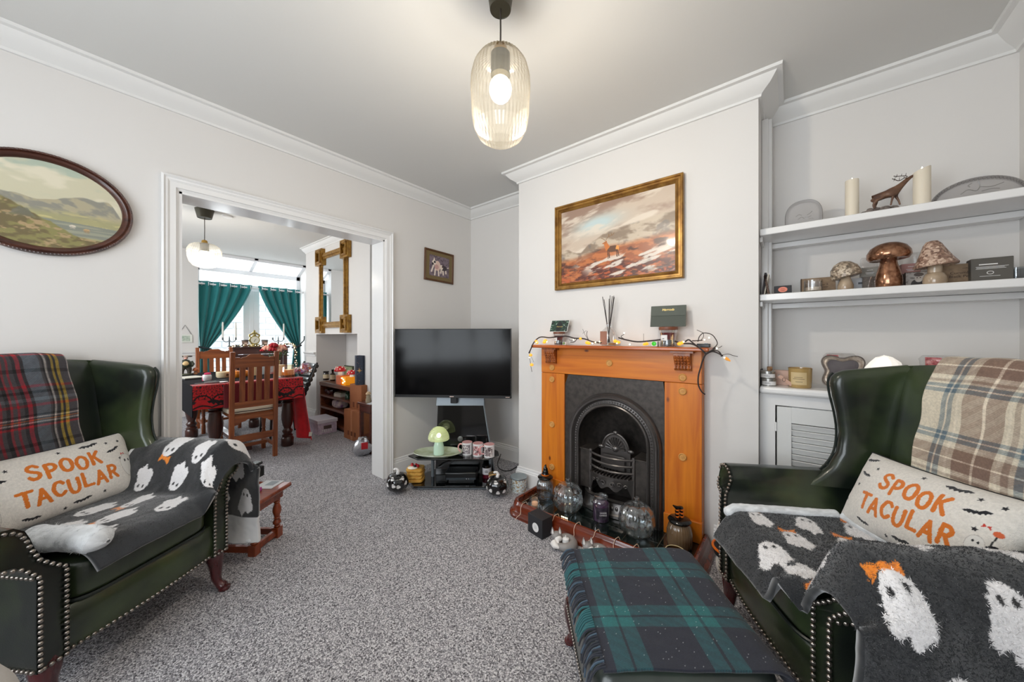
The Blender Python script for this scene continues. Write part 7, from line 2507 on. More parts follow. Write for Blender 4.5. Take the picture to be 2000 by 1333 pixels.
# ------------------------------------------------------------------ footstool
FROT = -math.radians(51.3)
FLOC = (1.107, 0.340, 0.0)
t = thing('footstool', 'dark leather footstool with cabriole legs under a navy and teal tartan throw', 'footstool', FLOC, FROT)
b = MB()
rg = []
for z, o in ((0.150, -0.012), (0.155, -0.004), (0.20, 0.0), (0.30, 0.002), (0.325, -0.002), (0.345, -0.02), (0.352, -0.05)):
    hx, hy = 0.232 + o, 0.252 + o
    ring = []
    for k in range(48):
        a = 2 * PI * k / 48
        ring.append((hx * math.copysign(abs(math.cos(a)) ** 0.22, math.cos(a)), hy * math.copysign(abs(math.sin(a)) ** 0.22, math.sin(a)), z))
    rg.append(ring)
obj('padded_top', b.loft(rg), leather('dark_grey_green_leather', rgb(40, 46, 44), rgb(60, 70, 62), 0.32), t)
for sx in (-1, 1):
    for sy in (-1, 1):
        pth = catmull([(sx * 0.205, sy * 0.222, 0.17), (sx * 0.212, sy * 0.23, 0.13), (sx * 0.21, sy * 0.228, 0.085), (sx * 0.203, sy * 0.22, 0.045), (sx * 0.212, sy * 0.23, 0.018), (sx * 0.226, sy * 0.244, 0.010)], 4)
        rr = np.interp(np.linspace(0, 1, len(pth)), [0, 0.2, 0.42, 0.68, 0.86, 1.0], [0.030, 0.028, 0.021, 0.015, 0.020, 0.010])
        b = MB().tube(pth, list(rr), 10)
        b.lathe([(0.0, 0.0), (0.016, 0.0), (0.021, 0.006), (0.02, 0.013), (0.01, 0.02), (0, 0.02)], 14, (sx * 0.217, sy * 0.236, 0))
        obj('leg', b, redleg, t)
b = MB()
for sx in (-1, 1):
    nails(b, [(sx * 0.232, 0.21, 0.162), (sx * 0.232, -0.21, 0.162)], 0.012, 0.0045)
for sy in (-1, 1):
    nails(b, [(-0.20, sy * 0.252, 0.162), (0.20, sy * 0.252, 0.162)], 0.012, 0.0045)
obj('nailhead_trim', b, nailm, t, kind='stuff')
t = thing('tartan_throw', 'navy and teal tartan throw with a fringe spread over the footstool', 'blanket', (FLOC[0], FLOC[1], 0.25), FROT)
px = [(-0.212, 0.362), (-0.1, 0.366), (0.05, 0.366), (0.19, 0.362), (0.228, 0.352), (0.247, 0.335), (0.256, 0.30)]
pf, L = path_fn(px)
FP = {}


def stool_pos(U, V):
    x, z = pf(np.clip(U, 0, L))
    h = 0.006 * (fbm(U * 9, V * 9, 3, 4) - 0.5) * 2
    edge = np.clip((V - 0.225) / 0.05, 0, 1)
    yy = np.where(V > 0.225, 0.225 + 0.036 * np.sin(edge * 1.3), V)
    dz = np.where(V > 0.225, 0.05 * (1 - np.cos(edge * 1.5)), 0)
    return np.stack([x, yy, z + h - dz - 0.25], -1)


BW = [(0.0, 0.17, (36, 98, 100)), (0.17, 0.20, (34, 40, 48)), (0.20, 0.37, (36, 98, 100))]
stcol = tartan(0.235, 0.20, [(a + 0.14, b_ + 0.14, c) for a, b_, c in BW], [(a + 0.38, b_ + 0.38, c) for a, b_, c in BW], (36, 38, 50), (38, 42, 54), 6)


def stcol2(U, V):
    c = stcol(U, V)
    sp = hashn((U * 700).astype(np.int64), (V * 700).astype(np.int64), 3) > 0.9965
    c[sp] = c[sp] * 0.3 + 0.55
    return c


grid_obj('woven_cloth', 230, 240, stool_pos, stcol2, wool, t, urange=(0, L), vrange=(-0.247, 0.275), thick=0.007, offset=0.0)
tass = [vcol('woven_wool')]
tm = [mat('navy_yarn', rgb(38, 42, 52), 0.95, sheen=0.2), mat('teal_yarn', rgb(42, 92, 96), 0.95, sheen=0.2), mat('slate_yarn', rgb(66, 84, 100), 0.95, sheen=0.2)]
rgt = random.Random(8)
y = 0.245
k = 0
while y > -0.245:
    f = (y / 0.165 - 0.3) / 1.5 % 1.0
    f2 = (y / 0.20) % 1.0 - 0.38
    m_ = tm[1] if 0 <= f2 < 0.37 and not 0.17 < f2 < 0.20 else (tm[2] if k % 5 == 0 else tm[0])
    jx = rgt.uniform(-0.012, 0.012); jy = rgt.uniform(-0.018, 0.018)
    zz = 0.362 - 0.25
    if y > 0.225:
        zz -= 0.012
    pts = [(-0.205, y, zz + 0.004), (-0.228, y + jy * 0.3, zz - 0.004), (-0.244, y + jy * 0.7, zz - 0.03), (-0.249, y + jy, zz - 0.05 - jx)]
    obj('tassel', MB().tube(catmull(pts, 3), [0.0029] * 8 + [0.0026, 0.0022], 6), m_, t, weld=False)
    y -= 0.0078
    k += 1

# ------------------------------------------------------------------ small joined table behind the left chair
jac = wood('red_brown_oak', rgb(148, 66, 30), rgb(104, 40, 16), 1, 10, 0.3, 0.35)
jacz = wood('red_brown_oak_upright', rgb(148, 66, 30), rgb(104, 40, 16), 2, 10, 0.3, 0.35)
tr_ = Vector((0.555, 2.205)); ax = Vector((0.794, 0.608)); ay = Vector((-0.608, 0.794))
tcx = tr_ + ax * 0.105 + ay * 0.165
TR = math.atan2(ax.y, ax.x)
t = thing('joined_side_table', 'low red brown side table with turned legs behind the left armchair', 'table', (tcx.x, tcx.y, 0), TR)
obj('table_top', MB().bx(-0.135, 0.135, -0.195, 0.195, 0.278, 0.302), jac, t, bevel=0.008)
b = MB()
b.bx(-0.105, 0.105, -0.160, -0.148, 0.225, 0.278).bx(-0.105, 0.105, 0.148, 0.160, 0.225, 0.278)
obj('apron', MB().bx(-0.105, 0.105, -0.160, -0.146, 0.228, 0.278), jac, t)
obj('apron', MB().bx(-0.105, 0.105, 0.146, 0.160, 0.228, 0.278), jac, t)
obj('apron', MB().bx(0.091, 0.105, -0.146, 0.146, 0.228, 0.278), jac, t)
obj('apron', MB().bx(-0.105, -0.091, -0.146, 0.146, 0.228, 0.278), jac, t)
lprof = [(0.013, 0.058), (0.019, 0.064), (0.013, 0.07), (0.020, 0.078), (0.022, 0.088), (0.016, 0.10), (0.014, 0.105), (0.020, 0.112), (0.014, 0.118), (0.017, 0.13), (0.023, 0.15), (0.022, 0.17), (0.015, 0.19), (0.013, 0.197), (0.018, 0.203), (0.013, 0.209), (0.018, 0.216), (0.014, 0.222), (0.014, 0.228)]
for sx in (-1, 1):
    for sy in (-1, 1):
        b = MB().lathe(lprof, 16, (sx * 0.085, sy * 0.138, 0))
        b.bx(sx * 0.085 - 0.02, sx * 0.085 + 0.02, sy * 0.138 - 0.02, sy * 0.138 + 0.02, 0.0, 0.058)
        obj('leg', b, jacz, t)
for (x0, x1, y0, y1) in ((-0.066, 0.066, -0.148, -0.128), (-0.066, 0.066, 0.128, 0.148), (0.076, 0.096, -0.119, 0.119), (-0.096, -0.076, -0.119, 0.119)):
    obj('stretcher', MB().bx(x0, x1, y0, y1, 0.014, 0.048), jac, t, bevel=0.002)


def ontab(u, v):
    p = at_z(u, v, 0.302); return (p.x, p.y, 0.3022)


p = ontab(507, 962)
t = thing('magenta_box', 'flat magenta card box on the low red brown side table', 'box', (p[0] - 0.03, p[1] + 0.02, p[2]), TR)
obj('carton', MB().bx(-0.05, 0.035, -0.03, 0.03, 0, 0.020), mat('magenta_card', rgb(150, 40, 128), 0.4, noise=(50, rgb(206, 84, 170), 3)), t, bevel=0.0015)
obj('gold_badge', MB().bx(-0.006, 0.014, -0.012, 0.012, 0.020, 0.0206), mat('orange_badge', rgb(220, 140, 60), 0.4), t)
p = ontab(537, 948)
t = thing('paper_sheet', 'folded white leaflet at the far edge of the low side table', 'leaflet', (p[0] - 0.015, p[1] + 0.03, p[2]), TR)
obj('sheet', MB().bx(-0.06, 0.05, -0.05, 0.06, 0, 0.003), mat('white_sheet', rgb(214, 218, 222), 0.6), t)
obj('photo_panel', MB().bx(-0.02, 0.04, -0.03, 0.02, 0.003, 0.0034), mat('grey_panel', rgb(150, 160, 168), 0.6), t)
p = ontab(505, 944)
bp = at_z(510, 935, 0.302)
t = thing('black_fabric_box', 'black fabric box carrying the remote controls on the low side table', 'box', (bp.x - 0.045, bp.y + 0.05, 0.3022), TR)
obj('carton', MB().bx(-0.09, 0.055, -0.05, 0.05, 0.0, 0.062), mat('black_felt', rgb(24, 24, 26), 0.9), t, bevel=0.004)
obj('white_side', MB().bx(0.055, 0.058, -0.045, 0.045, 0.01, 0.06), mat('white_sheet'), t)
rem = thing('remote_control', 'black remote control with pale buttons on the black fabric box', 'remote', (bp.x - 0.05, bp.y + 0.05, 0.3645), TR)
obj('case', MB().bx(-0.10, 0.085, -0.024, 0.024, 0, 0.016), blackp, rem, bevel=0.004)
bt = None
for i in range(6):
    for j in range(3):
        if bt is None:
            bt = obj('button', MB().bx(-0.006, 0.006, -0.004, 0.004, 0, 0.003), mat('pale_button', rgb(190, 200, 204), 0.5), rem)
            o = bt
        else:
            o = bt.copy(); COL.objects.link(o); o.parent = rem
        o.location = (-0.02 + i * 0.018, -0.013 + j * 0.013, 0.0158)
rem2 = thing('remote_control', 'dark remote control lying behind the pale buttoned one', 'remote', (bp.x - 0.075, bp.y + 0.085, 0.3645), TR)
obj('case', MB().bx(-0.06, 0.06, -0.0125, 0.0125, 0, 0.02), mat('black_satin'), rem2, bevel=0.006)

# grey seat arm cut by the lower left corner of the picture
p = at_d(-82, 1340, 0.52)
t = thing('grey_seat_arm', 'blurred light grey fabric seat arm at the lower left photo corner', 'armrest', (p.x - 0.06, p.y + 0.03, 0.0), 0.6)
obj('arm_pad', MB().ball((0, 0, p.z - 0.05), (0.07, 0.16, 0.085), 24, 14, e=0.6), mat('light_grey_fabric', rgb(168, 164, 160), 0.9, bump=(300, 0.3, 0.002)), t)
obj('arm_side', MB().bx(-0.055, 0.055, -0.14, 0.14, 0.0, p.z - 0.06), mat('light_grey_fabric'), t, bevel=0.02)

# round white plush behind the right chair's front corner
q = (1.93, 0.205)
wplush = mat('white_plush', rgb(226, 222, 214), 0.95, sheen=0.3, bump=(200, 0.3, 0.003))
blk = mat('black_felt')
t = thing('round_plush', 'round white plush with an orange edged black collar behind the right armchair leg', 'plush', (q[0], q[1], 0), CR)
obj('body', MB().ball((0, 0, 0.085), (0.085, 0.075, 0.085), 24, 14), wplush, t)
obj('head', MB().ball((0.0, 0, 0.235), (0.082, 0.07, 0.095), 24, 14), wplush, t)
obj('collar', MB().lathe([(0.066, 0.128), (0.092, 0.135), (0.098, 0.158), (0.085, 0.172), (0.07, 0.17)], 28, sy=0.9), blk, t)
obj('collar_edge', MB().tube([(0.096 * math.cos(2 * PI * k / 32), 0.088 * math.sin(2 * PI * k / 32), 0.166) for k in range(32)], 0.006, 8, closed=True), orangem, t)
for sg in (-1, 1):
    obj('collar_point', MB().prism([(0.0, 0.0), (0.055, -0.03), (0.05, 0.03)], -0.006, 0.006, tr(-0.035 + sg * 0.02, -0.085, 0.148) @ rot('Z', 90 + sg * 70) @ rot('X', 90)), blk, t)
obj('button_ring', MB().tube([(-0.02 + 0.007 * math.cos(2 * PI * k / 14), -0.095, 0.146 + 0.012 * math.sin(2 * PI * k / 14)) for k in range(14)], 0.003, 6, closed=True), wplush, t)
# ------------------------------------------------------------------ dining room
TZ = 0.735
dw = wood('dark_mahogany_table', rgb(70, 34, 24), rgb(44, 20, 14), 2, 8, 0.3, 0.3)
cw = wood('brown_oak_chair', rgb(150, 82, 40), rgb(112, 54, 22), 2, 9, 0.4, 0.2)
cwx = wood('brown_oak_chair_rail', rgb(150, 82, 40), rgb(112, 54, 22), 0, 9, 0.4, 0.2)
TX0, TX1, TY0, TY1 = 0.575, 1.425, 4.10, 5.62
t = thing('dining_table', 'dark turned leg dining table covered with black and red cloths', 'table', ((TX0 + TX1) / 2, (TY0 + TY1) / 2, 0))
hx, hy = (TX1 - TX0) / 2, (TY1 - TY0) / 2
obj('table_top', MB().bx(-hx, hx, -hy, hy, TZ - 0.03, TZ - 0.004), dw, t, bevel=0.005)
obj('apron', MB().bx(-hx + 0.04, hx - 0.04, -hy + 0.05, hy - 0.05, TZ - 0.10, TZ - 0.031), dw, t)
lp_ = [(0.05, 0.0), (0.058, 0.01), (0.058, 0.085), (0.048, 0.10), (0.052, 0.115), (0.036, 0.13), (0.046, 0.15), (0.05, 0.165), (0.034, 0.185), (0.034, 0.2), (0.044, 0.225), (0.056, 0.29), (0.058, 0.34), (0.048, 0.43), (0.044, 0.46), (0.054, 0.47), (0.044, 0.485), (0.054, 0.50), (0.044, 0.515), (0.052, 0.53), (0.052, TZ - 0.10)]
for x, y in ((-hx + 0.165, -hy + 0.12), (hx - 0.085, -hy + 0.12), (-hx + 0.165, hy - 0.2), (hx - 0.085, hy - 0.2)):
    obj('leg', MB().lathe(lp_, 24, (x, y, 0)), dw, t)
obj('stretcher', MB().bx(-0.03, 0.03, -hy + 0.14, hy - 0.2, 0.03, 0.07), dw, t)

# cloths ----------------------------------------------------------------
redc = vcol('printed_table_cloth', 0.8, sheen=0.2)
t = thing('black_tablecloth', 'black cloth lying over the table top and hanging at the left end', 'tablecloth', (TX0 + hx, TY0 + hy, TZ - 0.3))
b = MB()
pr = [(-hx - 0.012, 0.02), (-hx - 0.012, 0.27), (-hx - 0.006, 0.296), (-hx + 0.02, 0.3005), (hx, 0.3005), (hx, 0.297), (-hx + 0.02, 0.297), (-hx - 0.001, 0.29), (-hx - 0.005, 0.02)]
b.loft([[(x, y, z) for x, z in pr] for y in (-hy, hy)])
obj('cloth', b, mat('black_cloth', rgb(26, 26, 29), 0.95, spec=0.1), t)


def web_col(U, V):
    """red cloth under black lace: webs, scallops and bats; U along the edge, V down from the table edge"""
    c = np.tile(np.array([0.74, 0.08, 0.11]), (len(U), 1))
    c = c * (0.85 + 0.3 * fbm(U * 40, V * 40, 3, 5))[:, None]
    lace = V < 0.215 - 0.02 * np.abs(np.sin(U * PI / 0.13))
    k = (0.10, 0.03, 0.04)
    per = 0.26
    u = (U % per) - per / 2
    r = np.hypot(u, V + 0.03)
    a = np.arctan2(u, V + 0.03)
    rad = np.abs(((a / 0.32) + 0.5) % 1.0 - 0.5) < 0.055
    ringr = r + 0.012 * np.cos(a * 2 * PI / 0.32)
    ring = np.abs(((ringr / 0.034) + 0.5) % 1.0 - 0.5) < 0.10
    c[lace & (rad | ring) & (V < 0.13)] = k
    arcs = np.abs(np.hypot((U % 0.13) - 0.065, (V - 0.155) * 1.0) - 0.062) < 0.006
    c[lace & arcs & (V < 0.155)] = k
    c[lace & (np.abs(V - (0.205 - 0.02 * np.abs(np.sin(U * PI / 0.13)))) < 0.007)] = k
    for cu in np.arange(-0.13, 1.4, 0.26):
        X = (U - cu - 0.06) / 0.095; Y = -(V - 0.165) / 0.11
        c[inpoly(X, Y, BAT) & (V > 0.1)] = (0.08, 0.03, 0.04)
    return c


t = thing('red_tablecloth', 'red tablecloth with black lace webs and bats hanging over the near table end', 'tablecloth', (TX0 + hx, TY0, TZ - 0.3))
Wc = 2 * hx + 0.03


def cloth_pos(U, V):
    y = np.where(V < 0, -V, -0.018 - 0.012 * smooth(0, 0.1, V) + 0.012 * np.sin(U * 24) * smooth(0.02, 0.2, V))
    z = np.where(V < 0, 0.3035, 0.3035 - np.maximum(0, V - 0.0))
    y = np.where((V >= 0) & (V < 0.02), -0.018 * np.sin(V / 0.02 * PI / 2), y)
    z = np.where((V >= 0) & (V < 0.02), 0.3035 - 0.01 * (1 - np.cos(V / 0.02 * PI / 2)), z)
    return np.stack([U - hx - 0.012, y, z], -1)


grid_obj('cloth', 300, 130, cloth_pos, web_col, redc, t, urange=(0, Wc), vrange=(-0.1, 0.215), thick=0.002, offset=0.0)
t = thing('red_throw', 'plain bright red cloth hanging from the right table corner to the carpet', 'cloth', (TX1 - 0.02, TY0 + 0.02, 0.02))


def red_pos(U, V):
    # U along the right table side, V downwards
    x = 0.03 + 0.05 * V + 0.022 * np.sin(U * 22) * (0.3 + V) + 0.03 * V * smooth(0.25, 0.0, U)
    y = -0.035 + U - 0.03 * V * smooth(0.3, 0.0, U)
    ln = 0.692 - 0.06 * smooth(0.2, 0.4, U)
    z = 0.7175 - V * ln
    return np.stack([np.where(V < 0.03, x - (0.03 - V) * 1.0, x), y, z], -1)


grid_obj('cloth', 90, 70, red_pos, None, mat('bright_red_velvet', rgb(232, 20, 36), 0.75, sheen=0.2, noise=(14, rgb(208, 12, 28), 3)), t, urange=(0, 0.40), thick=0.004, offset=0.0)
obj('care_tag', MB().bx(0.066, 0.096, -0.082, -0.079, 0.09, 0.135, rot('Y', 8)), mat('white_tag', rgb(222, 216, 204), 0.7), t)
t = thing('maroon_runner', 'dark maroon velvet runner hanging over the near chair seat', 'cloth', (0.985, TY0 - 0.04, 0.517))
grid_obj('cloth', 60, 40, lambda U, V: np.stack([(U - 0.5) * 0.43, -0.012 * np.sin(U * 20) * V - 0.02 * V + 0.004, (1 - V) * 0.21], -1), None, mat('maroon_velvet', rgb(112, 14, 30), 0.8, sheen=0.3), t, thick=0.004, offset=0.0)


# dining chairs ------------------------------------------------------------
def dining_chair(label, loc, rz):
    t = thing('dining_chair', label, 'chair', loc, rz, 'slatted oak dining chairs')
    w2 = 0.170
    for sg in (-1, 1):
        pts = [(sg * w2, 0.012, 0.0), (sg * w2, 0.006, 0.25), (sg * w2, 0.0, 0.46), (sg * w2, -0.012, 0.75), (sg * w2, -0.034, 1.035)]
        rg = [[(x - 0.0185, y - 0.017, z), (x + 0.0185, y - 0.017, z), (x + 0.0185, y + 0.017, z), (x - 0.0185, y + 0.017, z)] for x, y, z in pts]
        obj('rear_leg', MB().loft(rg), cw, t, bevel=0.003)
        obj('front_leg', MB().lathe([(0.017, 0.0), (0.02, 0.004), (0.02, 0.1), (0.014, 0.115), (0.021, 0.14), (0.023, 0.165), (0.015, 0.2), (0.014, 0.21), (0.02, 0.22), (0.015, 0.232), (0.018, 0.27), (0.022, 0.32), (0.02, 0.345), (0.02, 0.40)], 16, (sg * (w2 + 0.005), 0.385, 0)), cw, t)
        obj('side_stretcher', MB().bx(sg * w2 - 0.009, sg * w2 + 0.009, 0.02, 0.38, 0.10, 0.13), cwx, t)
    poly = [(-w2 + 0.019, 0.89), (w2 - 0.019, 0.89), (w2 - 0.019, 0.985), (w2 - 0.055, 0.985), (w2 - 0.06, 0.975), (w2 - 0.072, 0.985), (w2 - 0.10, 0.99), (w2 - 0.13, 1.012), (-w2 + 0.13, 1.012), (-w2 + 0.10, 0.99), (-w2 + 0.072, 0.985), (-w2 + 0.06, 0.975), (-w2 + 0.055, 0.985), (-w2 + 0.019, 0.985)]
    obj('crest_rail', MB().prism([(x, z) for x, z in poly], -0.011, 0.011, tr(0, -0.028, 0) @ rot('X', 90)), cwx, t, bevel=0.002)
    obj('lower_rail', MB().bx(-w2 + 0.018, w2 - 0.018, -0.015, 0.009, 0.515, 0.57), cwx, t, bevel=0.002)
    for k in range(4):
        x = -0.096 + k * 0.064
        obj('slat', MB().add([(x - 0.021, -0.016, 0.57), (x + 0.021, -0.016, 0.57), (x + 0.021, -0.036, 0.892), (x - 0.021, -0.036, 0.892), (x - 0.021, 0.0, 0.57), (x + 0.021, 0.0, 0.57), (x + 0.021, -0.02, 0.892), (x - 0.021, -0.02, 0.892)],
            [(0, 1, 2, 3), (7, 6, 5, 4), (4, 5, 1, 0), (5, 6, 2, 1), (6, 7, 3, 2), (7, 4, 0, 3)]), cw, t)
    ap = [(-w2 + 0.018, 0.445), (w2 - 0.018, 0.445), (w2 - 0.018, 0.36), (w2 - 0.05, 0.365), (w2 - 0.07, 0.385), (w2 - 0.10, 0.39), (0.05, 0.405), (-0.05, 0.405), (-w2 + 0.10, 0.39), (-w2 + 0.07, 0.385), (-w2 + 0.05, 0.365), (-w2 + 0.018, 0.36)]
    obj('shaped_apron', MB().prism(ap, -0.01, 0.01, tr(0, 0.002, 0) @ rot('X', 90)), cwx, t, bevel=0.002)
    obj('seat', MB().bx(-w2 - 0.012, w2 + 0.012, 0.018, 0.42, 0.435, 0.458), cwx, t, bevel=0.004)
    obj('seat_pad', MB().ball((0, 0.21, 0.482), (0.185, 0.20, 0.028), 32, 10, e=0.35), mat('cream_seat_pad', rgb(226, 214, 192), 0.8), t)
    obj('pad_piping', MB().tube([(-0.17, 0.003, 0.482), (0.0, -0.001, 0.482), (0.17, 0.003, 0.482)], 0.004, 6), mat('dark_pad_edge', rgb(80, 66, 60), 0.8), t)
    obj('rear_stretcher', MB().bx(-w2 + 0.018, w2 - 0.018, -0.004, 0.016, 0.20, 0.262), cwx, t, bevel=0.002)
    obj('front_stretcher', MB().bx(-w2 + 0.018, w2 - 0.018, 0.19, 0.21, 0.10, 0.13), cwx, t)
    return t


ch = dining_chair('slatted oak dining chair at the near end of the red draped table', (0.975, 3.935, 0), 0)
dup(ch, (1.035, 5.90, 0), PI, 'slatted oak dining chair at the far end of the red draped table')

# black ribbed chair at the right side
t = thing('black_chair', 'black padded ribbed back chair at the right side of the dining table', 'chair', (1.575, 4.66, 0), -PI / 2)
bk = mat('black_leatherette', rgb(24, 26, 28), 0.3, coat=0.3)
for k in range(7):
    z = 0.50 + k * 0.053
    y_ = 0.02 + 0.022 * k
    obj('back_rib', MB().tube([(-0.185, y_, z), (0.0, y_ + 0.02, z), (0.185, y_, z)], 0.030, 8), bk, t)
obj('seat', MB().ball((0, -0.17, 0.44), (0.19, 0.17, 0.03), 24, 8, e=0.35), bk, t)
for sx in (-1, 1):
    obj('leg', MB().tube([(sx * 0.195, 0.16, 0.86), (sx * 0.19, 0.0, 0.42), (sx * 0.19, 0.05, 0.0)], 0.012, 8), blackp, t)
    obj('leg', MB().tube([(sx * 0.17, -0.30, 0.43), (sx * 0.18, -0.32, 0.0)], 0.012, 8), blackp, t)

# things on the table ------------------------------------------------------
CT = TZ + 0.0006


def ont(u, v):
    p = at_z(u, v, TZ); return (p.x, p.y, CT)


def ony(u, y):
    p = at_y(u, 700, y); return (p.x, y, CT)


# dressed cow figurine
p = ony(362.5, 5.40)
t = thing('cow_figurine', 'cow figurine dressed in a dark jacket and tan waistcoat at the left far table corner', 'figurine', p, -0.1)
grn = mat('dark_green_glaze', rgb(50, 56, 40), 0.35, noise=(20, rgb(34, 38, 30), 3))
obj('base', MB().lathe([(0.0, 0), (0.055, 0), (0.058, 0.008), (0.05, 0.014), (0, 0.014)], 24), mat('mossy_base', rgb(78, 80, 62), 0.6), t)
for sg in (-1, 1):
    obj('trouser_leg', MB().tube([(sg * 0.03, 0, 0.012), (sg * 0.032, 0, 0.05), (sg * 0.02, 0, 0.095)], [0.016, 0.022, 0.032], 10), mat('grey_trousers', rgb(72, 66, 58), 0.5), t)
    obj('arm', MB().tube([(sg * 0.045, 0, 0.152), (sg * 0.062, -0.008, 0.12), (sg * 0.05, -0.03, 0.10)], [0.018, 0.017, 0.013], 10), grn, t)
    obj('ear', MB().ball((sg * 0.036, 0, 0.212), (0.024, 0.008, 0.008), 10, 6), mat('dark_hide', rgb(48, 34, 30), 0.5), t)
    obj('horn', MB().tube([(sg * 0.012, 0, 0.216), (sg * 0.02, 0, 0.228)], [0.005, 0.002], 6), mat('ivory_horn', rgb(210, 190, 160), 0.4), t)
obj('jacket', MB().lathe([(0.0, 0.085), (0.044, 0.085), (0.054, 0.11), (0.05, 0.145), (0.034, 0.168), (0.018, 0.176)], 20, sy=0.75), grn, t)
obj('waistcoat', MB().ball((0, -0.022, 0.128), (0.032, 0.022, 0.034), 14, 10), mat('tan_waistcoat', rgb(206, 176, 126), 0.5), t)
obj('head', MB().ball((0, -0.002, 0.200), (0.022, 0.022, 0.024), 14, 10), mat('white_hide', rgb(206, 180, 168), 0.5, noise=(18, rgb(58, 40, 36), 2)), t)
obj('muzzle', MB().ball((0, -0.02, 0.190), (0.015, 0.012, 0.012), 12, 8), mat('pink_muzzle', rgb(206, 158, 146), 0.5), t)
p = ony(382, 5.42)
t = thing('wooden_mushroom', 'little turned wooden mushroom beside the cow figurine', 'ornament', p)
obj('stem', MB().lathe([(0.0, 0), (0.018, 0), (0.019, 0.01), (0.012, 0.045), (0.0, 0.046)], 18), mat('tan_turned_wood', rgb(176, 118, 80), 0.5), t)
obj('cap', MB().lathe([(0.0, 0.042), (0.028, 0.04), (0.03, 0.048), (0.022, 0.068), (0.008, 0.078), (0, 0.079)], 20), mat('rust_turned_wood', rgb(170, 88, 46), 0.5), t)
p = ont(377, 740)
t = thing('magazine_stack', 'stacked pale and dark magazines at the left of the dining table', 'magazine', (p[0] - 0.02, p[1] + 0.02, CT), 0.25)
obj('dark_cover', MB().bx(-0.10, 0.10, -0.14, 0.12, 0, 0.012), mat('matt_black_card'), t)
obj('pale_cover', MB().bx(-0.09, 0.095, -0.12, 0.12, 0.0125, 0.018), mat('pale_cover', rgb(198, 196, 186), 0.6), t)
p = ont(404, 744)
t = thing('pink_gift_pot', 'little white pot wrapped in a bright pink ribbon on the dining table', 'pot', p, 0.2)
obj('pot', MB().lathe([(0.0, 0), (0.03, 0), (0.036, 0.01), (0.037, 0.05), (0.03, 0.06), (0, 0.06)], 20), mat('white_china'), t)
obj('pink_band', MB().lathe([(0.038, 0.0), (0.038, 0.052)], 20, caps=False, sy=0.4), mat('hot_pink', rgb(206, 16, 84), 0.4), t)
obj('pink_bow', MB().ball((0.006, 0, 0.068), (0.03, 0.02, 0.012), 12, 6), mat('hot_pink'), t)
for u, v, lab, m_ in ((405, 750, 'black cutlery case lying at the near left of the table', mat('matt_black_card')), (423, 746, 'dark tray at the middle left of the table behind the white plate', mat('matt_black_card'))):
    p = ont(u, v)
    t = thing('flat_case', lab, 'case', p, 0.25)
    obj('case', MB().bx(-0.085, 0.085, -0.03, 0.03, 0, 0.012), m_, t, bevel=0.003)
    obj('pale_edge', MB().bx(-0.085, -0.02, -0.031, -0.0302, 0.003, 0.010), mat('pale_cover'), t)
p = ont(424, 750)
t = thing('white_plate', 'white oval plate at the near edge of the dining table', 'plate', (p[0], p[1] + 0.03, CT))
obj('dish', MB().lathe([(0.0, 0), (0.05, 0), (0.085, 0.010), (0.09, 0.013), (0.05, 0.004), (0, 0.004)], 28, sy=0.6), mat('white_china'), t)
p = ony(436, 4.75)
t = thing('cream_pot', 'cream ceramic dish with a dark round opening on the dining table', 'dish', p)
obj('dish', MB().lathe([(0.0, 0), (0.05, 0), (0.06, 0.012), (0.062, 0.06), (0.055, 0.064), (0.05, 0.02), (0, 0.016)], 28), mat('cream_glaze', rgb(222, 204, 170), 0.3, coat=0.3), t)
obj('dark_opening', MB().lathe([(0.014, 0), (0.014, 0.003), (0, 0.003)], 18, M=tr(0.022, -0.056, 0.03) @ rot('X', 90)), mat('dark_opening', rgb(74, 52, 38), 0.6), t)
pmk = mat('orange_pumpkin_skin', rgb(222, 128, 34), 0.4)
for u, y, s, lab in ((460.5, 4.62, 1.0, 'small orange pumpkin behind the chair back, left'), (478.5, 4.70, 0.9, 'small orange pumpkin behind the chair back, beside the left one')):
    t = thing('small_pumpkin', lab, 'pumpkin', ony(u, y), 0, 'small pumpkins on the dining table')
    obj('body', MB().lathe([(0.0, 0.0), (0.03 * s, 0.002), (0.046 * s, 0.022 * s), (0.048 * s, 0.045 * s), (0.036 * s, 0.07 * s), (0.012 * s, 0.076 * s), (0.0, 0.072 * s)], 48, ribs=(8, 0.06)), pmk, t)
    obj('stalk', MB().tube([(0, 0, 0.07 * s), (0.004, 0, 0.092 * s)], [0.006, 0.004], 8), mat('tan_turned_wood'), t)
t = thing('orange_top_candle', 'cream pillar candle with an orange top behind the chair slats', 'candle', ony(496.5, 4.75))
obj('wax', MB().lathe([(0.0, 0), (0.027, 0), (0.027, 0.095), (0, 0.095)], 20), mat('cream_wax', rgb(232, 204, 160), 0.5), t)
obj('orange_top', MB().lathe([(0.0, 0.0955), (0.027, 0.0955), (0.027, 0.16), (0.0, 0.163)], 20), mat('orange_wax', rgb(226, 84, 24), 0.5), t)
t = thing('glass_cloche', 'grey glass jar with pale contents behind the right chair slat', 'jar', ony(515, 4.8))
obj('jar', MB().lathe([(0.0, 0), (0.034, 0), (0.036, 0.15), (0.02, 0.17), (0, 0.172)], 20), mat('grey_blue_glass', rgb(172, 186, 194), 0.15, coat=0.5), t)
t = thing('red_white_box', 'red and white card box behind the right chair post', 'box', ony(531, 4.78), 0.2)
obj('carton', MB().bx(-0.03, 0.03, -0.02, 0.02, 0, 0.15), mat('white_red_print', rgb(226, 222, 222), 0.5, noise=(18, rgb(206, 40, 36), 2)), t)
p = ont(548.5, 738)
t = thing('tall_cream_candle', 'wide cream pillar candle on a glass foot at the near right of the table', 'candle', (p[0], p[1] + 0.02, CT))
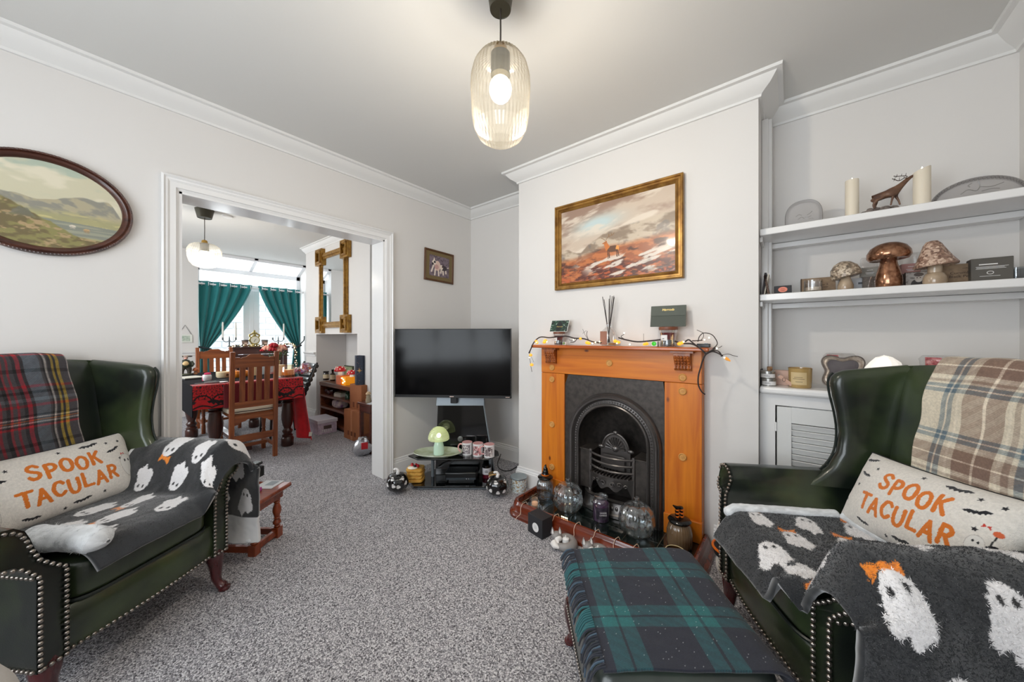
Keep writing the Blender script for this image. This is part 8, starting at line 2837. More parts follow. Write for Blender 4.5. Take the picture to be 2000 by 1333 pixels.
obj('glass_foot', MB().lathe([(0.0, 0), (0.055, 0), (0.055, 0.012), (0.042, 0.018), (0, 0.018)], 24), mat('pale_blue_glass', rgb(196, 210, 212), 0.15, coat=0.5), t)
obj('wax', MB().lathe([(0.0, 0.0185), (0.043, 0.0185), (0.043, 0.135), (0.036, 0.137), (0, 0.13)], 24), mat('cream_wax'), t)
p = ont(564, 738)
t = thing('orange_candle_jar', 'large glass candle jar with amber wax and dark leaf print at the right table corner', 'candle', (p[0], p[1] + 0.02, CT))
obj('amber_wax', MB().lathe([(0.0, 0.004), (0.05, 0.006), (0.058, 0.03), (0.06, 0.085), (0, 0.085)], 28), mat('amber_candle_wax', rgb(206, 128, 50), 0.3, coat=0.4, emit=rgb(230, 140, 40), estr=0.12), t)
obj('glass_jar', MB().lathe([(0.0, 0.0), (0.05, 0.001), (0.06, 0.01), (0.063, 0.05), (0.061, 0.11), (0.05, 0.125), (0.056, 0.138), (0.053, 0.139)], 32, caps=False), glass('amber_jar_glass', tint=(0.95, 0.86, 0.68), base=0.12, edge=0.7), t)
obj('leaf_print', MB().lathe([(0.0625, 0.006), (0.0645, 0.03)], 32, caps=False, ribs=(9, 0.02)), mat('dark_leaf_print', rgb(46, 30, 22), 0.5, noise=(50, rgb(150, 84, 34), 3)), t)
# bags of wrapped sweets
swm = [mat('sweet_%s' % n, rgb(*c), 0.35) for n, c in (('pink', (206, 112, 138)), ('lilac', (158, 128, 176)), ('red', (186, 52, 74)), ('white', (222, 206, 210)), ('orange', (224, 116, 40)))]
for (u, y, lab, r, zt, sd_) in ((582, 4.55, 'clear bag of pink and lilac wrapped sweets beside the amber candle jar', 0.045, 0.075, 3), (597, 4.42, 'upright patterned bag of sweets leaning on the black chair', 0.05, 0.13, 7)):
    t = thing('sweet_bag', lab, 'bag', ony(u, y), 0.3, 'bags of sweets on the table corner')
    q_ = random.Random(sd_)
    for k in range(26 if zt < 0.1 else 40):
        o = MB().ball((q_.uniform(-r, r), q_.uniform(-r * 0.6, r * 0.6), 0.012 + q_.random() * (zt - 0.02)), (0.014, 0.012, 0.011), 7, 5)
        obj('sweet', o, swm[k % 5], t, sharp=None)
    obj('clear_bag', MB().ball((0, 0, zt * 0.5), (r * 1.35, r, zt * 0.56), 16, 10, e=0.7), glass('cellophane', base=0.1, edge=0.55, rough=0.15), t)
# roses in a gold vase
p = ony(541, 5.0)
t = thing('rose_vase', 'gold vase of peach and red roses on the dining table', 'flowers', p)
obj('vase', MB().lathe([(0.0, 0), (0.03, 0), (0.034, 0.02), (0.028, 0.09), (0.036, 0.14), (0.034, 0.141), (0, 0.13)], 24), mat('gold_vase', rgb(196, 160, 90), 0.3, metal=0.5), t)
peach = mat('peach_petal', rgb(228, 160, 140), 0.6, noise=(40, rgb(236, 188, 168), 3))
redp = mat('red_petal', rgb(176, 16, 34), 0.6, noise=(30, rgb(140, 8, 22), 3))
leafm = mat('rose_leaf', rgb(88, 112, 50), 0.5, noise=(20, rgb(52, 78, 34), 3))
fl = [(-0.10, 0.0, 0.30, 0.055, peach), (-0.045, -0.03, 0.335, 0.05, redp), (-0.06, -0.04, 0.285, 0.045, redp), (0.04, -0.01, 0.30, 0.055, peach), (-0.02, 0.04, 0.32, 0.05, peach), (0.09, 0.01, 0.285, 0.032, peach), (0.075, 0.0, 0.32, 0.028, redp), (-0.15, 0.0, 0.275, 0.028, redp), (0.0, -0.04, 0.27, 0.04, peach)]
for k, (x, y, z, r, m_) in enumerate(fl):
    b = MB()
    q_ = random.Random(k)
    b.ball((x, y, z), (r * 0.5, r * 0.5, r * 0.5), 8, 6)
    for ring in range(3):
        for j in range(5 + ring):
            a = 2 * PI * j / (5 + ring) + ring * 0.5
            rr = r * (0.32 + 0.22 * ring)
            b.ball((x + rr * math.cos(a), y + rr * math.sin(a), z + r * (0.22 - 0.16 * ring)), (r * 0.36, r * 0.36, r * 0.42), 7, 5)
    obj('rose', b, m_, t, sharp=25)
    obj('stem', MB().tube([(x * 0.15, y * 0.15, 0.1), (x * 0.6, y * 0.6, z - r * 0.5)], 0.004, 5), leafm, t)
for k in range(14):
    q_ = random.Random(50 + k)
    a = q_.uniform(0, 2 * PI)
    c = (0.055 + 0.05 * math.cos(a), 0.05 * math.sin(a), 0.20 + 0.06 * q_.random()) if k < 9 else (0.06 * math.cos(a), 0.05 * math.sin(a), 0.2)
    obj('leaf', MB().ball((0, 0, 0), (0.034, 0.016, 0.004), 8, 5, M=tr(*c) @ rot('Z', math.degrees(a)) @ rot('Y', q_.uniform(-50, 50))), leafm, t)

# mantel cabinet before the French window ------------------------------------
sb = wood('dark_red_cabinet', rgb(74, 40, 34), rgb(50, 24, 20), 0, 8, 0.35, 0.25)
SBY = 6.62
xa = at_y(452, 680, SBY).x; xb = at_y(566, 680, SBY).x
SZ = 1.02
cx = (xa + xb) / 2; hw = (xb - xa) / 2
t = thing('sideboard', 'dark red wooden sideboard before the French window', 'sideboard', (cx, SBY, 0))
obj('top_board', MB().bx(-hw, hw, 0.0, 0.28, SZ - 0.03, SZ), sb, t, bevel=0.006)
obj('cornice_rail', MB().bx(-hw + 0.02, hw - 0.02, 0.012, 0.26, SZ - 0.12, SZ - 0.031), sb, t, bevel=0.006)
for sg in (-1, 1):
    obj('side_post', MB().bx(sg * hw - sg * 0.09 if sg > 0 else -hw + 0.03, sg * hw - sg * 0.03 if sg > 0 else -hw + 0.09, 0.02, 0.25, 0, SZ - 0.121), sb, t, bevel=0.004)
obj('door', MB().bx(-hw + 0.092, -0.004, 0.03, 0.05, 0.06, SZ - 0.125), sb, t, bevel=0.004)
obj('door', MB().bx(0.004, hw - 0.092, 0.03, 0.05, 0.06, SZ - 0.125), sb, t, bevel=0.004)
obj('plinth', MB().bx(-hw + 0.092, hw - 0.092, 0.03, 0.25, 0.0, 0.058), sb, t)


def onsb(u, dy=0.1):
    p = at_y(u, 670, SBY + dy); return (p.x, SBY + dy, SZ + 0.0004)


pew = mat('pewter', rgb(88, 96, 98), 0.35, metal=0.7)
candm = mat('white_taper_wax', rgb(232, 230, 222), 0.5)
for u, us, lab in ((448, (-0.07, 0.0, 0.075), 'pewter candelabrum with white tapers at the left of the sideboard'), (543.5, (-0.085, 0.0, 0.085), 'pewter candelabrum with one white taper at the right of the sideboard')):
    t = thing('candelabrum', lab, 'candelabrum', onsb(u), 0, 'candelabra on the sideboard')
    obj('stand', MB().lathe([(0.0, 0), (0.032, 0), (0.03, 0.008), (0.010, 0.02), (0.007, 0.05), (0.013, 0.06), (0.007, 0.07), (0.009, 0.12), (0.006, 0.15), (0.003, 0.165)], 16), pew, t)
    for sg in (-1, 1):
        pts = [(0, 0, 0.10), (sg * 0.03, 0, 0.075), (sg * 0.06, 0, 0.085), (sg * 0.08, 0, 0.115)]
        obj('branch', MB().tube(catmull(pts, 4), 0.005, 6), pew, t)
        obj('socket', MB().lathe([(0.004, 0.105), (0.016, 0.115), (0.011, 0.12), (0.011, 0.145), (0, 0.145)], 12, (sg * 0.08, 0, 0)), pew, t)
        if sg > 0 or u < 500:
            obj('taper', MB().lathe([(0.0125, 0.145), (0.012, 0.33), (0.009, 0.375), (0.001, 0.385)], 12, (sg * 0.08, 0, 0)), candm, t)
gold = mat('gilt_clock_case', rgb(186, 166, 96), 0.3, metal=0.6, noise=(30, rgb(130, 120, 70), 4))
t = thing('mantel_clock', 'gilt rococo mantel clock in the middle of the sideboard', 'clock', onsb(497))
obj('case', MB().lathe([(0.0, -0.03), (0.07, -0.03), (0.075, 0.0), (0.07, 0.02), (0, 0.02)], 28, M=tr(0, 0, 0.105) @ rot('X', 90)), gold, t)
b = MB().lathe([(0.0, 0), (0.055, 0), (0.05, 0.02), (0.04, 0.045), (0, 0.045)], 20, sy=0.6)
for sg in (-1, 1):
    b.tube(catmull([(sg * 0.03, 0, 0.04), (sg * 0.065, 0, 0.02), (sg * 0.062, 0, 0.0), (sg * 0.075, 0, 0.002)], 3), 0.010, 6)
    b.tube(catmull([(sg * 0.06, 0, 0.15), (sg * 0.068, 0, 0.185), (sg * 0.04, 0, 0.20), (sg * 0.015, 0, 0.225)], 3), 0.012, 6)
obj('scroll_work', b, gold, t)
obj('finial', MB().lathe([(0.024, 0.175), (0.02, 0.2), (0.026, 0.215), (0.012, 0.235), (0.016, 0.25), (0.002, 0.268)], 14), gold, t)
obj('dial', MB().lathe([(0.0, 0), (0.055, 0), (0.055, 0.004), (0, 0.004)], 28, M=tr(0, -0.021, 0.105) @ rot('X', 90)), mat('cream_dial', rgb(226, 222, 202), 0.4), t)
b = MB().tube([(0, -0.027, 0.105), (0.018, -0.027, 0.118)], 0.0025, 5).tube([(0, -0.027, 0.105), (-0.012, -0.027, 0.078)], 0.002, 5)
obj('hand', MB().tube([(0, -0.027, 0.105), (0.018, -0.027, 0.118)], 0.0025, 5), inkm, t)
obj('hand', MB().tube([(0, -0.027, 0.105), (-0.012, -0.027, 0.074)], 0.002, 5), inkm, t)
for u, lab in ((478.5, 'lidded brown travel cup left of the gilt clock'), (517, 'lidded brown travel cup right of the gilt clock')):
    t = thing('travel_cup', lab, 'cup', onsb(u, 0.12), 0, 'brown travel cups on the sideboard')
    obj('cup', MB().lathe([(0.0, 0), (0.034, 0), (0.044, 0.09), (0.04, 0.09), (0, 0.088)], 20), mat('mocha_cup', rgb(124, 100, 86), 0.5), t)
    obj('lid', MB().lathe([(0.0, 0.091), (0.047, 0.091), (0.047, 0.103), (0.04, 0.108), (0, 0.108)], 20), mat('dark_cup_lid', rgb(50, 40, 38), 0.4), t)
    obj('paper_label', MB().bx(-0.018, 0.02, -0.044, -0.042, 0.03, 0.064), mat('peach_label', rgb(214, 186, 170), 0.6), t)
for u, lab in ((464, 'low clear tealight box beside the left candelabrum'), (528.5, 'low clear tealight box beside the right candelabrum')):
    t = thing('tealight_box', lab, 'candle', onsb(u, 0.06), 0, 'tealight boxes on the sideboard')
    obj('glass_box', MB().bx(-0.034, 0.034, -0.02, 0.02, 0.002, 0.036), mat('grey_blue_glass'), t, bevel=0.003)
    obj('foot', MB().bx(-0.03, 0.03, -0.017, 0.017, 0, 0.002), pew, t)
# berry garland with lights along the sideboard and down its right side
t = thing('berry_garland', 'berry and leaf garland with warm lights along the sideboard top and right side', 'garland', (cx, SBY - 0.02, SZ))
gpts = [(-hw - 0.02, 0, -0.06), (-hw, 0, 0.0), (-hw * 0.5, -0.004, 0.016), (0, -0.004, 0.014), (hw * 0.6, -0.004, 0.016), (hw, -0.004, 0.03), (hw + 0.06, 0, 0.0), (hw + 0.08, 0, -0.12), (hw + 0.085, 0, -0.3), (hw + 0.11, 0, -0.46)]
cp = catmull(gpts, 12)
obj('wire', MB().tube(cp, 0.004, 5), twig, t)
gm = [mat('garland_leaf', rgb(56, 60, 42), 0.6), mat('garland_berry', rgb(120, 60, 40), 0.5), mat('garland_cream', rgb(206, 188, 146), 0.6)]
q_ = random.Random(3)
for i, m_ in enumerate(gm):
    b = MB()
    for k in range(120):
        p = cp[q_.randrange(len(cp))]
        b.ball((p.x + q_.uniform(-0.02, 0.02), p.y + q_.uniform(-0.014, 0.01), p.z + q_.uniform(-0.006, 0.022)), (0.011, 0.007, 0.006) if i == 0 else (0.007,) * 3, 5, 4, M=None)
    obj(('leaves', 'berries', 'pale_berries')[i], b, m_, t, kind='stuff', weld=False)
b = MB()
for k in range(40):
    p = cp[(k * 3) % len(cp)]
    b.ball((p.x + q_.uniform(-0.014, 0.014), p.y - 0.012, p.z + q_.uniform(0, 0.018)), 0.0045, 6, 4)
obj('led', b, ledm, t, kind='stuff', weld=False)

# curtains -------------------------------------------------------------------
RZ_, RYC = 2.0, 7.06
teal = mat('teal_curtain_cloth', rgb(20, 118, 120), 0.75, sheen=0.25, bump=(140, 0.15, 0.002))
t = thing('curtain_pole', 'white curtain pole with end knobs across the French window', 'pole', (1.75, RYC, RZ_))
obj('pole', MB().tube([(-0.72, 0, 0), (0.73, 0, 0)], 0.013, 12), upvc, t)
for sg in (-1, 1):
    obj('finial', MB().ball((sg * 0.735, 0, 0), (0.024, 0.02, 0.02), 14, 8), upvc, t)
obj('bracket', MB().bx(0.68, 0.70, 0.0, YF - RYC + 0.01, -0.012, 0.012), upvc, t)
obj('bracket', MB().bx(-0.70, -0.68, 0.0, YF - RYC + 0.01, -0.012, 0.012), upvc, t)


def curtain(label, xo, xi, xt, zt):
    """xo outer top, xi inner top, xt tie position"""
    t = thing('curtain', label, 'curtain', (xo, RYC, 0.0), 0, 'teal eyelet curtains at the French window')
    sg = 1 if xi > xo else -1
    W_ = abs(xi - xo)

    def pos(U, V):
        z = 2.045 - V * 2.035
        f = np.clip((2.045 - z) / (2.045 - zt), 0, 1)
        below = np.clip((zt - z) / 0.8, 0, 1)
        tie = abs(xt - xo)
        # width of the cloth narrows towards the tie, inner edge sweeps in a curve
        inner = W_ + (tie + 0.05 - W_) * f ** 1.35
        outer = 0.0 + (tie - 0.055) * f ** 3
        inner = np.where(z < zt, tie + 0.05 + 0.07 * below, inner)
        outer = np.where(z < zt, tie - 0.055 - 0.03 * below, outer)
        x = outer + (inner - outer) * U
        amp = 0.035 * (1 - 0.45 * f) * np.where(z < zt, 0.8, 1)
        y = amp * np.sin(U * 2 * PI * 5.0 + 0.6 * f) - 0.02 * f
        return np.stack([sg * x, y, z], -1)
    grid_obj('cloth', 140, 110, pos, None, teal, t, thick=0.003, offset=0.0)
    for k in range(10):
        uu = (k + 0.5) / 10
        P = pos(np.array([uu]), np.array([0.022]))[0]
        obj('eyelet', MB().tube([(P[0] + 0.006 * math.cos(0), P[1] + 0.026 * math.cos(a), RZ_ + 0.026 * math.sin(a)) for a in np.linspace(0, 2 * PI, 15)[:-1]], 0.005, 6, closed=True), mat('silver_eyelet', rgb(206, 210, 212), 0.3, metal=0.6), t)
    tx = sg * abs(xt - xo)
    obj('tie_band', MB().tube([(tx + 0.068 * math.cos(a), 0.05 * math.sin(a) - 0.02, zt + 0.02 * math.cos(a) * sg * -1) for a in np.linspace(0, 2 * PI, 21)[:-1]], 0.016, 8, closed=True), mat('dark_tie_cloth', rgb(40, 52, 56), 0.8), t)
    return t


curtain('teal curtain tied back at the left of the French window', 1.045, 1.72, 1.115, 1.0)
curtain('teal curtain tied back at the right of the French window', 2.44, 1.80, 2.385, 1.0)
t = thing('tieback_hook', 'dark metal curtain tieback hook at the right window frame', 'hook', (2.47, 7.0, 1.02))
obj('arm', MB().tube(catmull([(-0.09, 0.0, -0.03), (-0.03, -0.04, 0.05), (0.0, -0.06, 0.10), (0.005, -0.06, 0.17)], 4), 0.010, 8), pew, t)

# hanging tile sign on the end wall
p = at_y(362, 660, YE)
t = thing('hanging_sign', 'small white picture tile hanging from a cord on the dining room end wall', 'sign', (p.x, YE - 0.001, 1.09))
obj('tile', MB().bx(-0.085, 0.075, -0.012, 0.0, 0.0, 0.12), mat('white_glazed_sign', rgb(224, 226, 218), 0.25), t, bevel=0.002)
obj('print', MB().bx(-0.05, 0.05, -0.0128, -0.0122, 0.02, 0.10), mat('pale_green_print', rgb(196, 206, 192), 0.5, noise=(40, rgb(150, 168, 152), 4)), t)
obj('cord', MB().tube([(-0.075, -0.006, 0.12), (-0.005, -0.006, 0.26), (0.065, -0.006, 0.12)], 0.003, 5), pew, t)

# gilt mirror on the chimney breast ------------------------------------------
ym0, ym1 = at_x(623, 560, DX).y, at_x(686.5, 560, DX).y
mw = abs(ym0 - ym1) / 2
zm0, zm1 = 1.225, 2.365
t = thing('gilt_mirror', 'tall gilt mirror with stepped block corners on the dining chimney breast', 'mirror', (DX - 0.001, (ym0 + ym1) / 2, zm0), -PI / 2)
hM = zm1 - zm0
ins = 0.10
obj('mirror_glass', MB().bx(-mw + ins + 0.05, mw - ins - 0.05, -0.018, -0.012, ins + 0.04, hM - ins - 0.04), mat('silvered_glass', (0.9, 0.92, 0.93), 0.02, metal=1.0), t)
b = MB()
gold2 = mat('old_gilt_wood', rgb(166, 124, 52), 0.35, metal=0.5, noise=(25, rgb(126, 88, 32), 4))
for (d, o0, o1) in ((0.03, 0.0, 0.022), (0.042, 0.022, 0.05), (0.03, 0.05, 0.075)):
    x0, x1, z0, z1 = -mw + ins - 0.025, mw - ins + 0.025, ins - 0.03, hM - ins + 0.03
    b.bx(x0 + o0, x0 + o1, -d, 0, z0 + o0, z1 - o0).bx(x1 - o1, x1 - o0, -d, 0, z0 + o0, z1 - o0)
    b.bx(x0 + o1, x1 - o1, -d, 0, z0 + o0, z0 + o1).bx(x0 + o1, x1 - o1, -d, 0, z1 - o1, z1 - o0)
obj('frame', b, gold2, t)
for sx in (-1, 1):
    for sz in (0, 1):
        x0, x1 = (-mw, -mw + 0.2) if sx < 0 else (mw - 0.2, mw)
        z0, z1 = (0, 0.22) if sz == 0 else (hM - 0.22, hM)
        b = MB()
        for d, k in ((0.05, 0.0), (0.062, 0.025)):
            b.bx(x0 + k, x0 + 0.055 - k * 0.3, -d, 0, z0 + k, z1 - k).bx(x1 - 0.055 + k * 0.3, x1 - k, -d, 0, z0 + k, z1 - k)
            b.bx(x0 + 0.055, x1 - 0.055, -d, 0, z0 + k, z0 + 0.055 - k * 0.3).bx(x0 + 0.055, x1 - 0.055, -d, 0, z1 - 0.055 + k * 0.3, z1 - k)
        obj('corner_block', b, gold2, t)

# bookcase in the niche and what stands there --------------------------------
bw = wood('brown_bookcase', rgb(122, 66, 38), rgb(88, 42, 22), 1, 8, 0.4, 0.2)
BX0, BX1, BYA, BYB, BZ = 1.95, 2.24, 4.06, 4.93, 0.575
t = thing('bookcase', 'low brown open bookcase in the dining chimney niche', 'bookcase', (BX0, (BYA + BYB) / 2, 0))
hb = (BYB - BYA) / 2
obj('top_board', MB().bx(-0.008, BX1 - BX0, -hb, hb, BZ - 0.05, BZ), bw, t, bevel=0.003)
for z in (0.035, 0.225, 0.38):
    obj('shelf_board', MB().bx(0.0, BX1 - BX0, -hb + 0.028, hb - 0.028, z, z + 0.025), bw, t)
for sg in (-1, 1):
    obj('side_board', MB().bx(0.0, BX1 - BX0, sg * hb - (0.028 if sg > 0 else 0), sg * hb + (0.028 if sg < 0 else 0), 0, BZ - 0.05), bw, t)
obj('back_board', MB().bx(BX1 - BX0 - 0.008, BX1 - BX0, -hb + 0.028, hb - 0.028, 0, BZ - 0.05), bw, t)
obj('kick_board', MB().bx(0.012, 0.02, -hb + 0.028, hb - 0.028, 0, 0.035), mat('dark_kick', rgb(40, 30, 26), 0.6), t)


def onx(u, x, z):
    p = at_x(u, 740, x); return (p.x, p.y, z)


brb = mat('brown_bottle_glass', rgb(44, 28, 20), 0.1, coat=0.6)
crl = mat('cream_bottle_label', rgb(208, 190, 158), 0.6)
t = thing('brown_bottle', 'short brown pharmacy jar with a cream label on the bookcase left end', 'bottle', onx(637, 2.06, BZ + 0.0004), RW)
obj('glass_body', MB().lathe([(0.0, 0), (0.036, 0), (0.038, 0.006), (0.038, 0.085), (0.03, 0.10), (0.03, 0.105), (0, 0.105)], 22), brb, t)
obj('lid', MB().lathe([(0.0, 0.106), (0.037, 0.106), (0.037, 0.122), (0, 0.122)], 22), glossb, t)
obj('paper_label', MB().lathe([(0.0385, 0.025), (0.0385, 0.08)], 22, caps=False), crl, t)
t = thing('brown_bottle', 'taller brown pump bottle with a cream label beside the short jar', 'bottle', onx(650, 2.08, BZ + 0.0004), RW)
obj('glass_body', MB().lathe([(0.0, 0), (0.032, 0), (0.034, 0.006), (0.034, 0.095), (0.014, 0.112), (0.014, 0.125), (0, 0.125)], 22), brb, t)
obj('stopper', MB().lathe([(0.0, 0.126), (0.016, 0.126), (0.016, 0.155), (0, 0.155)], 16), glossb, t)
obj('paper_label', MB().lathe([(0.0345, 0.02), (0.0345, 0.085)], 22, caps=False), crl, t)
t = thing('glass_cube_lamp', 'glowing orange glass block box holding fairy lights on the bookcase', 'lamp', onx(667, 1.99, BZ + 0.0004), RW)
obj('front_block', MB().bx(-0.085, 0.04, -0.03, 0.1, 0.0, 0.115), mat('orange_acrylic', rgb(206, 92, 24), 0.2, coat=0.5, emit=rgb(226, 100, 20), estr=0.12), t, bevel=0.003)
obj('lit_block', MB().bx(0.042, 0.15, -0.02, 0.1, 0.0, 0.105), mat('amber_lit_acrylic', rgb(226, 140, 20), 0.2, coat=0.5, emit=rgb(240, 150, 20), estr=0.45), t, bevel=0.003)
for (x, z) in ((0.06, 0.085), (0.085, 0.03), (0.10, 0.07), (0.13, 0.05)):
    obj('fairy_light', MB().ball((x, -0.022, z), 0.007, 8, 6), ledm, t)
redcap = mat('red_toadstool_cap', rgb(190, 14, 26), 0.2, coat=0.5, emit=rgb(200, 20, 20), estr=0.15)
wst = mat('white_toadstool_stem', rgb(236, 228, 206), 0.4, emit=(1, 0.9, 0.7), estr=0.3)
for u, zz, s, lab in ((664.5, BZ + 0.1155, 1.0, 'red spotted toadstool lamp standing on the orange glass block'), (687, BZ + 0.1057, 0.8, 'smaller red toadstool lamp half behind the navy tube box')):
    t = thing('toadstool_lamp', lab, 'lamp', onx(u, 2.035, zz), RW, 'red toadstool lamps on the bookcase')
    obj('stem', MB().lathe([(0.0, 0), (0.030 * s, 0), (0.026 * s, 0.02 * s), (0.024 * s, 0.045 * s), (0, 0.045 * s)], 18), wst, t)
    obj('cap', MB().lathe([(0.0, 0.040 * s), (0.066 * s, 0.038 * s), (0.074 * s, 0.046 * s), (0.066 * s, 0.078 * s), (0.04 * s, 0.10 * s), (0, 0.108 * s)], 26), redcap, t)
    for k in range(9):
        a = -PI / 2 + (k - 4) * 0.55
        rr, zz_ = ((0.066, 0.072), (0.048, 0.093))[k % 2]
        obj('white_spot', MB().ball((rr * s * math.cos(a), rr * s * math.sin(a), zz_ * s), 0.008 * s, 8, 5), wst, t)
t = thing('green_picture', 'green landscape picture in a dark frame behind the toadstool lamps', 'picture', onx(682, 2.2, BZ + 0.0004), RW)
obj('frame', MB().bx(-0.13, 0.12, -0.01, 0.01, 0, 0.21), mat('dark_green_frame', rgb(50, 60, 40), 0.5), t, bevel=0.003)
obj('print', MB().bx(-0.115, 0.105, -0.0125, -0.0105, 0.015, 0.195), mat('green_print', rgb(112, 140, 96), 0.5, noise=(16, rgb(180, 186, 150), 4)), t)
# lower shelves
mar = mat('maroon_glaze', rgb(76, 26, 34), 0.2, coat=0.5)
for u, s, lab in ((637, 0.9, 'dark maroon pumpkin pot at the left of the upper bookcase shelf'), (647, 1.0, 'dark maroon pumpkin pot beside the white books')):
    t = thing('maroon_pumpkin', lab, 'pumpkin', onx(u, 2.03, 0.4054), RW, 'maroon pumpkin pots in the bookcase')
    obj('body', MB().lathe([(0.0, 0), (0.035 * s, 0.002), (0.05 * s, 0.03 * s), (0.044 * s, 0.062 * s), (0.012 * s, 0.075 * s), (0, 0.072 * s)], 40, ribs=(8, 0.05)), mar, t)
    obj('stalk', MB().tube([(0, 0, 0.07 * s), (0.004, 0, 0.088 * s)], [0.007, 0.004], 8), mar, t)
for k, (lab, dz, h_, dx) in enumerate((('thick white book at the bottom of the bookcase stack', 0, 0.04, 0), ('thin pale green book on the thick white book', 0.0405, 0.014, 0.01))):
    b_ = onx(659, 1.99, 0.4054 + dz)
    t = thing('book', lab, 'book', (b_[0] + dx, b_[1], b_[2]), RW + 0.1, 'books in the bookcase')
    obj('pages', MB().bx(-0.075, 0.072, -0.002, 0.15, 0.003, h_ - 0.003), mat('white_pages', rgb(222, 218, 206), 0.8), t)
    obj('cover', MB().bx(-0.077, 0.075, -0.004, 0.152, h_ - 0.003, h_).bx(-0.077, 0.075, -0.004, 0.152, 0, 0.003).bx(-0.077, -0.0752, -0.004, 0.152, 0.003, h_ - 0.003), mat('white_cover', rgb(206, 204, 190), 0.5) if k == 0 else mat('sage_cover', rgb(150, 152, 126), 0.5), t)
t = thing('green_bottle', 'dark green ornament beside the books in the bookcase', 'ornament', onx(679, 1.995, 0.4054), RW)
obj('body', MB().lathe([(0.0, 0), (0.03, 0), (0.034, 0.03), (0.02, 0.06), (0.026, 0.075), (0.004, 0.1)], 18), mat('dark_bottle_green', rgb(30, 62, 44), 0.2, coat=0.5), t)
obj('cap', MB().ball((0, 0, 0.10), 0.01, 8, 6), pew, t)
flor = mat('floral_cotton', rgb(224, 214, 206), 0.8, noise=(13, rgb(122, 86, 128), 2))
t = thing('floral_cushion', 'rolled cream floral fabric bundle on the bottom bookcase shelf', 'fabric', onx(655, 1.99, 0.2504), RW)
obj('roll', MB().ball((0, 0.06, 0.055), (0.13, 0.07, 0.055), 24, 12, e=0.6), flor, t)
obj('tied_end', MB().ball((-0.145, 0.06, 0.05), (0.028, 0.03, 0.03), 12, 8), mat('cream_cotton', rgb(220, 206, 188), 0.8), t)
t = thing('storage_box', 'lilac patterned storage box with a white lid on the dining carpet', 'box', (1.815, 4.535, 0))
lil = mat('lilac_pattern', rgb(178, 158, 176), 0.6, noise=(26, rgb(206, 190, 200), 3))
obj('carton', MB().bx(-0.11, 0.11, -0.165, 0.165, 0.0, 0.13), lil, t, bevel=0.003)
obj('lid', MB().bx(-0.118, 0.118, -0.173, 0.173, 0.1305, 0.17), mat('pale_lilac_lid', rgb(204, 198, 206), 0.6), t, bevel=0.003)
obj('label_holder', MB().bx(-0.045, 0.045, -0.1705, -0.1655, 0.06, 0.10), mat('bronze_holder', rgb(104, 88, 84), 0.4, metal=0.4), t)
b = MB()
for k in range(5):
    b.ball((-0.06 + k * 0.025, -0.168, 0.045), (0.008, 0.003, 0.008), 8, 5)
    b.ball((-0.06 + k * 0.025, -0.168, 0.028), (0.008, 0.003, 0.006), 8, 5)
obj('white_print', b, whitelab, t, kind='stuff')
card = mat('brown_cardboard', rgb(158, 98, 60), 0.8, noise=(6, rgb(146, 88, 52), 3))
cardp = mat('dark_card_print', rgb(106, 56, 30), 0.8)
t = thing('cardboard_box', 'lower brown cardboard box standing on the dining carpet', 'box', (1.865, 3.86, 0))
obj('carton', MB().bx(0, 0.18, -0.2, 0.19, 0, 0.335), card, t, bevel=0.002)
obj('tape', MB().bx(-0.0006, 0.1, -0.012, 0.03, 0.0, 0.3356), mat('brown_tape', rgb(172, 112, 72), 0.5), t)
for k in range(3):
    obj('print_mark', MB().bx(-0.0008, 0.0, 0.06 - k * 0.075, 0.10 - k * 0.075, 0.05, 0.10), cardp, t)
t = thing('cardboard_box', 'upper brown cardboard box carrying the navy tube box', 'box', (1.93, 3.90, 0.3354))
obj('carton', MB().bx(0, 0.11, -0.13, 0.14, 0, 0.285), card, t, bevel=0.002)
for k in range(2):
    obj('print_mark', MB().bx(-0.0008, 0.0, 0.03 - k * 0.09, 0.07 - k * 0.09, 0.02, 0.08), cardp, t)
t = thing('tube_box', 'navy hexagonal gift tube with a gold star on the upper cardboard box', 'box', (1.985, 3.885, 0.6208), 0.3)
obj('tube', MB().lathe([(0.068, 0), (0.068, 0.335), (0.066, 0.337), (0, 0.337)], 6), mat('navy_print', rgb(38, 48, 68), 0.5, noise=(34, rgb(26, 34, 50), 4)), t, sharp=20)
MS = rot('Z', -60 - 17) 
b = MB()
for k in range(8):
    a = k * PI / 4
    L_ = 0.03 if k % 2 == 0 else 0.017
    b.tube([(0, 0, 0), (L_ * math.cos(a), 0, L_ * math.sin(a))], [0.006, 0.0015], 6)
b.ball((0, 0, 0), (0.011, 0.004, 0.011), 10, 6)
ang_ = math.radians(210)
obj('gold_star', MB().add(b.v, b.f, tr(0.0595 * math.cos(ang_), 0.0595 * math.sin(ang_), 0.165) @ rot('Z', math.degrees(ang_) + 90)), mat('gold_star', rgb(190, 150, 90), 0.4, metal=0.4), t)
b = MB()
for k in range(16):
    b.ball((q_.uniform(-0.026, 0.026), 0, q_.uniform(0.02, 0.32)), (0.003, 0.0015, 0.003), 6, 4, M=tr(0.0592 * math.cos(ang_), 0.0592 * math.sin(ang_), 0) @ rot('Z', math.degrees(ang_) + 90))
obj('star_specks', b, mat('copper_speck', rgb(150, 96, 80), 0.5), t, kind='stuff')
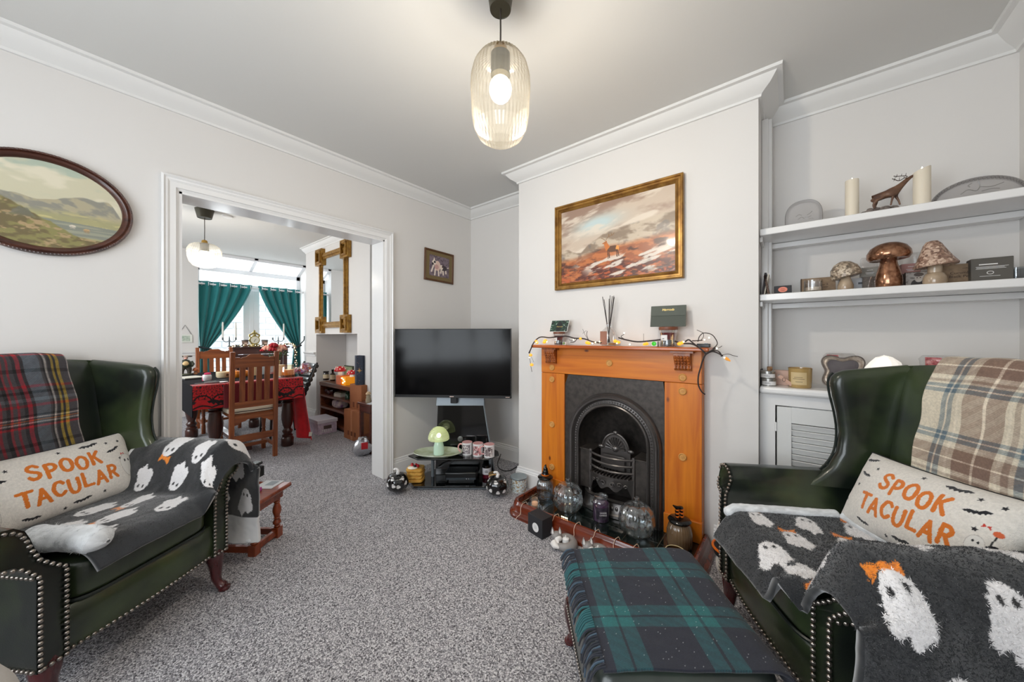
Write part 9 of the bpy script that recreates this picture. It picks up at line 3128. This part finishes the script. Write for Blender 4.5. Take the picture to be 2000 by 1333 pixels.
# small dark table beyond the opening
dt = wood('dark_side_table', rgb(84, 38, 26), rgb(56, 24, 16), 1, 8, 0.3, 0.3)
t = thing('small_side_table', 'small dark red table with a drawer beyond the right side of the opening', 'table', (1.875, 3.36, 0))
obj('table_top', MB().bx(-0.13, 0.13, -0.13, 0.13, 0.475, 0.498), dt, t, bevel=0.004)
obj('drawer', MB().bx(-0.118, 0.11, -0.11, 0.11, 0.40, 0.474), dt, t, bevel=0.002)
for sx in (-1, 1):
    for sy in (-1, 1):
        obj('leg', MB().bx(sx * 0.10 - 0.015, sx * 0.10 + 0.015, sy * 0.10 - 0.015, sy * 0.10 + 0.015, 0, 0.40), dt, t)
obj('lower_shelf', MB().bx(-0.1, 0.1, -0.1, 0.1, 0.14, 0.155), dt, t)
t = thing('stone_figurine', 'small grey beige mushroom figurine on the small dark red table', 'figurine', (1.80, 3.37, 0.4984))
obj('body', MB().lathe([(0.0, 0), (0.026, 0), (0.028, 0.03), (0.02, 0.055), (0.024, 0.07), (0.012, 0.082), (0, 0.083)], 16), mat('grey_beige_stone', rgb(156, 142, 118), 0.7), t)
obj('cap', MB().lathe([(0.0, 0.083), (0.026, 0.085), (0.026, 0.094), (0.012, 0.112), (0, 0.114)], 16), mat('beige_cap', rgb(206, 178, 140), 0.6), t)
t = thing('white_leaflet', 'white leaflet at the edge of the small dark red table', 'leaflet', (1.795, 3.29, 0.4984), 0.4)
obj('sheet', MB().bx(-0.045, 0.04, -0.03, 0.03, 0.0, 0.003), mat('white_sheet'), t)
obj('fold', MB().bx(-0.045, 0.04, -0.03, 0.03, 0.0032, 0.005, rot('Y', -3)), mat('white_sheet'), t)
# silver foil bag
fb = at_z(709, 893, 0.0)
t = thing('foil_bag', 'crumpled silver foil gift bag with a red panel by the opening', 'bag', (fb.x + 0.02, fb.y + 0.05, 0), -0.4)
b = MB()
b.ball((0, 0, 0.09), (0.09, 0.06, 0.09), 18, 12, e=0.75)
qf = random.Random(2)
b.v = [(x * qf.uniform(0.86, 1.1) * (1.05 if z < 0.1 else 0.8), y * qf.uniform(0.85, 1.1), z if z < 0.002 else z * qf.uniform(0.92, 1.05)) for x, y, z in b.v]
b.v = [(x, y, max(0.0, z)) for x, y, z in b.v]
obj('foil', b, mat('silver_foil', rgb(186, 186, 190), 0.25, metal=0.85), t, sharp=12)
obj('red_panel', MB().bx(-0.015, 0.045, -0.066, -0.060, 0.075, 0.14), mat('red_panel', rgb(190, 22, 34), 0.4), t, bevel=0.002)
